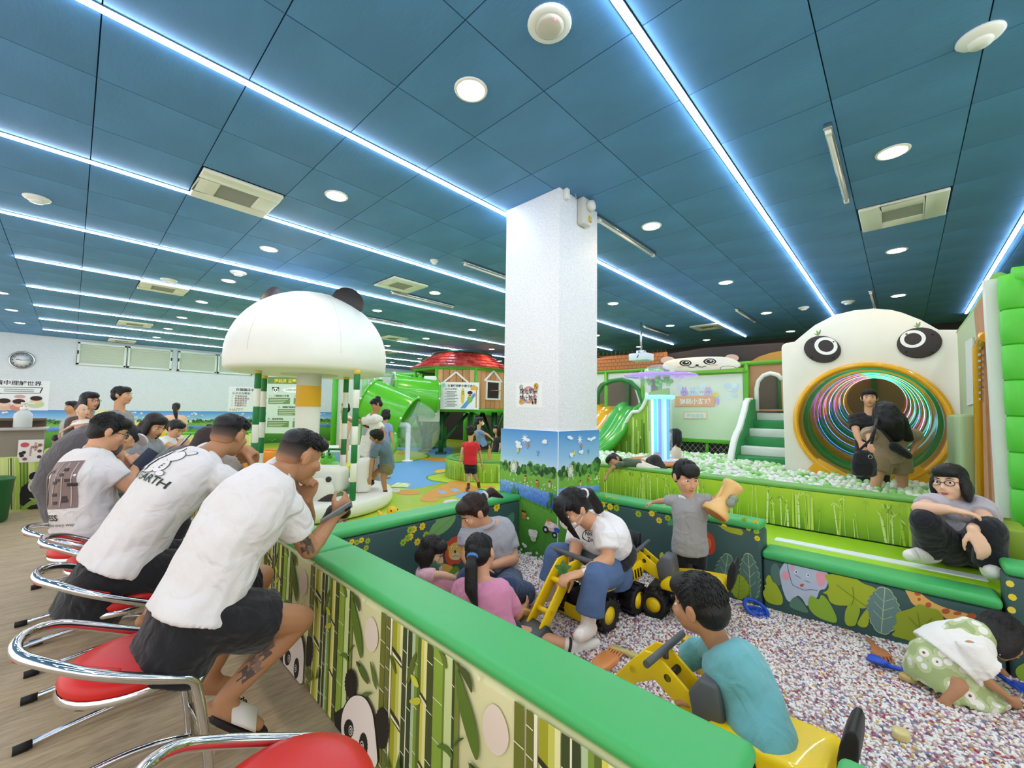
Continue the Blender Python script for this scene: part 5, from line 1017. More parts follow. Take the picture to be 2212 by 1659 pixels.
sp([(825, 812), (1180, 806), (1180, 905), (825, 905)], 'f2b78f', 6); sp(ell(1188, 800, 25, 22, 12), 'f3dc7e', 6); sp(ell(1200, 858, 18, 32, 12), 'cdbdf0', 5)
a = q.px([(1260+865/4.148, 660+880/4.148), (1260+1140/4.148, 660+880/4.148)]); q.text('弹跳小游戏', a[0][0], a[0][1], (a[1][0]-a[0][0])/4.9, 'ffffff', 8, bold=.02)
sp([(900, 950), (1110, 950), (1110, 1015), (900, 1015)], 'eec9a8', 6); sp([(906, 956), (1104, 956), (1104, 1009), (906, 1009)], 'f4f2ea', 7); a = q.px([(1260+930/4.148, 660+1000/4.148)]); q.text('开始游戏', a[0][0], a[0][1], .085, 'a8d3cf', 8)
in_root(q, t, 'picture')
b = MB(); b.box((XB+.02, 3.0, .45), (.02, 1.7, .42)); o = b.build('net_sheet', mat('net_black', '2e2f2b', .8, bump=.8, bscale=90), t, True)
for i in range(16):
    for s_ in (-1, 1): b = MB(); yy = 2.25+i*.11; b.tube([V(XB-.0, yy, .28), V(XB-.0, yy+s_*.3, .63)], .004, 4); o = b.build('net_cord', P('b9bdb2'), t, True)
b = MB(); b.tube([V(XB-.01, 2.95, .3), V(XB-.01, 2.95, .65)], .04, 8); b.build('net_post', gpipe, t, True)
t = thing('panda_board', 'cream cartoon bear face board with big eyes above the projection screen', 'sign', (XB-.08, 3.0, 2.0))
X_ = XB-.09; z6b = lambda pts: [(1260+x/4.148, 660+y/4.148) for x, y in pts]
b = MB(); b.prism(smooth_poly(yz(z6b([(700, 560), (720, 510), (800, 480), (950, 465), (1150, 455), (1300, 462), (1390, 500), (1420, 555), (1250, 580), (830, 595)]), X_), 2), (X_, 0, 0), (0, -1, 0), (0, 0, 1), -.04); b.build('head', mat('board_cream', 'efe6d6', .5), t, True, bevel=.006)
for x in (755, 1330): b = MB(); b.prism(yz(z6b(ell(x, 490 if x < 1000 else 470, 62, 34, 18)), X_+.01), (X_+.01, 0, 0), (0, -1, 0), (0, 0, 1), -.03); e_ = b.build('ear', mat('board_pinkish', 'd9b3a4', .5), t, True)
q = Print((X_, 0, 0), (0, -1, 0), (0, 0, 1), .003)
for x, y_, rx in ((916, 515, 55), (1134, 502, 58)): sp(ell(x, y_, rx, 28, 20), '1a1614', 1); sp(ell(x+2, y_, rx*.72, 21, 18), 'efe6d6', 2); sp(ell(x+2, y_-1, rx*.58, 17, 18), '1a1614', 3); sp(ell(x+10, y_-6, 12, 6, 10), 'f7f4ee', 4)
sp(ell(1020, 535, 16, 8, 12), '1a1614', 1); sp(ell(1170, 532, 40, 10, 12), 'f0c9b4', 1); sp(ell(870, 552, 30, 9, 12), 'f0c9b4', 1); sp(ell(1300, 565, 75, 26, 16), '3a2a22', 2); sp(ell(1300, 565, 69, 22, 16), 'efe6d6', 3)
q.line(q.px(z6b([(935, 548), (975, 556), (1010, 548), (1020, 540), (1035, 550), (1070, 552), (1105, 540)])), .014, '1a1614', 2); in_root(q, t, 'face_print')
b = MB(); b.prism(yz(z6b([(830, 598), (1440, 558), (1432, 596), (830, 612)]), X_-.04), (X_-.04, 0, 0), (0, -1, 0), (0, 0, 1), .03); b.build('bamboo_bar', mat('bamboo_bar', '7fb53a', .5), t, True)
# wave slide and its printed cheek
t = thing('wave_slide', 'yellow and green wave slide coming out of the left arch into the ball pit', 'slide', (8.3, 4.7, .3))
def lane(nm, y0, y1, m_, lip):
    b = MB(); b.smooth = True; prof = [(9.2, 1.36), (8.95, 1.34), (8.6, 1.18), (8.25, .86), (7.95, .66), (7.7, .55), (7.35, .42), (7.1, .36)]; prof = [(p[0], p[1]) for p in smooth_poly(prof, 2, False)]; n = len(prof)
    vs = [V(x, y_, z+l) for x, z in prof for y_, l in ((y0, lip), (y0+.05, lip), (y0+.09, 0), (y1-.09, 0), (y1-.05, lip), (y1, lip), (y1, -.08), (y0, -.08))]
    b.add(vs, [(i*8+k, i*8+(k+1) % 8, (i+1)*8+(k+1) % 8, (i+1)*8+k) for i in range(n-1) for k in range(8)]+[tuple(range(7, -1, -1)), tuple((n-1)*8+k for k in range(8))], True); return b.build(nm, m_, t, True)
lane('yellow_lane', 4.90, 5.55, yel, .06); lane('green_lane', 4.35, 4.90, mat('plastic_bright_green', '4db84e', .2, coat=.4), .10)
t = thing('slide_cheek', 'bamboo printed padded wall with a wavy white edge beside the wave slide', 'padded wall', (8.3, 4.0, .3)); XC = 8.3
edge = [(1398, 848), (1396, 862), (1388, 880), (1380, 889), (1366, 890), (1357, 903), (1351, 916), (1345, 928), (1334, 938), (1321, 946), (1315, 960), (1313, 1000)]
o = board('body', edge+[(1442, 1000), (1442, 838)], XC, .12, mat('grove_plain', '8fbb3a', .5), t)
q = Print((XC, 0, 0), (0, -1, 0), (0, 0, 1), .002); r = random.Random(9)
for i in range(46):
    x = r.uniform(1322, 1438); top = next((b_[1]+8 for a_, b_ in zip(edge, edge[1:]) if min(a_[0], b_[0]) <= x <= max(a_[0], b_[0])), 850); q.line(q.px([(x, 990), (x+r.uniform(-2, 2), r.uniform(top, 960))]), r.choice((.012, .018, .03)), r.choice(('c6de6a', 'd9ea92', '6f9c22', 'a9cf3e', '587f1c')), 1+i % 2)
in_root(q, t)
b = MB(); b.tube([onx(x, y_, XC-.01) for x, y_ in edge], .04, 8); b.build('edge_trim', wht, t, True)
# bubble column machine
MC = V(5.9, 2.58, 0); t = thing('bubble_column', 'glowing clear blue bubble column with a saucer top on an orange round table', 'toy machine', (MC.x, MC.y, .30))
glass = mat('acrylic', 'f2faff', .03, alpha=.16, coat=.5); org = mat('table_orange', 'd98f52', .4); L_ = lambda nm, prof, m_, n=28: (lambda b: b.build(nm, m_, t))(MB().lathe([(r_, z-.30) for r_, z in prof], n))
L_('table_top', [(.43, .48), (.45, .49), (.45, .515), (.43, .525)], org, 40); L_('table_inlay', [(.27, .526), (.27, .532)], mat('inlay_white', 'f2f2ee', .4)); L_('table_leg', [(.24, .30), (.20, .40), (.20, .48)], org)
L_('column_tube', [(.165, .53), (.165, 1.42)], glass); L_('collar', [(.17, 1.40), (.205, 1.41), (.205, 1.45), (.17, 1.46)], mat('collar_cyan', '8fe0dc', .3, emit=.5))
for k in range(9):
    a = k*2*math.pi/9; c = ('3f7dff', '59b7ff', '9fe8ff', 'ffffff', '4be0e6', '7f8cff', 'bfe9ff', '58a8ff', 'e8f6ff')[k]; b = MB(); b.tube([(.105*math.cos(a), .105*math.sin(a), .24), (.105*math.cos(a), .105*math.sin(a), 1.11)], .022, 8); b.build('light_tube', mat('glow_'+c, c, .3, emit=.38), t)
b = MB(); b.tube([(0, 0, .24), (0, 0, 1.11)], .05, 12); b.build('core', mat('core_pale', '9fd8ff', .3, emit=.3), t)
L_('bowl', [(.19, 1.46), (.20, 1.52), (.25, 1.62), (.30, 1.70), (.33, 1.73)], glass); L_('saucer', [(.30, 1.725), (.50, 1.735), (.515, 1.748), (.50, 1.76), (.30, 1.765)], mat('saucer_iridescent', 'b58be8', .12, alpha=.75, emit=.35, coat=.6), 40)
L_('dome', [(.235, 1.76), (.225, 1.80), (.19, 1.86), (.12, 1.90), (.01, 1.915)], glass)
r = random.Random(2)
for i in range(26): a, d = r.uniform(0, 6.28), r.uniform(0, .19); b = MB(); b.ball((d*math.cos(a), d*math.sin(a), 1.62-.3+r.uniform(0, .2)), .036, 10); b.build('inner_ball', bmats[r.choice((1, 2, 2))], t)
p = at(1418, 982, 5.83); b = MB(); b.lathe([(.045, -.005), (.045, .012), (.03, .02)], 20, p-V(MC.x, MC.y, .30), (-.73, -.68, 0)); b.build('outlet', mat('outlet_grey', 'b9bcbf', .3, metal=.6), t)
# projector on its ceiling pole
p = at(1385, 772, 8.6); t = thing('projector', 'white projector hanging on a pole from the ceiling', 'projector', (p.x, p.y, p.z))
b = MB(); b.box((0, 0, 0), (.34, .40, .15), Matrix.Rotation(0, 3, 'Z')); b.build('housing', mat('projector_white', 'dfe8ec', .4), t, bevel=.02); b = MB(); b.lathe([(.06, 0), (.06, .04), (.045, .045)], 18, (.17, -.08, 0), (1, 0, 0)); b.build('lens', mat('lens_black', '15181c', .1), t)
b = MB(); b.tube([(0, 0, .07), (0, 0, CEIL-p.z)], .02, 10); b.build('pole', alu, t); b = MB(); b.box((0, 0, .11), (.12, .16, .06)); b.build('mount', alu, t); b = MB(); b.tube([(.02, .02, CEIL-p.z-.3), (.05, .05, .3), (-.06, .02, .12), (-.17, -.02, .03), (-.19, .0, -.03)], .008, 6); b.build('cable', P('2a2c2e'), t)
# green climbing frame on the right (plane Y = -.53)
YR = -.50; zr = lambda pts: [(p.x, p.z) for p in (ony(1980+x/2.763, 520+y/2.763, YR) for x, y in pts)]
t = thing('climbing_frame', 'tall green padded climbing frame with brick panels and a yellow window at the right', 'climbing frame', (4.6, YR-.2, FLOOR))
def rb(name, pts, m_, th=.05, y=YR, hole=None, bevel=0):
    b = MB(); pp = zr(pts)
    if hole: prism_hole(b, pp, zr(hole), (0, y, 0), (1, 0, 0), (0, 0, 1), -th)
    else: b.prism(pp, (0, y, 0), (1, 0, 0), (0, 0, 1), -th)
    return b.build(name, m_, t, True, bevel=bevel)
rb('edge_strip', [(480, 228), (498, 222), (594, 1660), (570, 1660)], mat('strip_grey', 'd9dcd6', .5), .06, YR+.01)
brickm = mat('brick_terracotta', 'b98560', .7, vary=.1, vscale=8); rb('brick_panel', [(385, 410), (484, 255), (568, 1660), (415, 1660), (405, 620)], brickm, .04, YR, [(445, 620), (470, 590), (500, 1600), (482, 1600)])
rb('side_panel', [(275, 545), (384, 412), (404, 620), (414, 1200), (300, 1200)], mat('panel_sage', 'b4c29a', .6), .04)
for x0, x1 in ((296, 352), (352, 412)): rb('padded_column', [(x0, 1040), (x1, 1036), (x1+14, 1660), (x0+14, 1660)], mat('pad_sage', 'a3b98a', .6), .10, YR+.05, bevel=.03)
b = MB(); pts = [(445, 1600), (428, 640), (470, 560), (484, 572)]; b.tube([V(x, YR+.05, z) for x, z in zr(pts)], .035, 10); b.build('window_frame', yel, t, True)
rb('window_back', [(430, 600), (500, 560), (540, 1620), (460, 1620)], mat('dark_green_inside', '2c5a2c', .8), .02, YR-.3)
rb('sign', [(342, 600), (388, 572), (404, 970), (350, 985)], mat('sign_white', 'd6d9d2', .5), .012, YR+.042)
q = Print((0, YR+.056, 0), (-1, 0, 0), (0, 0, 1), .002)
r = random.Random(3)
for i in range(9):
    y_ = 640+i*38
    q.poly(q.px([(1980+(350+4*(i % 2))/2.763, 520+y_/2.763), (1980+385/2.763, 520+(y_-8)/2.763), (1980+386/2.763, 520+(y_+6)/2.763), (1980+352/2.763, 520+(y_+14)/2.763)]), r.choice(('8a8f86', '6f756c', 'a4a79c')), 1)
in_root(q, t, 'sign_print')
b = MB(); b.tube([V(x, YR, z) for x, z in zr([(268, 545), (330, 470), (400, 375), (490, 222)])], .04, 10); b.build('top_rail', mat('rail_bamboo', '7fb55a', .5), t, True)
gpad = mat('pad_bright_green', '56c43a', .45, bump=.05, bscale=20)
px_ = at(2206, 900, 2.62); pb = V(px_.x, px_.y, 0)
for k in range(8): b = MB(); z0 = .30+k*.228; b.lathe([(.055, 0), (.066, .012), (.068, .11), (.066, .216), (.055, .227)], 16, pb+V(0, 0, z0)); b.build('post_pad', gpad, t, True)
b = MB(); b.tube([pb+V(0, 0, 2.10), pb+V(0, -1.9, 2.10)], .07, 14); b.build('top_beam', gpad, t, True)
b = MB()
for i in range(22):
    for s_ in (-1, 1):
        y_ = pb.y-.12-i*.085; y2 = max(min(y_+s_*.9, pb.y-.06), pb.y-1.9); f_ = abs(y2-y_)/.9; b.tube([V(pb.x, y_, .5), V(pb.x, y2, .5+1.55*f_)], .004, 4); b.tube([V(pb.x, y_, 2.05), V(pb.x, y2, 2.05-1.55*f_)], .004, 4)
o = b.build('safety_net', mat('net_white', 'cfd4cc', .7), t, True); o['kind'] = 'stuff'
# ------------------------------------------------------------------ playground hall
def flat(x, y, dep): p = at(x, y, dep); return V(p.x, p.y, 0)
RZ0 = math.atan2(FW.y, FW.x)                     # heading of the view, to turn things towards or along it
FH = V(FW.x, FW.y, 0).normalized(); RH = V(RT.x, RT.y, 0).normalized()
# panda merry-go-round
c0 = flat(660, 1000, 5.65); cmw = mat('vinyl_cream', 'f3f0e4', .45, vary=.04, vscale=2, bump=.05, bscale=14); cgreen = mat('stripe_green', '1f7a3d', .45)
t = thing('merry_go_round', 'white panda domed merry-go-round with green and white striped poles', 'merry-go-round', (c0.x, c0.y, FLOOR)); T = lambda z: z-FLOOR
b = MB(); b.lathe([(1.05, 0), (1.13, .02), (1.16, .08), (1.15, .17), (1.12, .20), (.9, .205), (.02, .206)], 56); b.build('platform', cmw, t); b = MB(); b.lathe([(.72, .205), (.72, .222), (.02, .223)], 40); b.build('platform_mat', mat('mat_green', '4f8f5d', .6), t)
b = MB(); b.lathe([(.155, .2), (.155, T(1.67))], 32); b.build('centre_column', cmw, t); b = MB(); b.lathe([(.158, T(1.22)), (.158, T(1.50))], 32, cap=False); b.build('yellow_band', mat('band_yellow', 'f0b41e', .5), t)
prof = [(.02, T(1.655)), (.5, T(1.66)), (.9, T(1.665)), (.97, T(1.68)), (1.0, T(1.72)), (1.005, T(1.85))]+[(1.005*math.cos(a), T(1.87)+.92*math.sin(a)) for a in [math.pi/2*k/14 for k in range(1, 14)]]+[(.02, T(2.79))]
b = MB(); b.lathe(prof, 64); dm = b.build('dome', cmw, t); b = MB(); b.lathe([(.36, T(1.65)), (.36, T(1.658)), (.02, T(1.659))], 32); b.build('ceiling_ring', mat('ring_grey', 'd8d6c8', .5), t)
b = MB()
for k in range(6):
    a = math.pi*k/3+.5; b.tube([V(1.008*math.cos(f)*math.cos(a), 1.008*math.cos(f)*math.sin(a), T(1.87)+.923*math.sin(f)) for f in [math.pi/2*i/12 for i in range(12)]], .0016, 4)
b.build('dome_seam', mat('seam', 'd9d6c9', .6), t)
for x, y_, d in ((752, 652, 5.7), (583, 648, 6.0)):
    p = at(x, y_, d)-V(c0.x, c0.y, FLOOR); e = MB(); ax = (FH*-.75+RH*(.55 if x > 660 else -.5)+V(0, 0, .25)).normalized(); u, v = perp(ax); R = Matrix((u, v, ax)).transposed(); e.ball(p, (.215, .215, .085), 24, R); e.build('ear', mat('panda_dark', '3a3230', .6), t)
for x, d in ((768, 5.12), (745, 6.05), (553, 5.2), (567, 6.1)):
    p = flat(x, 900, d)-c0; m_ = MB(); n = 7; z0, z1 = .20, T(1.66)
    for k in range(n):
        m_.use(cgreen if k % 2 == 0 else cmw); a, e = z0+(z1-z0)*k/n, z0+(z1-z0)*(k+1)/n; m_.lathe([(.033, a), (.038, a+.008), (.038, e-.008), (.033, e)], 14, p)
    m_.build('pole', None, t); m_ = MB(); m_.ball(p+V(0, 0, z1-.01), .045, 12); m_.build('pole_knob', mat('knob_gold', 'd9b64a', .4), t)
def seat(x, y_, d, w, h, dp, turn):
    p = flat(x, y_, d)-c0; m_ = MB(); m_.box((0, 0, 0), (w, dp, h)); o = m_.build('seat', cmw, t, bevel=.06, seg=4); o.location = p+V(0, 0, .21+h/2); o.rotation_euler.z = RZ0+turn; return o
seat(700, 1050, 5.5, .35, .33, .55, 0); seat(786, 1030, 5.7, .5, .42, .2, .3); seat(705, 1010, 6.2, .35, .25, .5, 0)
p = at(688, 1062, 5.02)-V(c0.x, c0.y, FLOOR); hd = MB(); hd.use(cmw); ax = -FH; R = Matrix((RH, V(0, 0, 1), ax)).transposed(); hd.ball(p, (.20, .165, .05), 24, R); o = hd.build('panda_cushion', None, t)
for dx, dz, rx, rz, a in ((-.14, -.03, .085, .15, -.3), (.10, -.11, .14, .065, .55)): e = MB(); R2 = R @ Matrix.Rotation(a, 3, 'Z'); e.ball(p+RH*dx+V(0, 0, dz)-FH*.03, (rx, rz, .035), 18, R2); e.build('panda_patch', MATS['panda_dark'], o, False)
e = MB(); e.ball(p+RH*.12+V(0, 0, .15)-FH*.01, .035, 12); e.build('panda_nose', MATS['panda_dark'], o)
# foam blocks and riders about the floor
def block(label, x, y_, d, w, dp, h, c, rz=0, studs=0, bev=.02):
    p = onz(x, y_, FLOOR) if d is None else flat(x, y_, d); tt = thing('foam_block', label, 'block', (p.x, p.y, FLOOR), RZ0+rz); m_ = MB(); m_.box((0, 0, h/2), (dp, w, h)); m_.build('body', mat('foam_'+c, c, .45), tt, bevel=bev)
    for i in range(studs): s_ = MB(); s_.lathe([(.05, h), (.05, h+.035), (.045, h+.04)], 16, (0, -w/2+w*(i+.5)/studs, 0)); s_.build('stud', mat('foam_'+c, c, .45), tt)
    return tt
block('large orange foam block left of the striped poles', 523, 1008, 7.6, .42, .35, .40, 'f08a22', .4, 3); block('orange foam block between the striped poles and the near man', 583, 1000, 8.2, .24, .3, .46, 'f39a33', 0, 2)
block('yellow foam block behind the near man\'s face', 678, 1040, 6.9, .24, .25, .34, 'f2b31c', 0)
b_ = block('white foam bench with a blue panel left of the green frame', 742, 985, 10.2, .95, .5, .40, 'f0f3f2', .35); m_ = MB(); m_.box((-.256, .18, .16), (.012, .4, .24)); m_.build('blue_panel', P('7fb0e6'), b_)
block('low yellow green foam step left of the striped pole', 716, 1004, 8.6, .8, .5, .16, 'd4d32e', .2)
# frog rider
p = flat(722, 1020, 7.1); t = thing('frog_rider', 'bright green frog shaped ride-on seat behind the far striped pole', 'ride-on toy', (p.x, p.y, FLOOR), RZ0); fg = mat('frog_green', '5fc23a', .35, coat=.3)
m_ = Flesh(); m_.ball((0, 0, .24), (.26, .2, .17), 18); m_.ball((.02, .12, .42), (.14, .13, .11), 16)
for s_ in (-1, 1): m_.limb((.05, s_*.18-.02, .16), .09, (-.2, s_*.2, .06), .05); m_.limb((-.12, s_*.14, .2), .06, (-.26, s_*.16, .04), .045)
fuse(m_, 'body', fg, t, .02, 2, world=False)
for s_ in (-1, 1): m_ = MB(); m_.ball((-.06, .12+s_*.07, .53), .045, 12); m_.build('eye_bump', fg, t); m_ = MB(); m_.ball((-.10, .12+s_*.07, .54), .022, 10); m_.build('eye', P('15130f', .2), t)
m_ = MB(); m_.tube([(-.02, -.12, .62), (-.02, .32, .62)], .018, 8); m_.tube([(-.02, .1, .5), (-.02, .1, .62)], .018, 8); m_.build('handlebar', mat('bar_dark_green', '1f6a35', .4), t)
# little yellow ducks
def duck(x, y_, d, sc, turn, label):
    p = at(x, y_, d); tt = thing('duck_toy', label, 'toy', (p.x, p.y, FLOOR), RZ0+turn); z = p.z-FLOOR; yd = mat('duck_yellow', 'f4c21d', .4)
    m_ = Flesh(); m_.lathe([(.10*sc, 0), (.11*sc, .02), (.07*sc, .05)], 18); m_.limb((0, 0, .03), .05*sc, (0, 0, z-.12*sc), .05*sc); m_.ball((.03*sc, 0, z-.08*sc), (.17*sc, .12*sc, .10*sc), 16); m_.ball((-.10*sc, 0, z+.06*sc), (.085*sc, .08*sc, .085*sc), 16); m_.limb((-.08*sc, 0, z), .06*sc, (-.09*sc, 0, z+.05*sc), .06*sc); m_.limb((.16*sc, 0, z-.06*sc), .05*sc, (.24*sc, 0, z+.02*sc), .02*sc); fuse(m_, 'body', yd, tt, .012*sc+.003, 2, world=False)
    m_ = MB(); m_.ball((-.19*sc, 0, z+.05*sc), (.05*sc, .035*sc, .015*sc), 12); m_.build('beak', mat('duck_orange', 'e8922a', .4), tt)
    for s_ in (-1, 1): m_ = MB(); m_.ball((-.15*sc, s_*.055*sc, z+.09*sc), .014*sc, 8); m_.build('eye', P('15130f', .2), tt)
duck(838, 1112, 4.6, .75, .9, 'yellow duck ride-on nearest the padded wall'); duck(762, 1148, 3.5, .5, .3, 'small yellow duck beside the masked child'); duck(868, 1118, 4.3, .6, 1.6, 'yellow duck lying low behind the padded wall')
# house on stilts
c1 = flat(996, 900, 13.6); t = thing('tree_house', 'round wooden playhouse on dark green stilts with a red shingle roof', 'playhouse', (c1.x, c1.y, FLOOR), RZ0+math.pi)
R8 = 1.52; zf, zw = T(1.20), T(2.46); cor = [V(R8*math.cos(a), R8*math.sin(a), 0) for a in [math.pi/8+k*math.pi/4 for k in range(8)]]; gp = mat('pipe_lime', '58b836', .4); dgp = mat('pipe_dark_green', '1e5a32', .45)
for z, r_ in ((zf, .06), (zw, .06)): m_ = MB(); m_.tube([q+V(0, 0, z) for q in cor], r_, 10, True); m_.build('ring_rail', gp, t)
for q in cor: m_ = MB(); m_.tube([q+V(0, 0, zf), q+V(0, 0, zw)], .05, 10); m_.build('corner_post', gp, t)
m_ = MB(); m_.prism([(q.x*.98, q.y*.98) for q in cor], (0, 0, zf-.05), (1, 0, 0), (0, 1, 0), .06); m_.build('deck', dgp, t)
plk = [mat('plank_a', 'cf9a66', .6, vary=.12, vscale=5, stretch=(6, 6, .5)), mat('plank_b', 'c08a58', .6, vary=.12, vscale=5, stretch=(6, 6, .5)), mat('plank_c', 'd9a876', .6, vary=.12, vscale=5, stretch=(6, 6, .5))]
rnd = random.Random(12)
for k in (7, 0):
    a, e = cor[k], cor[(k+1) % 8]; d = e-a; L_ = d.length; d.normalize(); n = V(d.y, -d.x, 0)
    for i in range(6):
        f0, f1 = (i+.04)/6, (i+.96)/6; mm_ = (f0+f1)/2; c = a+d*L_*(mm_); w_ = L_*.92/6
        z_lo, z_hi = zf+.06, zw-.06; R = Matrix((d, n, V(0, 0, 1))).transposed()
        m_ = MB()
        if k == 0 and 2 <= i <= 4: m_.box(c+V(0, 0, (zf+.36+z_lo)/2), (w_, .03, zf+.36-z_lo), R); m_.box(c+V(0, 0, (z_hi+zf+.86)/2), (w_, .03, z_hi-zf-.86), R)
        else: m_.box(c+V(0, 0, (z_lo+z_hi)/2)+n*rnd.uniform(-.008, .008), (w_, .03, z_hi-z_lo), R)
        m_.build('plank', plk[rnd.randrange(3)], t)
    c = a+d*L_*(.58 if k == 0 else .5)+n*.03; wf_ = mat('house_white', 'f0f0e8', .5); m_ = MB(); zc = zf+.62
    if k == 0:
        for dx, dz, w_, h_ in ((-.27, 0, .05, .55), (.27, 0, .05, .55), (0, -.27, .6, .05), (0, .27, .6, .05)): m_.box(c+d*dx+V(0, 0, zc+dz), (w_, .04, h_), R)
        m_.build('window_frame', wf_, t); m_ = MB(); m_.bar(c+d*.0+V(0, 0, zc), c+d*.25+V(0, 0, zc), .25, .02); m_.build('inner_shutter', mat('shutter_orange', 'd99a3a', .5), t); m_ = MB()
    for s_ in (-1, 1): m_.bar(c+V(0, 0, zc+(.60 if k == 0 else .5)), c+d*(s_*.36)+V(0, 0, zc+(.27 if k == 0 else .2)), .04, .05)
    m_.build('gable_trim', wf_, t)
rr_ = .86; sh_c = [mat('shingle_red', 'c23a35', .35), mat('shingle_deep', 'a92f30', .35), mat('shingle_light', 'd65a4c', .35)]
m_ = MB(); m_.lathe([(R8+.12, zw+.02), (rr_, T(3.0)), (.02, T(3.02))], 32); m_.build('roof_deck', mat('roof_pink', 'e7b9ae', .5), t)
rows = 5
for i in range(rows):
    f0, f1 = i/rows, (i+.90)/rows; ra, rb_ = lerp(R8+.14, rr_, f0), lerp(R8+.14, rr_, f1); za, zb = lerp(zw+.03, T(3.01), f0), lerp(zw+.03, T(3.01), f1); n = 44
    for k in range(n):
        a0, a1 = 2*math.pi*(k+(.5 if i % 2 else 0)+.05)/n, 2*math.pi*(k+(.5 if i % 2 else 0)+.95)/n
        if math.cos((a0+a1)/2) < .05: continue
        q = lambda r_, a, z: V(r_*math.cos(a), r_*math.sin(a), z); up = .025
        m_ = MB(); m_.add([q(ra, a0, za), q(ra, a1, za), q(rb_, a1, zb), q(rb_, a0, zb), q(ra+.015, a0, za+up+.012), q(ra+.015, a1, za+up+.012), q(rb_, a1, zb+up*.5), q(rb_, a0, zb+up*.5)], [(3, 2, 1, 0), (4, 5, 6, 7), (0, 1, 5, 4), (1, 2, 6, 5), (2, 3, 7, 6), (3, 0, 4, 7)], False); m_.build('shingle', sh_c[rnd.randrange(3)], t)
m_ = MB(); m_.lathe([(.9, T(3.0)), (1.0, T(3.03)), (.9, T(3.06))], 32); m_.build('roof_crown', mat('crown_green', '2c6b4a', .5), t)
for k in (0, 1, 2, 5, 6, 7):
    q = cor[k]*.78; m_ = MB(); m_.tube([q, q+V(0, 0, zf-.05)], .075, 10); m_.build('stilt', dgp, t); m_ = MB(); m_.tube([q+V(0, 0, .35), q*1.25+V(0, 0, zf-.1)], .05, 8); m_.build('brace', dgp, t)
    m_ = MB(); m_.tube([q+V(0, 0, .3), cor[(k+1) % 8]*.5+V(0, 0, zf-.1)], .05, 8); m_.build('brace', dgp, t)
    m_ = MB(); m_.box(q+V(0, 0, .03), (.3, .3, .06)); m_.build('foot_plate', dgp, t)
# poster on its front
def board_at(name, label, cat, x0, y0, x1, y1, dep, col='f4f5f2', off=0):
    a, c = at(x0, y0, dep), at(x1, y1, dep); w_ = (c-a).dot(RH); h_ = a.z-c.z; mid_ = (a+c)/2; tt = thing(name, label, cat, mid_); m_ = MB(); R = Matrix((RH, FH, V(0, 0, 1))).transposed(); m_.box((0, 0, 0), (w_, .02, h_), R); m_.build('panel', P(col, .5), tt)
    q = Print(-FH*.012, RH, (0, 0, 1), .002); q.n = -FH; return tt, q, w_, h_
t2, q, w_, h_ = board_at('poster', 'white slide poster with a cartoon boy on the front of the round playhouse', 'poster', 952, 825, 1034, 885, 12.05)
q.text('在滑梯挑戰中建立自信', -w_*.32, h_*.33, w_*.072, '1c1c1e', bold=.02); q.text('孩子正在學習：', -w_*.38, h_*.22, w_*.05, '2a2a2c', bold=.01); q.ell(-w_*.42, h_*.38, .06, .06, '9fd0c8', 1)
for i in range(5): q.text('✓', -w_*.38, h_*(.12-.12*i), w_*.045, '4a4a4c'); q.rect(-w_*.33, h_*(.13-.12*i), -w_*(.08-.02*(i % 3)), h_*(.155-.12*i), '77706a'); q.rect(-w_*.38, h_*(.08-.12*i), -w_*.12, h_*(.10-.12*i), '8a837c')
q.poly(ell(w_*.08, 0, w_*.05, h_*.3, 18), 'efc84a', 1); q.text('勇\n敢', w_*.06, h_*.12, w_*.055, '5a4630', 2)
q.poly([(w_*.02, -h_*.46), (w_*.15, -h_*.46), (w_*.42, h_*.02), (w_*.40, h_*.12), (w_*.30, h_*.02)], '5b9fd6', 2); q.poly([(w_*.28, h_*.3), (w_*.36, h_*.42), (w_*.48, h_*.32), (w_*.48, h_*.22), (w_*.28, h_*.22)], 'eab04a', 2); q.rect(w_*.42, -h_*.44, w_*.45, h_*.22, 'c9965a', 1)
q.ell(w_*.27, -h_*.12, w_*.07, h_*.13, '7fb65a', 4); q.ell(w_*.27, h_*.06, w_*.065, h_*.10, 'f2cfb0', 5); q.ell(w_*.27, h_*.12, w_*.07, h_*.06, '3a2320', 6); q.ell(w_*.27, h_*.02, w_*.03, h_*.025, 'b5433a', 6); q.build('lettering', t2)
# spiral tube slide
t = thing('tube_slide', 'big green spiral tube slide with clear bends coming from the playhouse', 'slide', flat(850, 900, 11.3)+V(0, 0, FLOOR)); tg = mat('tube_green', '5cc02e', .25, coat=.3); clr = mat('tube_clear', 'eaf6f0', .08, alpha=.2, coat=.4)
def arc(pts, it=3): 
    for _ in range(it):
        q_ = [pts[0]]
        for a, c in zip(pts, pts[1:]): q_ += [a*.75+c*.25, a*.25+c*.75]
        pts = q_+[pts[-1]]
    return pts
def pipe(nm, pts, r_, m_, n=26): b = MB(); b.tube(arc(pts), r_, n, cap=False); return b.build(nm, m_, t, True)
A0, A1 = at(938, 862, 12.2), at(846, 850, 11.7); B0, B1 = at(800, 862, 11.0), at(882, 903, 10.9)
pipe('upper_tube', [A0, A1], .56, tg); pipe('clear_bend', [A1, at(805, 838, 11.6), at(782, 845, 11.2), B0], .54, clr); pipe('lower_tube', [B0, B1], .56, tg)
pipe('clear_bend', [B1, at(912, 918, 11.0), at(905, 945, 11.4), at(870, 958, 11.2)], .52, clr)
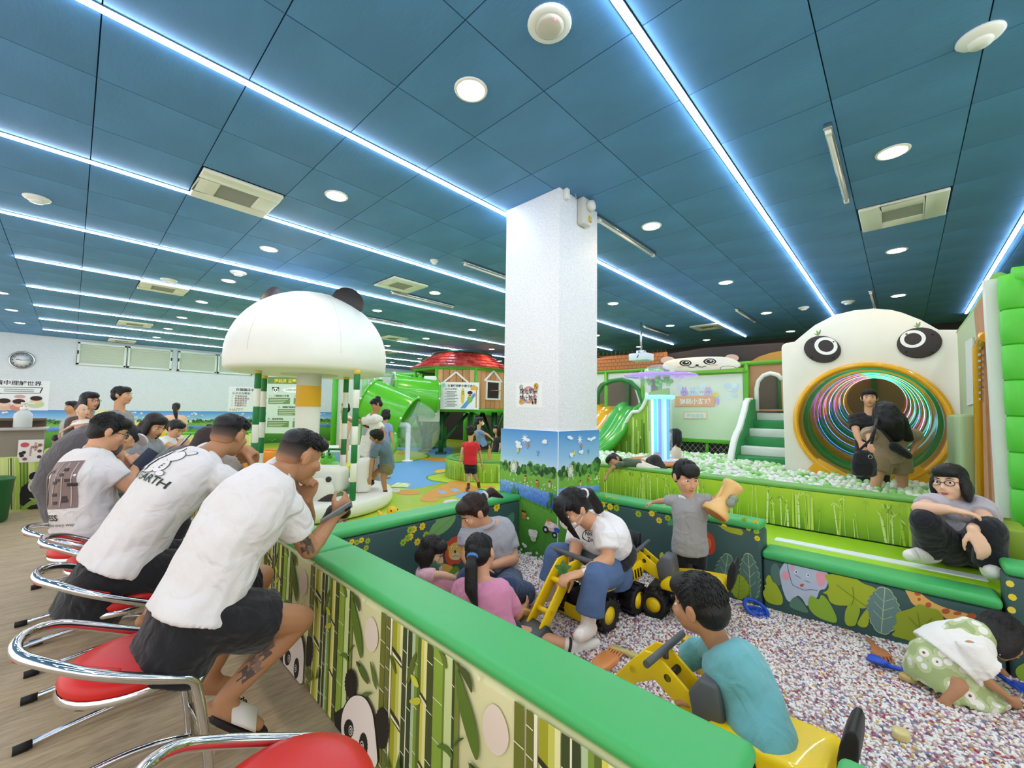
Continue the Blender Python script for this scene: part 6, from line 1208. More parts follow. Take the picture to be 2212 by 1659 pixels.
for p_, d in ((A0, A1-A0), (A1, A0-A1), (B0, B1-B0), (B1, B0-B1)):
    d = d.normalized(); u, v = perp(d); b = MB(); b.tube([p_+(u*math.cos(a)+v*math.sin(a))*.575 for a in [2*math.pi*k/28 for k in range(28)]], .03, 8, True); fl_ = b.build('flange', tg, t, True)
    for k in range(8): a = k*math.pi/4; b = MB(); b.ball(p_+(u*math.cos(a)+v*math.sin(a))*.60, .03, 8); b.build('bolt', wh, fl_, True)
b = MB(); d = (A0-A1).normalized(); R = Matrix((RH, FH, V(0, 0, 1))).transposed(); pp = [( -.34, -.66), (.28, -.66), (.28, .45), (.2, .5), (.14, .68), (-.2, .68), (-.28, .5), (-.34, .45)]; b.prism(pp, at(930, 862, 12.15)+FH*.05, RH, V(0, 0, 1), .05); b.build('mounting_plate', mat('plate_white', 'e4e8de', .4), t, True, bevel=.02)
b = MB(); b.smooth = True; e0 = at(858, 962, 10.4); pts = [at(838, 985, 10.5), at(850, 970, 10.4), at(854, 945, 10.5), at(846, 925, 10.6), at(838, 918, 10.7)]; b.tube(arc(pts, 2), .09, 10); b.build('exit_lip', tg, t, True)
# white grab rail
t = thing('grab_rail', 'white bent grab rail standing on the play floor below the tube slide', 'rail', onz(880, 997, FLOOR)); p = onz(880, 997, FLOOR)
dz = at(880, 918, (p-EYE).dot(FW)).z; b = MB(); b.tube(arc([p, V(p.x, p.y, dz-.12), V(p.x, p.y, dz), V(p.x, p.y, dz)-RH*.18, V(p.x, p.y, dz)-RH*.5], 3), .065, 12); b.build('bar', mat('rail_white', 'f2f4f2', .4), t, True); b = MB(); b.lathe([(.14, 0), (.14, .03), (.1, .04)], 20, p); b.build('base', MATS['rail_white'], t, True)
# round bamboo printed planter wall
c2 = flat(1066, 1000, 8.55); t = thing('round_wall', 'low round padded wall with a green bamboo print beside the pillar', 'padded wall', (c2.x, c2.y, FLOOR)); b = MB(); b.lathe([(.96, 0), (.98, .02), (.98, .33), (.96, .36), (.80, .36), (.78, .33), (.78, .02)], 64, cap=False); b.build('body', mat('grove_plain2', '9cc53a', .5), t)
q = MB(); rnd = random.Random(31)
for k in range(260):
    a = rnd.uniform(0, 2*math.pi); w_ = rnd.choice((.006, .01, .018)); h_ = rnd.uniform(.15, .33); rr2 = .982+.0006*(k % 4); q.use(P(rnd.choice(('c9e36a', '6f9c1f', 'dcec94', '55831a', 'aed045')))); q.add([V(rr2*math.cos(a), rr2*math.sin(a), .015), V(rr2*math.cos(a+w_), rr2*math.sin(a+w_), .015), V(rr2*math.cos(a+w_), rr2*math.sin(a+w_), h_), V(rr2*math.cos(a), rr2*math.sin(a), h_)], [(0, 1, 2, 3)], False)
q.build('print', None, t); b = MB(); b.lathe([(.965, .352), (.97, .375), (.79, .375), (.795, .352)], 64, cap=False); b.build('rim', mat('rim_green', '4f9c3f', .5), t)
# far green frames and nets around the trampolines
def frame(label, x0, x1, ytop, ybot, dep, cats='play structure', panel=None):
    tt = thing('net_frame', label, cats, flat((x0+x1)/2, 900, dep)+V(0, 0, FLOOR)); zt = at(x0, ytop, dep).z; zb_ = FLOOR
    for x in (x0, x1): p = flat(x, 900, dep); b = MB(); b.tube([p+V(0, 0, zb_), p+V(0, 0, zt)], .09, 10); b.build('post', gp, tt, True)
    for z in (zt, zb_+.06): b = MB(); b.tube([flat(x0, 900, dep)+V(0, 0, z), flat(x1, 900, dep)+V(0, 0, z)], .09, 10); b.build('rail', gp, tt, True)
    if panel: b = MB(); a, c = flat(x0, 900, dep), flat(x1, 900, dep); b.add([a+V(0, 0, zb_), c+V(0, 0, zb_), c+V(0, 0, zt), a+V(0, 0, zt), a+FH*.04+V(0, 0, zb_), c+FH*.04+V(0, 0, zb_), c+FH*.04+V(0, 0, zt), a+FH*.04+V(0, 0, zt)], [(0, 1, 2, 3), (7, 6, 5, 4), (0, 4, 5, 1), (2, 6, 7, 3)], False); b.build('panel', panel, tt, True)
    return tt
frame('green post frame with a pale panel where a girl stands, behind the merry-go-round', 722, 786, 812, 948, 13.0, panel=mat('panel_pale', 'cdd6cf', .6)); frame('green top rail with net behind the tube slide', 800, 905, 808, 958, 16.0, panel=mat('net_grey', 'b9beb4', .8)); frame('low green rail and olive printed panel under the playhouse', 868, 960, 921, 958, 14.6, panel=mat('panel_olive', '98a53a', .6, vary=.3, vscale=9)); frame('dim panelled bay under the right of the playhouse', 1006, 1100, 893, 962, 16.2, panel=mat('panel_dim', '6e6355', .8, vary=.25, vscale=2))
# rules board
t2, q, w_, h_ = board_at('rules_board', 'pale green trampoline rules board with a panda face behind the striped poles', 'sign', 577, 814, 676, 937, 10.6, 'cfe2d2')
q.rect(-w_/2, h_*.38, w_/2, h_*.5, '6a8a4c', 1); q.text('彈跳床 溫馨提示', -w_*.36, h_*.405, h_*.075, 'f0d83a', 2, bold=.02)
q.ell(-w_*.32, h_*.27, w_*.075, h_*.05, '26282a', 1); q.ell(-w_*.32, h_*.265, w_*.065, h_*.045, 'fafaf5', 2)
for s_ in (-1, 1): q.ell(-w_*.32+s_*w_*.055, h_*.305, w_*.022, h_*.016, '1a1a1a', 3); q.ell(-w_*.32+s_*w_*.026, h_*.268, w_*.017, h_*.017, '1a1a1a', 3)
q.ell(-w_*.32, h_*.245, w_*.012, h_*.008, '1a1a1a', 3); q.ell(w_*.12, h_*.27, w_*.3, h_*.05, 'f4f8f4', 1); q.text('玩得開心請注意安全', -w_*.1, h_*.26, h_*.035, '5a6a5c', 2)
for i, (y_, s_, x_) in enumerate(((.15, '一、入場前的小準備', -.46), (-.05, '三、請聽從媽媽的話', -.25), (-.26, '四、請排隊等候', -.46))): q.text(s_, w_*x_, h_*y_, h_*.04, '3a4a3a', 2, bold=.01); q.poly([(w_*x_, h_*(y_-.13)), (w_*(x_+.46), h_*(y_-.13)), (w_*(x_+.46), h_*(y_-.02)), (w_*x_, h_*(y_-.02))], '6f8f55', 1); [q.rect(w_*(x_+.02), h_*(y_-.05-.03*j), w_*(x_+.42-.05*j), h_*(y_-.042-.03*j), 'dfe9d6', 2) for j in range(3)]
for y_, s_ in ((.15, '二'), (-.26, '五')): q.text(s_, w_*.08, h_*y_, h_*.04, '3a4a3a', 2); q.rect(w_*.08, h_*(y_-.13), w_*.46, h_*(y_-.02), '6f8f55', 1)
q.build('lettering', t2)
# far bamboo printed wall by the girl on her phone
a, c = at(398, 1000, 9.6), at(520, 1000, 9.9); t = thing('padded_wall', 'light green bamboo printed padded wall far behind the woman on her phone', 'padded wall', ((a.x+c.x)/2, (a.y+c.y)/2, FLOOR)); L_ = 1.5; b = MB(); b.box((0, .08, .34), (2.0, .16, .68)); b.build('body', mat('vinyl_pale_lime', 'd9e48a', .5), t); b = MB(); b.box((0, .08, .70), (2.04, .2, .05)); b.build('cap', gp, t, bevel=.02)
q = Print((0, 0, 0), (1, 0, 0), (0, 0, 1), .002); q.n = V(0, -1, 0); rnd = random.Random(8)
for i in range(40): x = rnd.uniform(-.97, .95); q.rect(x, .02, x+rnd.choice((.015, .03, .045)), rnd.uniform(.5, .67), rnd.choice(('8fae3a', '46621f', 'b9cf4a', 'e9eeb0', '6f8f2a')), 1+i % 3)
q.build('print', t)
# reception counter with panda print, its sign, sanitizer and bin
YC = 7.95; t = thing('counter', 'reception counter with a bamboo and panda print under a brown top at the far left', 'counter', (-1.1, YC+.3, FLOOR)); b = MB(); b.box((.05, 0, .335), (2.5, .6, .67)); b.build('body', mat('vinyl_pale_lime', 'd9e48a', .5), t); b = MB(); b.box((-.12, 0, .83), (2.0, .5, .32)); b.build('upper_cabinet', mat('cabinet_taupe', '8f8676', .5), t); b = MB(); b.box((-.12, -.02, 1.005), (2.06, .56, .03)); b.build('worktop', mat('worktop_grey', 'b9b2a6', .4), t, bevel=.006); b = MB(); b.box((-.12, .12, 1.12), (2.0, .2, .03)); b.box((-.12, .2, 1.05), (2.0, .03, .1)); b.build('shelf', mat('shelf_brown', '6d5a48', .5), t)
q = Print((0, YC, 0), (1, 0, 0), (0, 0, 1), .0015); q.n = V(0, -1, 0); zc = lambda pts: [(x/5.53, 860+y/5.53) for x, y in pts]; rnd = random.Random(14)
def cp(pts, c, k, it=1): pp = q.px(zc(pts)); pp = smooth_poly(pp, it) if it else pp; q.poly([(min(max(u, -2.28), .18), min(max(v, FLOOR+.01), .54)) for u, v in pp], c, k)
for i in range(26):
    x = rnd.uniform(-420, 720); w_ = rnd.choice((12, 22, 34, 48)); cp([(x, 640), (x+w_, 640), (x+w_, 1330), (x, 1330)], rnd.choice(('c9d36a', '8fae3a', '5f8a35', 'e3e79a', '486a2a', 'b7cf4f')), 1+i % 4, 0)
for pts, c, k in (([(240, 1330), (235, 1080), (330, 1010), (420, 950), (640, 1000), (680, 1330)], '1c1a16', 7), ([(345, 960), (350, 910), (400, 880), (460, 885), (468, 930), (430, 960), (380, 975)], '1a1612', 8), ([(330, 1090), (340, 1000), (420, 940), (520, 920), (620, 940), (650, 1050), (600, 1130), (500, 1160), (400, 1140)], 'efe8d8', 9), ([(355, 1060), (380, 1020), (440, 1010), (445, 1050), (400, 1095), (365, 1100)], '1a1612', 10), ([(510, 1030), (540, 1010), (600, 1020), (610, 1060), (560, 1090), (520, 1070)], '1a1612', 10), ([(410, 1095), (450, 1085), (490, 1095), (450, 1115)], '2a2420', 10), ([(430, 1120), (500, 1130), (560, 1110), (510, 1150)], '3a302a', 10),
                  ([(240, 1330), (330, 1240), (420, 1200), (530, 1240), (560, 1280), (400, 1260), (300, 1330)], '8fb04a', 12), ([(330, 1180), (520, 1220), (600, 1260), (500, 1270), (380, 1220)], 'a9c45a', 12), ([(470, 850), (520, 840), (560, 870), (510, 865)], '3a5a22', 12), ([(185, 1330), (190, 640), (235, 640), (248, 1330)], 'b5cf55', 6)): cp(pts, c, k)
in_root(q, t)
t = thing('counter_sign', 'white notice with red and brown writing taped to the counter front', 'sign', ony(66, 974, YC-.005)); a, c = ony(41, 950, YC), ony(92, 996, YC); w_, h_ = c.x-a.x, a.z-c.z; b = MB(); b.box((0, 0, 0), (w_, .006, h_)); b.build('paper', P('f2ece6', .5), t); q = Print((0, -.004, 0), (1, 0, 0), (0, 0, 1), .0015); q.n = V(0, -1, 0)
q.ell(-w_*.24, h_*.28, w_*.17, h_*.11, 'cf5a5e', 1); q.text('請勿', -w_*.02, h_*.12, w_*.16, '8a3a3a', 1, bold=.01); q.text('奔\n跑\n推\n擠', w_*.12, h_*.3, w_*.13, 'b5453f', 2); q.text('注\n意\n安\n全', -w_*.06, h_*.05, w_*.12, '8a3a3a', 2)
for x, y_, c in ((-.36, -.1, '2a2420'), (-.26, -.06, '2a2420'), (-.33, -.2, '2a2420'), (-.2, -.35, '8a5a40'), (.36, .25, '9a6a4a'), (.36, -.02, '7a4a3a'), (.36, -.28, '4a3a30')): q.ell(w_*x, h_*y_, w_*.09, h_*.07, c, 1)
q.build('lettering', t)
p = ony(47, 938, YC+.1); t = thing('sanitizer_bottle', 'clear white pump bottle of hand sanitizer on the counter', 'bottle', (p.x, p.y, FLOOR+1.02)); b = MB(); b.lathe([(.075, 0), (.08, .02), (.08, .17), (.05, .21), (.03, .225)], 20); b.build('bottle', mat('bottle_clear', 'e6ece8', .15, alpha=.7), t); b = MB(); b.lathe([(.035, .22), (.035, .26), (.012, .265), (.012, .30), (.03, .30), (.03, .32)], 16); b.box((.04, 0, .31), (.09, .02, .02)); b.build('pump', wh, t)
t = thing('waste_bin', 'dark green bin at the left edge beside the counter', 'bin', onz(-52, 1132, FLOOR)); b = MB(); b.lathe([(.20, 0), (.22, .02), (.25, .46), (.26, .48), (.24, .49), (.02, .491)], 28); b.build('body', mat('bin_green', '1f6a35', .5), t)
# ------------------------------------------------------------------ the people
D = lambda r, f, z=0: (RH*r+FH*f+V(0, 0, z))
white, black = 'e9e4e3', '131318'
def chk(nm, J):
    g = lambda a, b: '%.2f' % (J[a]-J[b]).length if a in J and b in J else '-'
    print('BONES', nm, 'torso', g('pel', 'chest'), 'neck', g('chest', 'head'), 'uaL', g('shl', 'ell'), g('ell', 'wrl'), 'uaR', g('shr', 'elr'), g('elr', 'wrr'), 'thL', g('hil', 'knl'), g('knl', 'anl'), 'thR', g('hir', 'knr'), g('knr', 'anr'), 'z', {k: round(v.z, 2) for k, v in J.items() if k in ('pel', 'chest', 'head', 'anl', 'anr')})
# three men in white shirts on the red stools
J = dict(pel=ony(420, 1322, 1.93), mid=ony(492, 1165, 1.95), chest=ony(594, 1026, 1.99), head=ony(650, 985, 2.02), shr=at(606, 1078, 1.72), shl=at(610, 1012, 2.02),
         elr=at(668, 1188, 1.86), wrr=at(722, 1116, 2.04), ell=at(662, 1130, 2.12), wrl=at(662, 1080, 1.96),
         hir=ony(418, 1342, 1.83), hil=ony(418, 1310, 2.03), knr=at(648, 1338, 1.74), anr=at(488, 1506, 1.58), tor=at(556, 1566, 1.62), knl=at(565, 1245, 2.0), anl=at(452, 1455, 1.82), tol=at(515, 1480, 1.88))
m1, J, F, X = person('man in white shirt and black shorts nearest the camera, leaning on the green wall', J, 1.04, face=V(.92, .12, -.42), hup=V(.42, 0, .9), group=None, skin='b', hs=1.02, vox=.0065, build=1.08, hstyle='fade', hrough=900, top='tee', tcol=white, sleeve=.62, hem=0, loose=1.10, bottom='shorts', bcol=black, leg=.66, bloose=1.12, fold=.03, hands={'r': (V(.55, .15, .45), V(.25, .8, .3), 1, .75), 'l': (V(.1, -.1, .6), V(-.7, -.5, .2), -1, 1.25)})
chk('m1', J); M1 = (m1, J, F, X)
J = dict(pel=ony(250, 1226, 2.70), mid=ony(335, 1090, 2.71), chest=ony(442, 985, 2.74), head=ony(497, 940, 2.78), shr=at(458, 1026, 2.14), shl=at(450, 976, 2.42), elr=at(560, 1078, 2.26), wrr=at(545, 1014, 2.40), ell=at(545, 1040, 2.55), wrl=at(548, 1002, 2.50), hir=ony(252, 1240, 2.60), hil=ony(250, 1214, 2.80), knr=at(425, 1235, 2.10), anr=at(330, 1345, 2.0), tor=at(370, 1365, 2.05), knl=at(425, 1210, 2.35), anl=at(330, 1320, 2.25))
m2, J, F, X = person('second man in a white shirt printed with green lettering, leaning on the wall', J, 1.04, face=V(.80, .60, -.28), hup=V(.35, .15, .9), skin='b', hs=1.0, vox=.0075, build=1.07, hstyle='fade', hrough=800, top='tee', tcol=white, sleeve=.62, hem=0, loose=1.10, bottom='shorts', bcol=black, leg=.8, bloose=1.12, fold=.024, facial=True, curl=.8)
chk('m2', J); M2 = (m2, J, F, X)
J = dict(pel=ony(192, 1136, 3.85), mid=ony(178, 1056, 3.85), chest=ony(203, 974, 3.90), head=ony(237, 932, 3.92), shr=at(222, 1006, 2.66), shl=at(212, 968, 2.98), elr=at(282, 1054, 2.72), wrr=at(290, 1014, 2.86), ell=at(290, 1040, 3.05), wrl=at(300, 1008, 2.98), hir=ony(194, 1146, 3.75), hil=ony(192, 1128, 3.97), knr=at(318, 1130, 2.85), anr=at(255, 1235, 2.72), knl=at(318, 1112, 3.1), anl=at(255, 1215, 2.98))
m3, J, F, X = person('man with glasses in a white shirt with a brown square print on its back', J, 1.05, face=V(.95, .05, -.42), hup=V(.4, 0, .9), skin='a', hs=1.04, vox=.0085, build=1.22, hstyle='short', hrough=600, top='tee', tcol=white, sleeve=.64, hem=-.18, loose=1.10, bottom='pants', bcol='0f0f12', fold=.024, glasses='1d1c1f', curl=.9)
chk('m3', J); M3 = (m3, J, F, X)
# prints on the shirts
sh = part_of(m1, 'shirt'); q = None
sh = part_of(m2, 'shirt'); ax = (J_ := M2[1])['chest']-J_['pel']; ax.normalize(); sd = -M2[3]['side']; sd = (sd-ax*sd.dot(ax)).normalized(); n = -M2[3]['front']
o = lerp(J_['mid'], J_['chest'], .55)+n*.1; q = Print(o, M2[3]['side'], ax, .0012); q.n = n
q.text('PLANT EARTH', -.135, -.085, .052, '1f3a2a', 2, bold=.015)
for cx, s_ in ((-.04, 1), (.10, 1.1)):       # simple line drawing of two round headed figures
    for x, y, a, b_ in ((0, .06, .035, .032), (-.03, .095, .012, .016), (.03, .095, .012, .016), (0, .0, .03, .034), (-.03, -.03, .018, .014), (.03, -.03, .018, .014)):
        q.ell(cx+x*s_, y*s_, a*s_, b_*s_, '6d6a6a', 2); q.ell(cx+x*s_, y*s_, a*s_-.0025, b_*s_-.0025, white, 3)
q.text('E', .09, -.012, .04, '33363a', 4); decal_on(m2, sh, q, 'shirt_print')
sh = part_of(m3, 'shirt'); J_ = M3[1]; n = (-M3[3]['front']*.55+(EYE-J_['mid']).normalized()*.75).normalized(); ax = (J_['chest']-J_['pel']); ax = (ax-n*ax.dot(n)).normalized(); q = Print(lerp(J_['pel'], J_['chest'], .55)+n*.2-ax.cross(n)*.0, ax.cross(n), ax, .0012); q.n = n
q.rect(-.17, -.13, .09, .15, '85706c', 1); r = random.Random(3)
for i in range(5): q.line([(-.16+.055*i, -.12), (-.11+.045*i, .14)], .006, 'b9a9a5', 2)
for i in range(14): x, y = r.uniform(-.08, .07), r.uniform(-.11, .12); q.rect(x, y, x+.026, y+.018, '3d302f', 3)
q.ell(-.12, .08, .022, .022, '6a5653', 3); q.poly([(-.15, .05), (-.10, .06), (-.09, -.1), (-.13, -.11)], '58474a', 3); q.text('PRESS', -.14, -.20, .05, '2a2626', 2, bold=.02); q.text('stay true every way', -.14, -.235, .028, '4a4442', 2)
decal_on(m3, sh, q, 'shirt_print')
# tattoos
def tattoo(root, p0, p1, rad, seed):
    body = part_of(root, 'body'); r = random.Random(seed); d = (p1-p0).normalized(); n = (EYE-(p0+p1)/2).normalized(); n = (n-d*n.dot(d)).normalized(); u = d.cross(n); q = Print((p0+p1)/2+n*.08, u, d, .0003); q.n = n; L = (p1-p0).length
    for i in range(7): x, y = r.uniform(-rad*.6, rad*.6), r.uniform(-L*.45, L*.4); q.poly([(x-.014, y-.02), (x+.012, y-.028), (x+.018, y+.012), (x-.004, y+.03)], r.choice(('7a6258', '5b4a45', '8a6e60')), 1+i % 2)
    decal_on(root, body, q, 'tattoo', .0012)
J_ = M1[1]; tattoo(m1, lerp(J_['shr'], J_['elr'], .66), lerp(J_['shr'], J_['elr'], .95), .035, 4); tattoo(m1, lerp(J_['knr'], J_['anr'], .35), lerp(J_['knr'], J_['anr'], .85), .04, 6)
# stripe on the shorts
b = MB(); a_ = at(455, 1334, 1.44); c_ = at(489, 1296, 1.46); b.tube([a_, c_], .0035, 6); b.build('shorts_piping', P('d5d7da'), m1, True)
# slide sandal with lettering
for q_ in 'r':
    an, to = J_['an'+q_], J_['to'+q_]; g = Flesh(); d = (to-an); d.z *= .6; d.normalize(); top = lerp(an, to, .62); u = d.cross(V(0, 0, 1)).normalized(); b = MB(); b.smooth = True
    st = [top+u*(.052*math.cos(a))+V(0, 0, 1)*(.046*math.sin(a)-.012)+d*.0 for a in [math.pi*k/10-.1 for k in range(12)]]
    vs = [p+d*w for p in st for w in (-.05, .05)]; b.add(vs, [(2*i, 2*i+1, 2*i+3, 2*i+2) for i in range(11)], True); so_ = b.build('sandal_strap', P('e6e2da', .5), m1, True); md = so_.modifiers.new('t', 'SOLIDIFY'); md.thickness = .006
    b = MB(); hl = an-d*.05-V(0, 0, .085); e_ = ((to-V(0, 0, .035))-hl).normalized(); b.prism(smooth_poly([(-.045, -.03), (.045, -.03), (.052, .13), (.03, .22), (-.03, .22), (-.052, .13)], 2), hl, (u.x, u.y, 0), e_, .02); b.build('sandal_sole', P('1c1a1b'), m1, True)
    q = Print(top-u*.056+V(0, 0, .004)-d*.045, d, V(0, 0, 1), .001); nn_ = (EYE-top).normalized(); q.n = (-u if (-u).dot(nn_) > 0 else u); q.text('rda', 0, .0, .034, '1c1a1b', 2, bold=.03); in_root(q, m1, 'lettering')
# phones
def phone(label, c, wdir, ldir, col='1b1d22', screen='2c3444', emit=.12, w_=.075, l_=.158):
    wd, ld = Vector(wdir).normalized(), Vector(ldir).normalized(); wd = (wd-ld*wd.dot(ld)).normalized(); n = wd.cross(ld); R = Matrix((wd, ld, n)).transposed(); t = thing('phone', label, 'phone', c); b = MB(); b.box((0, 0, 0), (w_, l_, .009), R); b.build('case', mat('case_'+col, col, .35), t, bevel=.003); b = MB(); b.box(n*.0052, (w_*.92, l_*.95, .001), R); b.build('display', mat('display_'+screen, screen, .15, emit=emit), t); b = MB(); b.box(-wd*w_*.25+ld*l_*.33-n*.0055, (w_*.35, w_*.4, .003), R); b.build('camera_bump', P('0e0f12', .3), t); return t
J_ = M1[1]; pc = (lerp(at(697, 1128, 1.96), at(757, 1090, 2.06), .5)); phone('phone in a silver edged case held by the man nearest the camera', pc+V(0, 0, .0), V(.3, -.5, .6), at(757, 1090, 2.06)-at(697, 1128, 1.98), '8f8f94', '1f2c3f')
phone('dark phone held by the man with glasses', at(312, 993, 2.90), RT*.6-UP*.6+FW*.5, at(328, 978, 2.94)-at(296, 1010, 2.88), '3a3d46', '30384a')
# the row beyond them
J = dict(pel=at(150, 1098, 2.95), mid=at(118, 1030, 2.95), chest=at(205, 935, 3.02), head=at(262, 945, 3.10), shr=at(222, 958, 2.90), shl=at(215, 940, 3.2), elr=at(262, 990, 3.0), wrr=at(312, 1040, 3.02), ell=at(262, 985, 3.2), wrl=at(310, 1022, 3.2), knr=at(250, 1080, 3.05), anr=at(150, 1132, 3.0), tor=at(118, 1145, 2.98), knl=at(250, 1070, 3.2), anl=at(170, 1125, 3.2))
m4, J, F, X = person('person in a dark grey top bent over behind the man with glasses', J, 1.0, face=D(.85, .3, -.5), vox=.011, hstyle='short', top='tee', tcol='565156', sleeve=.6, hem=-.18, loose=1.1, bottom='pants', bcol='6e6f70', shoes='d9d2c6', facial=False); chk('m4', J)
cap = Flesh(); F.ball(cap, (0, -.01, .05), (.088, .105, .075), 16); fuse(cap, 'cap', cloth('26262c'), m4, .009, 2); b = MB(); b.prism(ell(0, .10, .06, .05, 20), F.p(0, 0, .045), F.x, F.f, .012); b.build('cap_brim', cloth('e8e8ec'), m4, True)
J = dict(pel=at(306, 1058, 3.95), mid=at(302, 1000, 3.95), chest=at(316, 950, 3.98), head=at(334, 918, 3.98), shr=at(302, 962, 3.85), shl=at(330, 955, 4.15), elr=at(336, 998, 3.85), wrr=at(382, 972, 3.90), ell=at(352, 990, 4.15), wrl=at(387, 962, 4.02), knr=at(385, 1058, 3.95), anr=at(350, 1130, 3.9), knl=at(385, 1050, 4.15), anl=at(350, 1122, 4.1))
w5, J, F, X = person('woman with long dark hair in a grey shirt looking down at her phone', J, .95, face=D(.85, -.05, -.5), vox=.010, hstyle='long', hcol='dark', top='shirt', tcol='8b8f94', sleeve=1.8, hem=-.18, loose=1.08, bottom='pants', bcol='3b3d44', curl=.8); chk('w5', J)
phone('phone with a bright edge held by the woman with long dark hair', at(397, 953, 3.93), V(.3, -.4, .4), at(405, 944, 3.98)-at(387, 963, 3.90), '1d1f24', '9fb0c4', .3)
J = dict(pel=at(285, 1128, 2.62), mid=at(335, 1050, 2.66), chest=at(415, 980, 2.74), head=at(456, 958, 2.82), shr=at(415, 1000, 2.62), shl=at(425, 972, 2.9), elr=at(440, 1040, 2.7), wrr=at(470, 1005, 2.75), ell=at(455, 1030, 2.95), wrl=at(480, 1000, 2.85), knr=at(390, 1130, 2.75), anr=at(340, 1220, 2.7), knl=at(390, 1120, 2.95), anl=at(340, 1200, 2.9))
w6, J, F, X = person('person with long brown hair in a charcoal top hidden behind the second man', J, .95, face=D(.7, .7, -.3), vox=.011, hstyle='long', hcol='brown', top='tee', tcol='4c4a50', sleeve=1.7, hem=-.18, loose=1.06, bottom='pants', bcol='2c2c33', facial=False); chk('w6', J)
def stand(label, hx, hy, dep, hgt, facing, lean=0, feet=None, fz=FLOOR, **k):
    """a standing figure whose head centre shows at (hx, hy)"""
    s = hgt/1.70; hd = at(hx, hy, dep); f = Vector(facing); f.z = 0; f.normalize(); sd = f.cross(V(0, 0, 1)); hs = k.pop('hs', s**.6); base = V(hd.x, hd.y, fz)-f*(.02+lean)
    top = hd.z-fz; legl = (top-.105*hs)*.56
    pel = base+V(0, 0, legl); ch = hd-V(0, 0, .19*hs+.03*s)-f*.02; J = dict(pel=pel, chest=ch, head=hd)
    for q, g in (('l', -1), ('r', 1)):
        J['sh'+q] = ch+sd*g*.165*s-V(0, 0, .035*s); J['el'+q] = J['sh'+q]+sd*g*.06*s-V(0, 0, .27*s)+f*.02*s; J['wr'+q] = J['el'+q]+f*.07*s-V(0, 0, .24*s)+sd*g*.01*s
        J['hi'+q] = pel+sd*g*.085*s; J['kn'+q] = base+sd*g*.09*s+V(0, 0, legl*.53)+f*.02*s; J['an'+q] = base+sd*g*.10*s+V(0, 0, .07*s); J['to'+q] = J['an'+q]+f*.16*s-V(0, 0, .045*s)
    for kk, v in k.pop('J', {}).items(): J[kk] = at(*v) if isinstance(v, tuple) else v
    for kk in k.pop('drop', ()): J.pop(kk, None)
    return person(label, J, s, face=facing, hs=hs, base=V(base.x, base.y, fz), hup=k.pop('hup', V(0, 0, 1)), **k)
stand('man with black hair in a grey shirt standing by the far wall looking right', 264, 854, 5.1, 1.62, D(.95, .25), vox=.012, hstyle='short', hrough=120, top='tee', tcol='93918e', skin='a', bottom='pants', bcol='3a3c44', shoes='2a2a2c')
wm_, J, F, X = stand('woman with dark hair and glasses carrying a baby at the far left', 194, 866, 5.0, 1.60, D(.97, -.1), vox=.012, hstyle='bob', hcol='dark', top='tee', tcol='58504e', skin='a', sleeve=.9, bottom='pants', bcol='3f3f46', shoes='3a3a3c', glasses='6a6660', J={'elr': (150, 955, 4.85), 'wrr': (178, 945, 4.72), 'ell': (185, 960, 5.1), 'wrl': (178, 938, 4.8)})
bb, J, F, X = person('baby in a pink dress with a white collar held in the woman\'s arms', dict(pel=at(182, 938, 4.72), chest=at(176, 908, 4.72), head=at(178, 887, 4.70), elr=at(158, 918, 4.68), wrr=at(136, 930, 4.66), ell=at(185, 925, 4.85), wrl=at(193, 928, 4.8), knr=at(196, 950, 4.70), anr=at(190, 970, 4.70), knl=at(195, 948, 4.8), anl=at(192, 968, 4.8)), .40, face=D(.97, -.15), hs=.68, child=True, vox=.009, hstyle=None, top='dress', tcol='e9b6a8', sleeve=.4, hem=-.35, bottom='shorts', bcol='e9b6a8', leg=.8, skin='c')
g = Flesh(); F.ball(g, (0, -.035, .04), (.078, .086, .076), 14); fuse(g, 'hair', mat('hair_baby', '5a4334', .6), bb, .009, 2); g = Flesh(); c = J['chest']; g.oval([(c+X['spine']*z, a, b_, X['side'], X['front']) for z, a, b_ in ((-.05, .105, .085), (-.03, .10, .08), (.005, .05, .045))]); fuse(g, 'collar', cloth('f4efe2'), bb, .008, 2)
def bust(label, hx, hy, dep, hgt, facing, **k): return stand(label, hx, hy, dep, hgt, facing, **k)
stand('child with black hair standing behind the woman with the baby', 155, 880, 6.6, 1.42, D(-.2, -.95), vox=.014, top='tee', tcol='b9bcb6', bottom='pants', bcol='2f3138')
stand('black haired child bending behind the end of the counter', 121, 950, 6.6, .84, D(.5, -.3, -.6), vox=.014, top='tee', tcol='c6d96a', bottom='pants', bcol='3a3c44', skin='b')
stand('woman with a ponytail and peach shirt standing turned away by the far wall', 381, 880, 9.6, 1.52, D(-.35, .9), vox=.016, hstyle='ponytail', hcol='dark', top='tee', tcol='efc3a0', sleeve=.7, loose=1.15, bottom='pants', bcol='e3dcd2', facial=False)
p = at(388, 880, 9.5); tail([c for c in COL.objects if c.get('label', '').startswith('woman with a ponytail and peach')][0], [p+V(0, 0, .02)-FH*.14, p+RH*.05-FH*.17-V(0, 0, .12), p+RH*.09-FH*.16-V(0, 0, .32)], .045, 'dark')
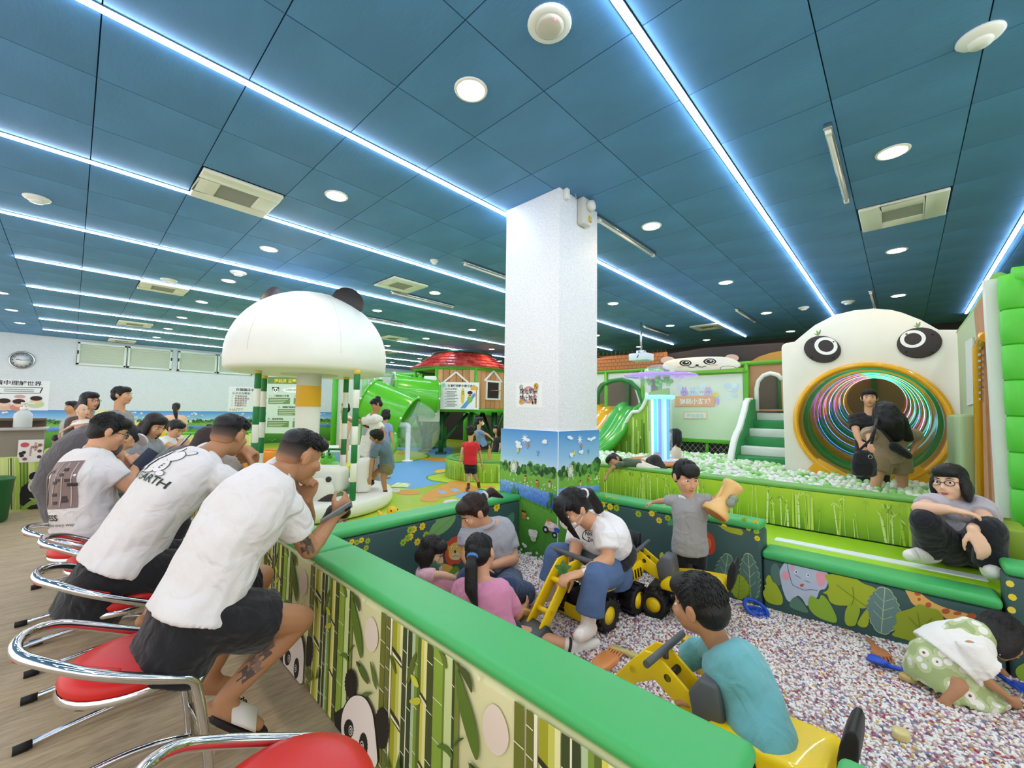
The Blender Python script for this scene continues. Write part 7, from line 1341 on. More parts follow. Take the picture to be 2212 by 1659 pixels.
gw, J, F, X = person('girl with tied black hair and a white top looking down beside the far bamboo wall', dict(pel=at(366, 985, 4.6), chest=at(368, 945, 4.6), head=at(380, 926, 4.6), elr=at(372, 965, 4.5), wrr=at(395, 975, 4.5), ell=at(378, 965, 4.8), wrl=at(396, 972, 4.7), knr=at(390, 1000, 4.6), anr=at(380, 1040, 4.6), knl=at(390, 998, 4.8), anl=at(380, 1038, 4.8)), .68, face=D(.85, -.1, -.5), hs=.85, child=True, vox=.011, hstyle='ponytail', top='tee', tcol='f2f0ec', bottom='shorts', bcol='e9e3d2', fold=.006)
tail(gw, [F.p(0, -.11, .03), F.p(0, -.15, -.03), F.p(0, -.15, -.12)], .035)
stand('small child with black hair behind the far bamboo printed wall', 452, 925, 9.9, .92, D(.1, -.95), vox=.016, hs=.85, child=True, top='tee', tcol='e9e6dc', bottom='pants', bcol='44464c')
# children and adults on the play floor
wb, J, F, X = stand('woman with a hair bun and printed white shirt bending beside the merry-go-round', 813, 874, 6.9, 1.50, D(-.75, -.5, -.5), vox=.011, hstyle='bun', hrough=160, top='tee', tcol='f4f1ec', sleeve=.72, loose=1.18, bottom='pants', bcol='8d949b', bloose=1.15, skin='b', shoes='1c1c20', J={'chest': (806, 898, 6.92), 'pel': (794, 968, 7.0), 'ell': (768, 912, 6.75), 'wrl': (750, 905, 6.5), 'elr': (830, 935, 6.9), 'wrr': (826, 958, 6.75)}, hup=V(0, 0, 1)-RH*.2)
chk('wb', J); sh = part_of(wb, 'shirt'); n = X['front']; ax = X['spine']; q = Print(lerp(J['pel'], J['chest'], .66)+n*.15, n.cross(ax)*-1, ax, .0008); q.n = n
q.poly([(-.16, .08), (.14, .10), (.16, .02), (-.13, -.01)], '5a2a2c', 1); q.text('PHILADELPHIA', -.13, .06, .035, 'efe4e0', 2); q.poly([(-.14, -.02), (.14, .01), (.10, -.12), (-.02, -.16), (-.16, -.10)], 'a9b2b6', 1); q.poly([(-.06, .01), (.06, .02), (.02, .06)], '2a2326', 2); decal_on(wb, sh, q, 'shirt_print', .004)
by, J, F, X = person('boy in a slate blue shirt and khaki shorts bending with a hand on his knee', dict(pel=at(836, 1002, 5.75), mid=at(834, 975, 5.72), chest=at(818, 960, 5.65), head=at(813, 942, 5.55), shl=at(812, 968, 5.50), shr=at(824, 962, 5.78), ell=at(803, 998, 5.46), wrl=at(799, 1030, 5.42), elr=at(806, 990, 5.75), wrr=at(803, 1020, 5.65), hil=at(836, 1006, 5.66), hir=at(836, 1004, 5.86), knl=at(828, 1034, 5.60), anl=at(833, 1066, 5.65), tol=at(826, 1076, 5.55), knr=at(812, 1020, 5.82), anr=at(803, 1040, 5.85), tor=at(795, 1048, 5.75)), .70, face=D(-.95, -.1, -.1), hs=.88, child=True, skin='b', vox=.009, hstyle='short', hrough=160, top='tee', tcol='5f7580', sleeve=.7, loose=1.12, bottom='shorts', bcol='77704c', leg=.62, bloose=1.15, socks='16161a', fold=.008); chk('boy', J)
stand('girl in a light blue top and shorts behind the woman with the bun', 834, 895, 8.0, 1.22, D(.35, .8), vox=.012, hs=.9, child=True, hstyle='bob', top='tee', tcol='93a8d6', bottom='shorts', bcol='8fa3d2', leg=.45, facial=False)
stand('girl holding something to her mouth behind the far striped pole', 746, 880, 9.4, 1.22, D(-.4, -.85), vox=.012, hs=.95, child=True, hstyle='bob', hcol='dark', top='tee', tcol='ead7c8', bottom='shorts', bcol='e5b3a8', J={'wrr': (738, 892, 9.2), 'elr': (740, 905, 9.3)})
km, J, F, X = stand('child with black hair and a pink face mask right behind the near man\'s phone', 728, 1120, 2.95, .66, D(.92, -.1, -.35), vox=.008, hs=.84, child=True, hstyle='bob', top='tee', tcol='3a4a55', bottom='pants', bcol='2c2e38', mask='dba6d3', hup=V(0, 0, 1)+RH*.35)
rb_, J, F, X = stand('boy in a red shirt and black shorts walking away across the play floor', 1018, 932, 6.8, 1.05, D(.35, .93), vox=.0085, hs=.87, child=True, hstyle='short', hrough=200, top='tee', tcol='d8202a', sleeve=.72, loose=1.12, bottom='shorts', bcol='17181d', leg=.8, bloose=1.1, socks='7a1f2c', facial=False, J={'wrl': (995, 992, 6.7), 'ell': (999, 970, 6.75), 'wrr': (1041, 1002, 6.85), 'elr': (1036, 975, 6.85), 'knl': (1013, 1028, 6.78), 'anl': (1012, 1050, 6.7), 'tol': (1008, 1057, 6.85), 'knr': (1024, 1026, 6.85), 'anr': (1034, 1044, 7.05), 'tor': (1036, 1054, 7.15)}); chk('red', J)
stand('boy in a blue shirt and white mask sitting on the round wall', 1036, 911, 8.7, 1.1, D(.9, .3), vox=.012, hs=.88, child=True, hstyle='short', top='tee', tcol='7f97c9', bottom='shorts', bcol='17181d', mask='f4f4f4', J={'pel': (1043, 958, 8.7), 'wrr': (1060, 945, 8.6), 'elr': (1052, 938, 8.6), 'knl': (1056, 965, 8.7), 'anl': (1056, 990, 8.7), 'knr': (1058, 965, 8.9), 'anr': (1058, 990, 8.9)})
stand('dark haired girl in a black top beside the pillar under the playhouse', 1072, 928, 9.6, .98, D(-.6, -.6), vox=.013, hs=.9, child=True, hstyle='long', hcol='dark', top='tee', tcol='26242a', bottom='pants', bcol='26242a')
stand('dark haired child looking out of the playhouse window', 1080, 856, 13.9, 1.15, D(-.4, -.9), fz=1.21, vox=.018, hs=.95, child=True, hstyle='long', top='tee', tcol='2a2830', bottom='pants', bcol='2a2830')
# in the bead pit
wp, J, F, X = person('woman with a brown ponytail in a grey polo shirt sitting in the beads', dict(pel=at(1075, 1248, 2.72), mid=at(1073, 1205, 2.74), chest=at(1052, 1138, 2.68), head=at(1022, 1106, 2.60), shr=at(1012, 1152, 2.58), shl=at(1092, 1152, 2.76), elr=at(1007, 1200, 2.52), wrr=at(1030, 1232, 2.42), ell=at(1110, 1208, 2.70), wrl=at(1062, 1222, 2.48), hir=at(1050, 1254, 2.62), hil=at(1100, 1252, 2.76), knr=at(1010, 1250, 2.40), anr=at(1060, 1290, 2.35), tor=at(1085, 1292, 2.32), knl=at(1096, 1268, 2.38), anl=at(1140, 1282, 2.55), tol=at(1155, 1284, 2.62)), .94, face=D(-.75, -.45, -.62), hup=V(0, 0, .8)-RH*.35-FH*.25, skin='a', vox=.0075, hstyle='ponytail', hcol='brown', hrough=250, top='polo_shirt', tcol='a9a9b1', sleeve=.62, hem=-.18, loose=1.08, bottom='pants', bcol='2d4468', bloose=1.08, curl=.8); chk('wp', J)
tail(wp, [F.p(0, -.115, .035), F.p(.02, -.18, .01), F.p(.02, -.23, -.08)], .032, 'brown', tie='c9cdd6')
c = lerp(J['chest'], J['head'], .22); g = MB(); u, v = perp(X['spine']); g.tube([c+(u*math.cos(a)+v*math.sin(a))*.066 for a in [k*math.pi/8 for k in range(16)]], .014, 8, True); g.build('collar', cloth('b4b4bb'), wp, True)
tp, J, F, X = person('toddler in a pale pink shirt sitting under the painted lion', dict(pel=at(925, 1262, 2.50), chest=at(928, 1222, 2.50), head=at(934, 1192, 2.50), elr=at(955, 1240, 2.40), wrr=at(985, 1250, 2.42), ell=at(950, 1240, 2.62), wrl=at(980, 1245, 2.6), knr=at(975, 1268, 2.45), anr=at(1000, 1290, 2.4), knl=at(970, 1262, 2.6), anl=at(995, 1280, 2.62)), .50, face=D(.85, -.15, -.45), hs=.80, child=True, vox=.007, hstyle='bob', hcol='dark', hrough=160, top='tee', tcol='eeb9cc', sleeve=.6, loose=1.1, bottom='pants', bcol='e7a7bd', skin='c', fold=.006); chk('tp', J)
pg, J, F, X = person('girl in a pink shirt with a long black ponytail sitting in the beads', dict(pel=at(1062, 1365, 2.10), mid=at(1052, 1330, 2.10), chest=at(1040, 1256, 2.16), head=at(1038, 1196, 2.24), shl=at(996, 1268, 2.18), shr=at(1086, 1276, 2.16), ell=at(1000, 1318, 2.22), wrl=at(1050, 1300, 2.42), elr=at(1115, 1330, 2.20), wrr=at(1132, 1312, 2.36), hil=at(1045, 1368, 2.14), hir=at(1085, 1370, 2.08), knr=at(1150, 1374, 2.13), anr=at(1243, 1398, 2.12), tor=at(1288, 1388, 2.16), knl=at(1085, 1330, 2.45), anl=at(1100, 1345, 2.5)), .72, face=D(.35, .9, -.35), hs=.90, child=True, vox=.007, hstyle='ponytail', hrough=260, top='tee', tcol='df8fb2', sleeve=.8, hem=-.12, loose=1.12, bottom='shorts', bcol='2e3445', leg=.5, socks='f2efe9', skin='a', facial=False, fold=.012); chk('pg', J)
tail(pg, [F.p(0, -.115, -.01), F.p(.0, -.15, -.08), F.p(-.01, -.15, -.19), F.p(.005, -.13, -.29)], .034, tie='4a7fc0')
a = lerp(J['knr'], J['anr'], .86); d = (J['anr']-J['knr']).normalized(); u, v = perp(d); b = MB(); b.tube([a+d*w+(u*math.cos(k*math.pi/8)+v*math.sin(k*math.pi/8))*.030 for w in (0,) for k in range(16)], .008, 8, True); b.build('ankle_band', P('3a2622'), pg, True)
wc, J, F, X = person('woman in white cropped shirt, jeans and face mask riding a toy digger', dict(pel=at(1322, 1222, 2.58), mid=at(1315, 1178, 2.58), chest=at(1284, 1128, 2.50), head=at(1236, 1098, 2.38), shl=at(1306, 1148, 2.38), shr=at(1252, 1140, 2.58), ell=at(1314, 1208, 2.30), wrl=at(1258, 1238, 2.20), elr=at(1241, 1196, 2.46), wrr=at(1236, 1236, 2.32), hil=at(1322, 1230, 2.50), hir=at(1312, 1222, 2.66), knl=at(1286, 1246, 2.20), anl=at(1270, 1348, 2.16), tol=at(1250, 1374, 2.06), knr=at(1203, 1198, 2.50), anr=at(1188, 1272, 2.46), tor=at(1174, 1288, 2.34)), .95, face=D(-.72, -.45, -.55), hup=V(0, 0, .8)-RH*.35-FH*.25, hs=.96, skin='a', vox=.007, hstyle='ponytail', hrough=300, top='cropped_shirt', tcol='f4f1f0', sleeve=.66, hem=.15, loose=1.18, bottom='pants', bcol='53688c', bloose=1.18, leg=.78, socks='efe2da', mask='f2e9e8', curl=.6, bmat=mat('denim', '56709a', .8, vary=.22, vscale=9, bump=.3, bscale=250), facial=True, hands={'l': (D(-.85, -.25, -.1), V(0, 0, -1), -1, .55), 'r': (D(-.6, -.35, -.3), V(0, 0, -1), 1, .6)}); chk('wc', J)
tail(wc, [F.p(0, -.115, .02), F.p(.03, -.17, -.03), F.p(.05, -.2, -.16), F.p(.04, -.19, -.30)], .036, tie='e6e3ea')
m_ = MB(); m_.smooth = True
for k in range(7): m_.tube([F.p(-.05+.015*k, .05, .105), F.p(-.055+.015*k, .093, .06), F.p(-.07+.012*k, .100, .0), F.p(-.078+.009*k, .098, -.07), F.p(-.08+.008*k, .092, -.13)], [.008, .009, .008, .006, .002], 6)
m_.build('hair_fringe', HAIR('black'), wc, True)
sh = part_of(wc, 'cropped_shirt'); n = (X['front']*.6+(EYE-J['chest']).normalized()*.6).normalized(); ax = X['spine']; u_ = ax.cross(n).normalized(); q = Print(lerp(J['pel'], J['chest'], .80)+n*.15-u_*.0, u_, n.cross(u_), .0005); q.n = n
q.text('Fore', -.045, .012, .032, '1b1b1d', 2, bold=.02); q.text('Zone', -.03, -.018, .032, '1b1b1d', 2, bold=.02); q.line(ell(-.01, .01, .05, .032, 20, 0, .8, 4.6), .004, '1b1b1d', 2); decal_on(wc, sh, q, 'shirt_print')
b = MB(); c = J['pel']+X['spine']*.10; sd_, fr_ = X['side'], X['front']; b.tube([c+sd_*.165*math.cos(a)+fr_*.125*math.sin(a) for a in [k*math.pi/10 for k in range(20)]], .035, 10, True); b.build('waist_bag', cloth('1a1a1e'), wc, True); g = Flesh(); g.ball(c+sd_*-.02-fr_*.15-V(0, 0, .06), (.09, .05, .11), 14); fuse(g, 'bag_pouch', cloth('1a1a1e'), wc, .008, 2)
w_ = J['wrl']; d = (J['wrl']-J['ell']).normalized(); u, v = perp(d); b = MB(); b.tube([w_-d*.02+(u*math.cos(a)+v*math.sin(a))*.028 for a in [k*math.pi/8 for k in range(16)]], .006, 6, True); wt = b.build('wristwatch', P('c9c4bd', .3), wc, True); n = (EYE-w_).normalized(); b = MB(); b.lathe([(.017, .024), (.017, .032), (.001, .033)], 18, w_-d*.02, n); b.build('watch_face', P('f0efe9', .2), wt, True)
bg, J, F, X = person('little boy in a grey shirt and black trousers standing against the green pit wall', dict(pel=at(1490, 1175, 2.72), chest=at(1490, 1072, 2.70), head=at(1482, 1030, 2.68), shr=at(1458, 1080, 2.72), shl=at(1522, 1078, 2.68), elr=at(1434, 1082, 2.84), wrr=at(1411, 1085, 2.98), ell=at(1544, 1082, 2.66), wrl=at(1560, 1062, 2.64), hir=at(1474, 1178, 2.74), hil=at(1508, 1178, 2.72), knr=at(1472, 1232, 2.72), anr=at(1470, 1292, 2.74), tor=at(1466, 1300, 2.62), knl=at(1512, 1232, 2.70), anl=at(1514, 1292, 2.72), tol=at(1518, 1300, 2.60)), .52, face=D(.12, -.95, -.28), hup=V(0, 0, 1), hs=.91, child=True, vox=.0065, hstyle='fringe', hrough=260, top='tee', tcol='a3a3a5', sleeve=.62, hem=-.18, loose=1.12, bottom='pants', bcol='121216', bloose=1.2, skin='a', fold=.008, build=1.05, socks='e9e9e9', hands={'r': (D(-.8, .4, -.35), V(0, 0, -1), 1, .9), 'l': (D(.5, -.2, .6), D(.6, .4, 0), -1, .9)}); chk('bg', J)
sh = part_of(bg, 'shirt'); n = -FH; q = Print(at(1495, 1088, 2.5), RH, V(0, 0, 1), .0005); q.n = n
q.poly([(-.004, 0), (.0, .012), (.014, .012), (.03, .004), (.03, -.006), (.018, -.002)], 'f4f4f4', 1); q.line([(.002, .004), (.024, -.001)], .002, 'a3a3a5', 2); decal_on(bg, sh, q, 'shirt_print')
tr = part_of(bg, 'trousers'); q = Print(at(1496, 1190, 2.45), RH, V(0, 0, 1), .0005); q.n = n; q.text('N', -.006, .008, .012, 'f0f0f0', 1); q.poly([(-.014, .0), (-.008, -.008), (.0, -.006), (.022, .006), (.0, -.001), (-.008, -.003)], 'f0f0f0', 1); q.text('90', .002, .008, .010, 'f0f0f0', 1); decal_on(bg, tr, q, 'trouser_print')
tb_, J, F, X = person('boy in a turquoise shirt seen from behind riding the toy digger by the near wall', dict(pel=at(1640, 1588, 1.30), mid=at(1618, 1500, 1.36), chest=at(1556, 1398, 1.46), head=at(1508, 1306, 1.50), shl=at(1572, 1432, 1.36), shr=at(1520, 1402, 1.58), ell=at(1600, 1572, 1.34), wrl=at(1510, 1524, 1.40), elr=at(1468, 1432, 1.62), wrr=at(1472, 1472, 1.62), hil=at(1640, 1600, 1.26), hir=at(1615, 1570, 1.36), knl=at(1540, 1610, 1.34), anl=at(1560, 1700, 1.32), knr=at(1500, 1510, 1.62), anr=at(1490, 1570, 1.62)), .66, face=D(-.62, .78, -.22), hup=V(0, 0, 1)-RH*.10+FH*.05, hs=.96, child=True, vox=.006, hstyle='short', hrough=520, top='tee', tcol='6fb6bd', sleeve=.72, hem=-.35, loose=1.18, bottom='pants', bcol='14161e', leg=.9, skin='b', fold=.014, hands={'l': (D(-.75, .35, .1), D(.1, .2, -1), -1, 1.0), 'r': (D(.1, .1, -1), D(.7, -.5, 0), 1, 1.2)}); chk('tb', J)
td, J, F, X = person('toddler in a flowery green dress with a white cape bending over at the right edge', dict(pel=at(2020, 1436, 1.88), mid=at(2045, 1400, 1.88), chest=at(2098, 1376, 1.86), head=at(2162, 1374, 1.84), shr=at(2098, 1398, 1.78), shl=at(2105, 1370, 1.96), elr=at(2126, 1466, 1.74), wrr=at(2176, 1506, 1.72), ell=at(2150, 1440, 1.96), wrl=at(2195, 1480, 1.95), knr=at(2075, 1480, 1.76), anr=at(2040, 1515, 1.76), knl=at(2075, 1470, 1.96), anl=at(2050, 1500, 1.98)), .50, face=D(.72, -.25, -.75), hup=D(.7, 0, .7), hs=.82, child=True, vox=.0065, hstyle='bob', hcol='dark', hrough=260, top=None, bottom=None, skin='b', curl=.6); chk('td', J)
g = Flesh(); dn = V(0, 0, -1); c0_, c1_ = J['pel'], J['chest']; S_, Fr = RT, FH
g.oval([(p, a, b_, RH, FH) for p, a, b_ in ((lerp(c0_, c1_, .45)+V(0, 0, .05), .07, .07), (lerp(c0_, c1_, .35)+V(0, 0, .01), .13, .11), (lerp(c0_, c1_, .3)+V(0, 0, -.07), .155, .14), (lerp(c0_, c1_, .45)+V(0, 0, -.16), .17, .16), (V(lerp(c0_, c1_, .55).x, lerp(c0_, c1_, .55).y, .02), .185, .17))]); g.limb(c0_, .105, c1_, .085, 14); flw = mat('dress_floral', 'c3cf9d', .85, bump=.2, bscale=200)
nt = flw.node_tree; B = nt.nodes['Principled BSDF']; vo = nt.nodes.new('ShaderNodeTexVoronoi'); vo.inputs['Scale'].default_value = 22; tc = nt.nodes.new('ShaderNodeTexCoord'); cr = nt.nodes.new('ShaderNodeValToRGB'); e = cr.color_ramp.elements; cr.color_ramp.interpolation = 'CONSTANT'; e[0].color = lin('8a4a3a'); e[1].position = .12; e[1].color = lin('f3f0e6'); x = e.new(.38); x.color = lin('c3cf9d'); x = e.new(.62); x.color = lin('a9b97e'); nt.links.new(tc.outputs['Object'], vo.inputs['Vector']); nt.links.new(vo.outputs['Distance'], cr.inputs[0]); nt.links.new(cr.outputs[0], B.inputs['Base Color'])
fuse(g, 'dress', flw, td, .007, 3, .02, .09)
g = Flesh(); ax = (c1_-c0_).normalized(); sd_ = ax.cross(V(0, 0, 1)).normalized(); up_ = sd_.cross(ax)
g.oval([(c1_+ax*.05+V(0, 0, .005), .05, .045, sd_, up_), (c1_+ax*.0+V(0, 0, .0), .105, .075, sd_, up_), (c1_-ax*.09+V(0, 0, -.0), .15, .10, sd_, up_), (c1_-ax*.15-V(0, 0, .0), .155, .105, sd_, up_)]); g.tube([J['shr']-V(0, 0, -.02), lerp(J['shr'], J['elr'], .35), lerp(J['shr'], J['elr'], .5)+RH*.02], [.05, .065, .085], 14); fuse(g, 'cape', cloth('f6f2ea'), td, .0065, 2, .014, .07)
ws, J, F, X = person('woman with a dark bob and glasses in a grey shirt sitting on the green step', dict(pel=at(2080, 1182, 2.46), mid=at(2078, 1132, 2.50), chest=at(2074, 1078, 2.52), head=at(2052, 1042, 2.50), shr=at(2026, 1088, 2.50), shl=at(2118, 1092, 2.46), elr=at(1986, 1098, 2.36), wrr=at(2048, 1100, 2.24), ell=at(2124, 1130, 2.32), wrl=at(2100, 1144, 2.14), hir=at(2052, 1188, 2.44), hil=at(2106, 1190, 2.40), knr=at(1998, 1124, 2.32), anr=at(2008, 1188, 2.42), tor=at(1966, 1200, 2.36), knl=at(2136, 1142, 2.16), anl=at(2142, 1222, 2.16), tol=at(2146, 1236, 2.10)), .93, face=D(-.90, -.38, .0), hs=.95, skin='c', vox=.0075, hstyle='bob', hrough=200, top='tee', tcol='b7b2bb', sleeve=.6, hem=-.18, loose=1.1, bottom='pants', bcol='14161f', bloose=1.12, shoes='ece8e0', glasses='2a2a30', curl=.5, hands={'r': (D(.8, -.5, -.1), V(0, 0, -1), 1, .4), 'l': (D(.1, -.4, -.9), D(-.2, -1, 0)*-1, -1, .35)}); chk('ws', J)
# ball pit
stand('man in a black shirt standing in front of the striped tunnel', 1878, 860, 5.0, 1.6, D(-.6, -.75), vox=.010, hstyle='short', hrough=140, top='tee', tcol='121216', sleeve=.66, bottom='pants', bcol='1d1e24', fz=-.05, J={'elr': (1850, 935, 4.95), 'wrr': (1858, 955, 4.85)})
wl_, J, F, X = stand('woman with long black hair in brown shirt and shorts in the ball pit', 1908, 888, 4.5, 1.5, D(.45, .85), vox=.009, hstyle='long', hcol='black', hrough=150, top='tee', tcol='a58f74', sleeve=.75, loose=1.22, bottom='shorts', bcol='9d8767', leg=.55, bloose=1.35, fz=-.02, facial=False, J={'chest': (1912, 922, 4.5), 'pel': (1920, 985, 4.5), 'elr': (1988, 942, 4.5), 'wrr': (1968, 978, 4.4), 'ell': (1880, 945, 4.42), 'wrl': (1880, 960, 4.3), 'hil': (1902, 990, 4.5), 'hir': (1940, 990, 4.5), 'knl': (1892, 1045, 4.45), 'anl': (1886, 1105, 4.45), 'knr': (1950, 1045, 4.5), 'anr': (1956, 1110, 4.5)}); chk('wl', J)
g = Flesh(); p = at(1918, 900, 4.38); g.chain([p+V(0, 0, .06), p-V(0, 0, .06)+RH*.01, p-V(0, 0, .20)+RH*.08], [.10, .12, .07], 12); g.chain([p-V(0, 0, .02)+RH*.1, p-V(0, 0, .22)+RH*.2], [.08, .05]); fuse(g, 'loose_hair', HAIR('black'), wl_, .010, 2, .02, .05)
t = thing('shoulder_bag', 'large black shoulder bag hanging at the woman\'s side in the ball pit', 'bag', at(1866, 1020, 4.25)); g = Flesh(); c = at(1866, 1000, 4.25); g.oval([(c+V(0, 0, z), a, b_, RH, FH) for z, a, b_ in ((-.14, .07, .05), (-.12, .115, .075), (0, .12, .08), (.10, .09, .05), (.13, .05, .03))]); fuse(g, 'body', cloth('141418'), t, .008, 2); b = MB(); b.tube([c+V(0, 0, .11)+RH*.06, at(1885, 950, 4.28), at(1895, 905, 4.38), at(1880, 950, 4.26), c+V(0, 0, .11)-RH*.06], .012, 8); b.build('strap', cloth('141418'), t, True); b = MB(); b.tube([c+V(0, 0, .07)-FH*.08+(RH*math.cos(a)+V(0, 0, 1)*math.sin(a))*.02 for a in [k*math.pi/8 for k in range(16)]], .004, 6, True); b.build('ring', chrome_b, t, True)
t = thing('waist_pouch', 'small black pouch bag behind the hip of the woman in the ball pit', 'bag', at(1945, 985, 4.3)); g = Flesh(); g.limb(at(1932, 965, 4.32), .05, at(1962, 985, 4.3), .035, 12); fuse(g, 'body', cloth('141418'), t, .008, 2); b = MB(); b.tube([at(1930, 960, 4.34), at(1905, 930, 4.36), at(1890, 905, 4.4)], .010, 8); b.build('strap', cloth('141418'), t, True)
stand('girl with long black hair in a cream top behind the bubble column', 1458, 940, 6.5, .95, D(-.75, .5), vox=.011, hs=.9, child=True, hstyle='long', top='tee', tcol='ece0c6', bottom='pants', bcol='e6d9be', fz=-.05, facial=False, sleeve=1.6)
lk, J, F, X = person('child in a dark green shirt and white patterned trousers lying on the ball pit wall', dict(pel=at(1378, 1004, 4.22), chest=at(1345, 1001, 4.24), head=at(1328, 998, 4.26), shr=at(1340, 1003, 4.15), shl=at(1348, 999, 4.36), elr=at(1320, 1012, 4.12), wrr=at(1310, 1028, 4.08), ell=at(1330, 1000, 4.4), wrl=at(1318, 1006, 4.42), hir=at(1382, 1008, 4.15), hil=at(1384, 1003, 4.28), knr=at(1405, 1014, 4.13), anr=at(1422, 1018, 4.10), tor=at(1432, 1020, 4.1), knl=at(1408, 1010, 4.24), anl=at(1426, 1015, 4.2)), .42, face=D(-.7, -.6, -.3), hup=D(-.8, .3, .5), hs=.78, child=True, side=FH, hside=FH*1.0, vox=.008, hstyle='short', hrough=80, top='tee', tcol='4a5a45', bottom='pants', bcol='e9e0d4', skin='b', fold=.006); chk('lk', J)
hk, J, F, X = stand('child with long dark hair just behind the ball pit wall beside the orange table', 1414, 1004, 4.42, .75, D(-.5, .7, -.4), vox=.009, hs=.86, child=True, hstyle='long', hcol='dark', top='tee', tcol='5b4a44', bottom='pants', bcol='4a3f44', fz=.0, facial=False)
# ------------------------------------------------------------------ stools, ride-on diggers and loose toys
chrome = mat('chrome', 'd9d9dc', .07, metal=1); red = mat('vinyl_red', 'd3201f', .38, bump=.05, bscale=30); rub = mat('rubber_black', '18181a', .6)
def stool(label, x, y, group='red stools along the padded wall', rz=0.0):
    t = thing('stool', label, 'stool', (x, y, FLOOR), rz, group)
    b = MB(); b.lathe([(.02, .425), (.165, .425), (.178, .437), (.182, .455), (.172, .475), (.13, .492), (.07, .500), (.005, .502)], 36); b.build('seat', red, t)
    b = MB(); b.lathe([(.165, .410), (.182, .412), (.186, .424), (.180, .436)], 36, cap=False); b.build('seat_rim', chrome, t)
    R = .0125
    hoop = []
    for s in (-1, 1):
        pts = [V(.20, s*.17, .015), V(.195, s*.175, .10), V(.15, s*.185, .37), V(.13, s*.19, .42), V(.08, s*.195, .44), V(-.10, s*.20, .53), V(-.20, s*.165, .588), V(-.27, s*.07, .605)]
        hoop.append(pts)
    full = hoop[0]+list(reversed(hoop[1])); b = MB(); b.tube(arc(full, 2), R*1.25, 12); b.build('back_hoop', chrome, t)
    b = MB(); b.tube(arc([V(-.265, -.07, .592), V(-.19, -.15, .572), V(-.05, -.185, .515)], 2), .009, 8); b.build('hoop_pad', red, t)
    for s in (-1, 1):
        b = MB(); b.tube(arc([V(.22, s*.10, .015), V(.20, s*.17, .016), V(.05, s*.18, .045), V(-.10, s*.185, .035), V(-.25, s*.19, .016)], 2), R, 10); b.build('leg', chrome, t)
        b = MB(); b.tube([V(-.235, s*.189, .017), V(-.285, s*.192, .015)], R*1.25, 10); b.box((-.265, s*.19, .006), (.04, .02, .012)); b.build('foot_cap', rub, t)
        b = MB(); b.tube(arc([V(.16, s*.185, .40), V(.10, s*.12, .415), V(-.08, s*.10, .415)], 2), R*.9, 8); b.build('seat_bracket', chrome, t)
    b = MB(); b.tube([V(.20, -.17, .13), V(.20, .17, .13)], R*.9, 8); b.build('crossbar', chrome, t)
    return t
for lab, p in (('empty red stool with a chrome hoop back at the bottom edge of the picture', onz(626, 1696, .37)), ('red stool under the man nearest the camera', onz(292, 1402, .37)), ('red stool under the second man, between two chrome hoops', onz(262, 1262, .37)), ('red stool under the person hidden behind the second man', V(.20, 3.32, 0)), ('red stool under the man with glasses', onz(196, 1166, .37)), ('red stool farthest along the row, under the person in dark grey', V(.16, 4.75, 0))): stool(lab, p.x, p.y, 'red stools along the padded wall', 0.0 if 'empty' in lab else 0)
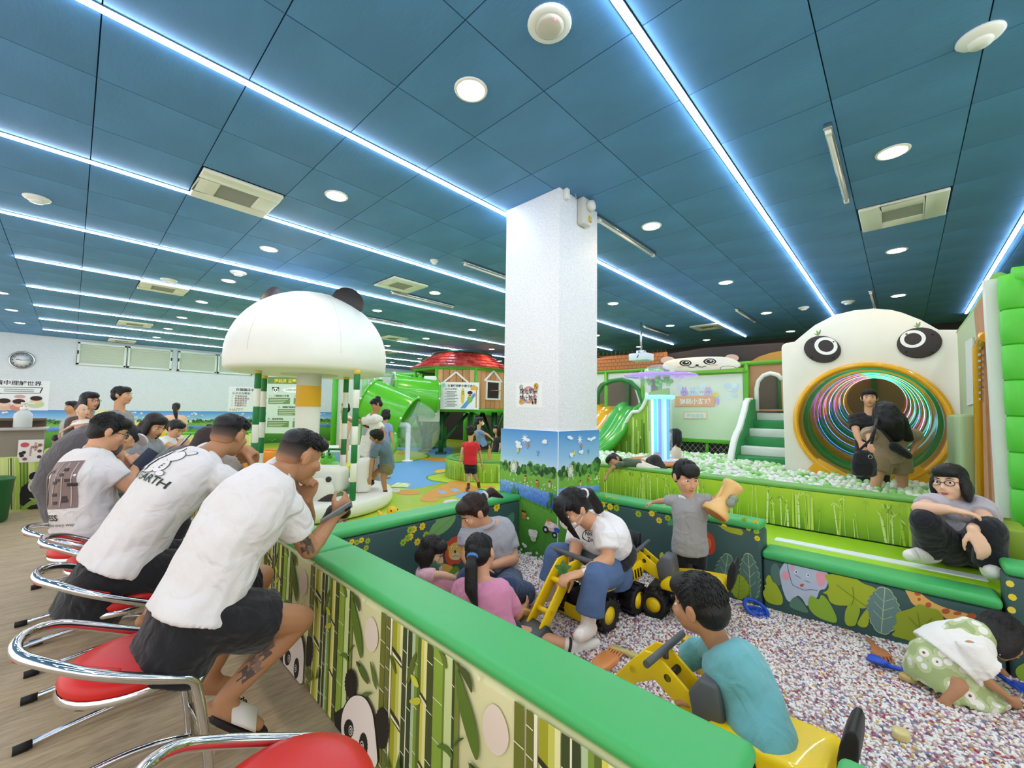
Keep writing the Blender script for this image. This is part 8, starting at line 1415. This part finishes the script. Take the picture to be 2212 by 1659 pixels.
# ride-on diggers
dy = mat('digger_yellow', 'f8d20c', .35, coat=.2); dbk = mat('digger_black', '17181a', .45); dgy = mat('digger_grey', '5b5f63', .5)
def digger(label, p, aim, sc=1.0, drop=0.0, grp='yellow toy diggers in the bead pit'):
    a = math.atan2(aim.y, aim.x); t = thing('toy_digger', label, 'ride-on toy', (p.x, p.y, drop), a, grp); s = sc; Z = lambda *q: V(*q)*s
    for x in (-.15, .13):
        for y in (-.125, .125):
            b = MB(); b.smooth = True; sg = 1 if y > 0 else -1; b.lathe([(.03*s, -.04*s), (.075*s, -.04*s), (.082*s, -.03*s), (.082*s, .03*s), (.075*s, .04*s), (.05*s, .041*s), (.048*s, .03*s), (.01*s, .03*s)], 22, Z(x, y, .082), (0, sg, 0)); w = b.build('wheel', rub, t)
            b = MB(); b.lathe([(.046*s, .030*s), (.046*s, .036*s), (.01*s, .042*s)], 16, Z(x, y, .082), (0, sg, 0)); b.build('hub', dy, w)
            for k in range(12): aa = 2*math.pi*k/12; b = MB(); b.box(Z(x+.08*math.cos(aa), y, .082+.08*math.sin(aa)), (.022*s, .075*s, .022*s), Matrix.Rotation(-aa, 3, 'Y')); b.build('tread', rub, w)
    b = MB(); b.box(Z(-.01, 0, .115), (.40*s, .15*s, .09*s)); b.build('chassis', dbk, t, bevel=.01)
    b = MB(); pr_ = [(-.27, .20), (-.28, .25), (-.25, .275), (-.05, .265), (.06, .245), (.10, .21), (.10, .17), (-.22, .165)]; b.prism([(x*s, z*s) for x, z in pr_], Z(0, .125, 0), (1, 0, 0), (0, 0, 1), .25*s); b.build('seat_body', dy, t, bevel=.02*s, seg=3)
    for y in (-.1265, .1265):
        for k in range(9):
            if k == 4: continue
            x = -.23+k*.028; b = MB(); b.bar(Z(x, y, .188), Z(x+.012, y, .238), .004*s, .010*s); b.build('vent_slot', dbk, t)
    b = MB(); b.smooth = True; b.prism(smooth_poly([(-.30*s, .24*s), (-.27*s, .24*s), (-.275*s, .34*s), (-.30*s, .41*s), (-.325*s, .41*s), (-.322*s, .33*s)], 1), Z(0, .07, 0), (1, 0, 0), (0, 0, 1), .14*s); b.build('backrest', dbk, t, bevel=.02*s, seg=3)
    b = MB(); b.prism([(x*s, z*s) for x, z in ((.02, .24), (.12, .20), (.14, .30), (.10, .36), (.04, .36))], Z(0, .07, 0), (1, 0, 0), (0, 0, 1), .14*s); b.build('console', dgy, t, bevel=.012)
    boom = [(.10, .19), (.10, .26), (.26, .365), (.31, .36), (.36, .31), (.56, .07), (.545, .04), (.515, .045), (.34, .23), (.27, .27), (.18, .22)]
    for y in (-.05, .038): b = MB(); b.prism([(x*s, z*s) for x, z in boom], Z(0, y+.012, 0), (1, 0, 0), (0, 0, 1), .012*s); b.build('boom_plate', dy, t, bevel=.003)
    for x, z in ((.22, .30), (.36, .27), (.46, .15)): b = MB(); b.tube([Z(x, -.05, z), Z(x, .05, z)], .014*s, 10); b.build('boom_pin', dy if x > .3 else dbk, t)
    b = MB(); b.tube([Z(.25, -.15, .375), Z(.25, .15, .375)], .013*s, 10); b.tube([Z(.25, 0, .34), Z(.25, 0, .375)], .012*s, 8); b.build('handlebar', dgy, t)
    b = MB(); sc_ = [(.50, .09), (.585, .07), (.60, .02), (.55, -.035), (.47, -.03), (.43, .02), (.46, .03), (.485, .0), (.54, -.005), (.565, .025), (.555, .05), (.50, .06)]; b.prism([(x*s, z*s+.02) for x, z in sc_], Z(0, .065, 0), (1, 0, 0), (0, 0, 1), .13*s)
    for y in (-.065, .06): b.prism([(x*s, z*s+.02) for x, z in ((.50, .09), (.585, .07), (.60, .02), (.55, -.035), (.47, -.03), (.43, .02))], Z(0, y+.005, 0), (1, 0, 0), (0, 0, 1), .005*s)
    b.build('bucket', dgy, t, bevel=.004); b = MB(); b.box(Z(.20, 0, .055), (.012, .26*s, .07*s)); b.build('blade', dy, t, bevel=.004)
    return t
def toward(x0, y0, x1, y1): a, c = onz(x0, y0, 0), onz(x1, y1, 0); return c-a
p = onz(1296, 1318, 0.0); digger('yellow toy digger ridden by the woman in the white cropped shirt', p, at(1185, 1345, 2.22)-at(1300, 1320, 2.52), 1.06, -.015)
p = onz(1472, 1322, 0.0); digger('yellow toy digger with a black seat back in front of the little boy in grey', p, at(1380, 1275, 2.70)-at(1470, 1300, 2.55), .95, -.015)
p = at(1596, 1665, 1.32); digger('yellow toy digger with a black backrest under the boy in the turquoise shirt', V(p.x, p.y, 0), D(-.68, .70), .96, -.015)
def toy(name, label, cat, x, y, z=.0): p = onz(x, y, z); return thing(name, label, cat, (p.x, p.y, sand_z(p.x, p.y)+z+.006)), p
pl = lambda c: mat('toy_'+c, c, .35, coat=.2)
t, p = toy('sand_sieve', 'round blue toy sieve lying in the beads near the painted elephant', 'toy', 1633, 1316); b = MB(); b.tube([V(.062*math.cos(a), .062*math.sin(a), .02+.03*math.sin(a+.6)) for a in [2*math.pi*k/28 for k in range(28)]], .011, 8, True); b.build('rim', pl('1f55c9'), t); b = MB(); b.lathe([(.058, .012), (.045, .0), (.038, .0)], 24, cap=False); b.build('bowl', pl('1f55c9'), t)
for k in range(5): q = -.04+.02*k; h = (.048**2-q*q)**.5; b = MB(); b.tube([V(q, -h, .004), V(q, h, .004)], .003, 5); b.build('mesh_bar', pl('2b62d6'), t); b = MB(); b.tube([V(-h, q, .004), V(h, q, .004)], .003, 5); b.build('mesh_bar', pl('2b62d6'), t)
def flat_toy(name, label, x0, y0, x1, y1, w, col, shape=None, th=.02, z=.0, bev=.006, tilt=0):
    a, c = onz(x0, y0, z), onz(x1, y1, z); d = (c-a); L = d.length; d.normalize(); n = V(-d.y, d.x, 0); t = thing(name, label, 'toy', (a.x, a.y, max(sand_z(a.x, a.y), sand_z(c.x, c.y))+.004)); pts = shape or [(0, -.4), (.15, -.5), (.5, -.35), (.85, -.5), (1, -.3), (1, .3), (.85, .5), (.5, .3), (.15, .5), (0, .4)]
    b = MB(); b.prism(smooth_poly([(u*L, v*w) for u, v in pts], 1), (0, 0, 0), d, n, th); b.build('body', pl(col), t, bevel=bev); return t, d, n, L
flat_toy('sand_mould', 'pale yellow bone shaped toy lying in the beads by the white sock', 1318, 1397, 1387, 1422, .045, 'cdbf7a', [(0, -.5), (.12, -.55), (.45, -.3), (.8, -.55), (1, -.3), (1, .25), (.8, .3), (.45, .35), (.12, .55), (0, .4)])
t, d, n, L = flat_toy('claw_rake', 'orange toy claw rake lying beside the green wall top', 1290, 1446, 1328, 1412, .085, 'd98a4e', [(0, -.5), (.7, -.55), (.85, -.45), (.85, .45), (.7, .55), (0, .5), (-.1, 0)], .028)
for k in range(6): b = MB(); y = -.035+.014*k; b.tube([d*L*.78+n*y+V(0, 0, .014), d*L*1.05+n*y+V(0, 0, .02), d*L*1.22+n*y+V(0, 0, .0)], [.006, .005, .002], 6); b.build('tooth', pl('d98a4e'), t)
def shovel(label, x0, y0, x1, y1, col='1f4fc4', w=.075, bl=.42):
    a, c = onz(x0, y0, .015), onz(x1, y1, .015); d = c-a; L = d.length; d.normalize(); n = V(-d.y, d.x, 0); t = thing('toy_shovel', label, 'toy', (a.x, a.y, max(sand_z(a.x, a.y), sand_z(c.x, c.y))+.008)); b = MB(); b.smooth = True
    N = 9; vs = []
    for i in range(N):
        f = i/(N-1); ww = w*.5*math.sin(math.pi*min(.25+f*.62, 1))*1.0
        for j in range(7): q = j/3-1; vs.append(d*(L*bl*f)+n*(q*ww)+V(0, 0, .022*q*q+.004))
    b.add(vs, [(i*7+j, i*7+j+1, (i+1)*7+j+1, (i+1)*7+j) for i in range(N-1) for j in range(6)], True); o = b.build('blade', pl(col), t); md = o.modifiers.new('t', 'SOLIDIFY'); md.thickness = .005
    b = MB(); b.tube([d*L*(bl-.06)+V(0, 0, .012), d*L*.7+V(0, 0, .018), d*L+V(0, 0, .016)], [.011, .010, .013], 10); b.build('handle', pl(col), t)
shovel('blue toy shovel whose handle points at the toddler in the flowery dress', 1872, 1418, 1985, 1458); shovel('blue toy shovel half hidden beside the toddler\'s hands', 2212, 1492, 2140, 1448)
shovel('small blue scoop in the beads left of the boy in turquoise', 1434, 1414, 1462, 1428, '1f55c9', .05, .6); shovel('blue scoop behind the knees of the boy in turquoise', 1495, 1426, 1530, 1432, '1f55c9', .05, .6)
t, d, n, L = flat_toy('toy_rake', 'orange brown toy rake above the blue shovel', 1872, 1378, 1912, 1422, .075, 'b9764a', [(0, -.14), (.5, -.16), (.72, -.5), (1, -.55), (1, .5), (.72, .45), (.5, .16), (0, .14)], .018)
for k in range(5): b = MB(); y = -.03+.014*k; b.tube([d*L*.97+n*y+V(0, 0, .012), d*L*1.15+n*y+V(0, 0, .004)], [.005, .003], 6); b.build('tooth', pl('b9764a'), t)
flat_toy('sand_mould', 'tan shell shaped mould under the blue shovel handle', 1940, 1456, 1984, 1472, .06, 'c9ac6a', [(0, -.3), (.4, -.5), (1, -.35), (1, .3), (.5, .5), (.1, .3)], .025)
flat_toy('sand_mould', 'pale yellow lumpy block lying alone in the beads', 1926, 1578, 1968, 1596, .06, 'd9c98a', [(0, -.3), (.3, -.55), (.8, -.4), (1, -.1), (.9, .4), (.4, .5), (.05, .35)], .03)
flat_toy('sand_mould', 'small grey green toy beside the black bucket', 1394, 1290, 1418, 1300, .04, 'b9c4bd', None, .03)
t, p = toy('toy_cup', 'yellow toy cup behind the arm of the boy in turquoise', 'toy', 1516, 1450); b = MB(); b.lathe([(.028, 0), (.034, .05), (.040, .052), (.036, .05), (.026, .006)], 22); b.build('body', pl('eec21c'), t)
t, p = toy('toy_cup', 'small yellow cup lying by the far hand of the boy in turquoise', 'toy', 1482, 1392); b = MB(); b.lathe([(.022, 0), (.028, .04), (.032, .042), (.029, .04), (.02, .005)], 20); b.build('body', pl('eec21c'), t)
p = at(1124, 1332, 2.28); t = thing('sand_mould', 'tan toy mould in the hands of the girl with the ponytail', 'toy', p); b = MB(); b.prism(smooth_poly([(-.07, -.05), (.05, -.07), (.08, 0), (.06, .05), (-.05, .06)], 1), (0, 0, 0), RT, V(0, 0, 1), .035); b.build('body', pl('c09050'), t, bevel=.008); b = MB(); b.prism(smooth_poly([(-.04, -.03), (.03, -.04), (.05, 0), (.03, .03), (-.03, .035)], 1), RT.cross(V(0, 0, 1))*.036, RT, V(0, 0, 1), .006); b.build('recess', pl('9a7038'), t)
p = at(1216, 1228, 2.24); t = thing('leaf_toy', 'small green leafy toy in the hands of the woman on the digger', 'toy', p)
for k in range(5): b = MB(); a = k*1.25; b.prism(leaf_shape(.05, .014), (0, 0, 0), RT*math.cos(a)+UP*math.sin(a), -RT*math.sin(a)+UP*math.cos(a), .003); b.build('leaf', pl('4f8a4a'), t)
p = at(940, 1224, 2.44); t = thing('leaf_toy', 'small green toy at the toddler\'s chin', 'toy', p)
for k in range(5): b = MB(); a = k*1.25; b.prism(leaf_shape(.04, .012), (0, 0, 0), RT*math.cos(a)+UP*math.sin(a), -RT*math.sin(a)+UP*math.cos(a), .003); b.build('leaf', pl('3f7a4f'), t)
# hourglass beach toy held up by the little boy
a, c = at(1546, 1106, 2.58), at(1584, 1048, 2.62); ax = (c-a).normalized(); L = (c-a).length; t = thing('hourglass_toy', 'orange sand wheel hourglass toy held up by the little boy in grey', 'toy', a); hy = pl('ecbf78')
b = MB(); b.lathe([(.078, -.02), (.082, -.01), (.080, .018), (.062, .03), (.040, L*.42), (.034, L*.5), (.040, L*.6), (.056, L*.85), (.062, L*.93), (.064, L), (.058, L+.01), (.046, L*.97), (.04, L*.9)], 30, ax=ax); b.build('body', hy, t); b = MB(); b.lathe([(.070, -.021), (.05, -.012), (.01, -.010)], 24, ax=ax); b.build('base_recess', pl('c9822f'), t)
u, v = perp(ax)
for s in (-1, 1): b = MB(); b.tube([ax*.02+RT*s*.066, ax*(L*.5)+RT*s*.05, ax*L*.95+RT*s*.055], .010, 8); b.build('strut', hy, t)
for k in (.42, .56): b = MB(); b.lathe([(.026, 0), (.026, .02), (.005, .022)], 16, ax*L*k-FW*.042+RT*.02, -FW); b.build('wheel', pl('8f9a86'), t)
# yellow foam ball behind the woman on her phone
p = at(310, 918, 7.2); t = thing('foam_dome', 'yellow foam dome showing above the head of the woman with the phone', 'toy', (p.x, p.y, FLOOR)); b = MB(); z1 = p.z+.06-FLOOR; b.lathe([(.30, 0), (.32, .02), (.32, z1-.25), (.28, z1-.12), (.18, z1-.03), (.01, z1)], 28); b.build('body', mat('foam_yellow2', 'f0c61c', .45), t)
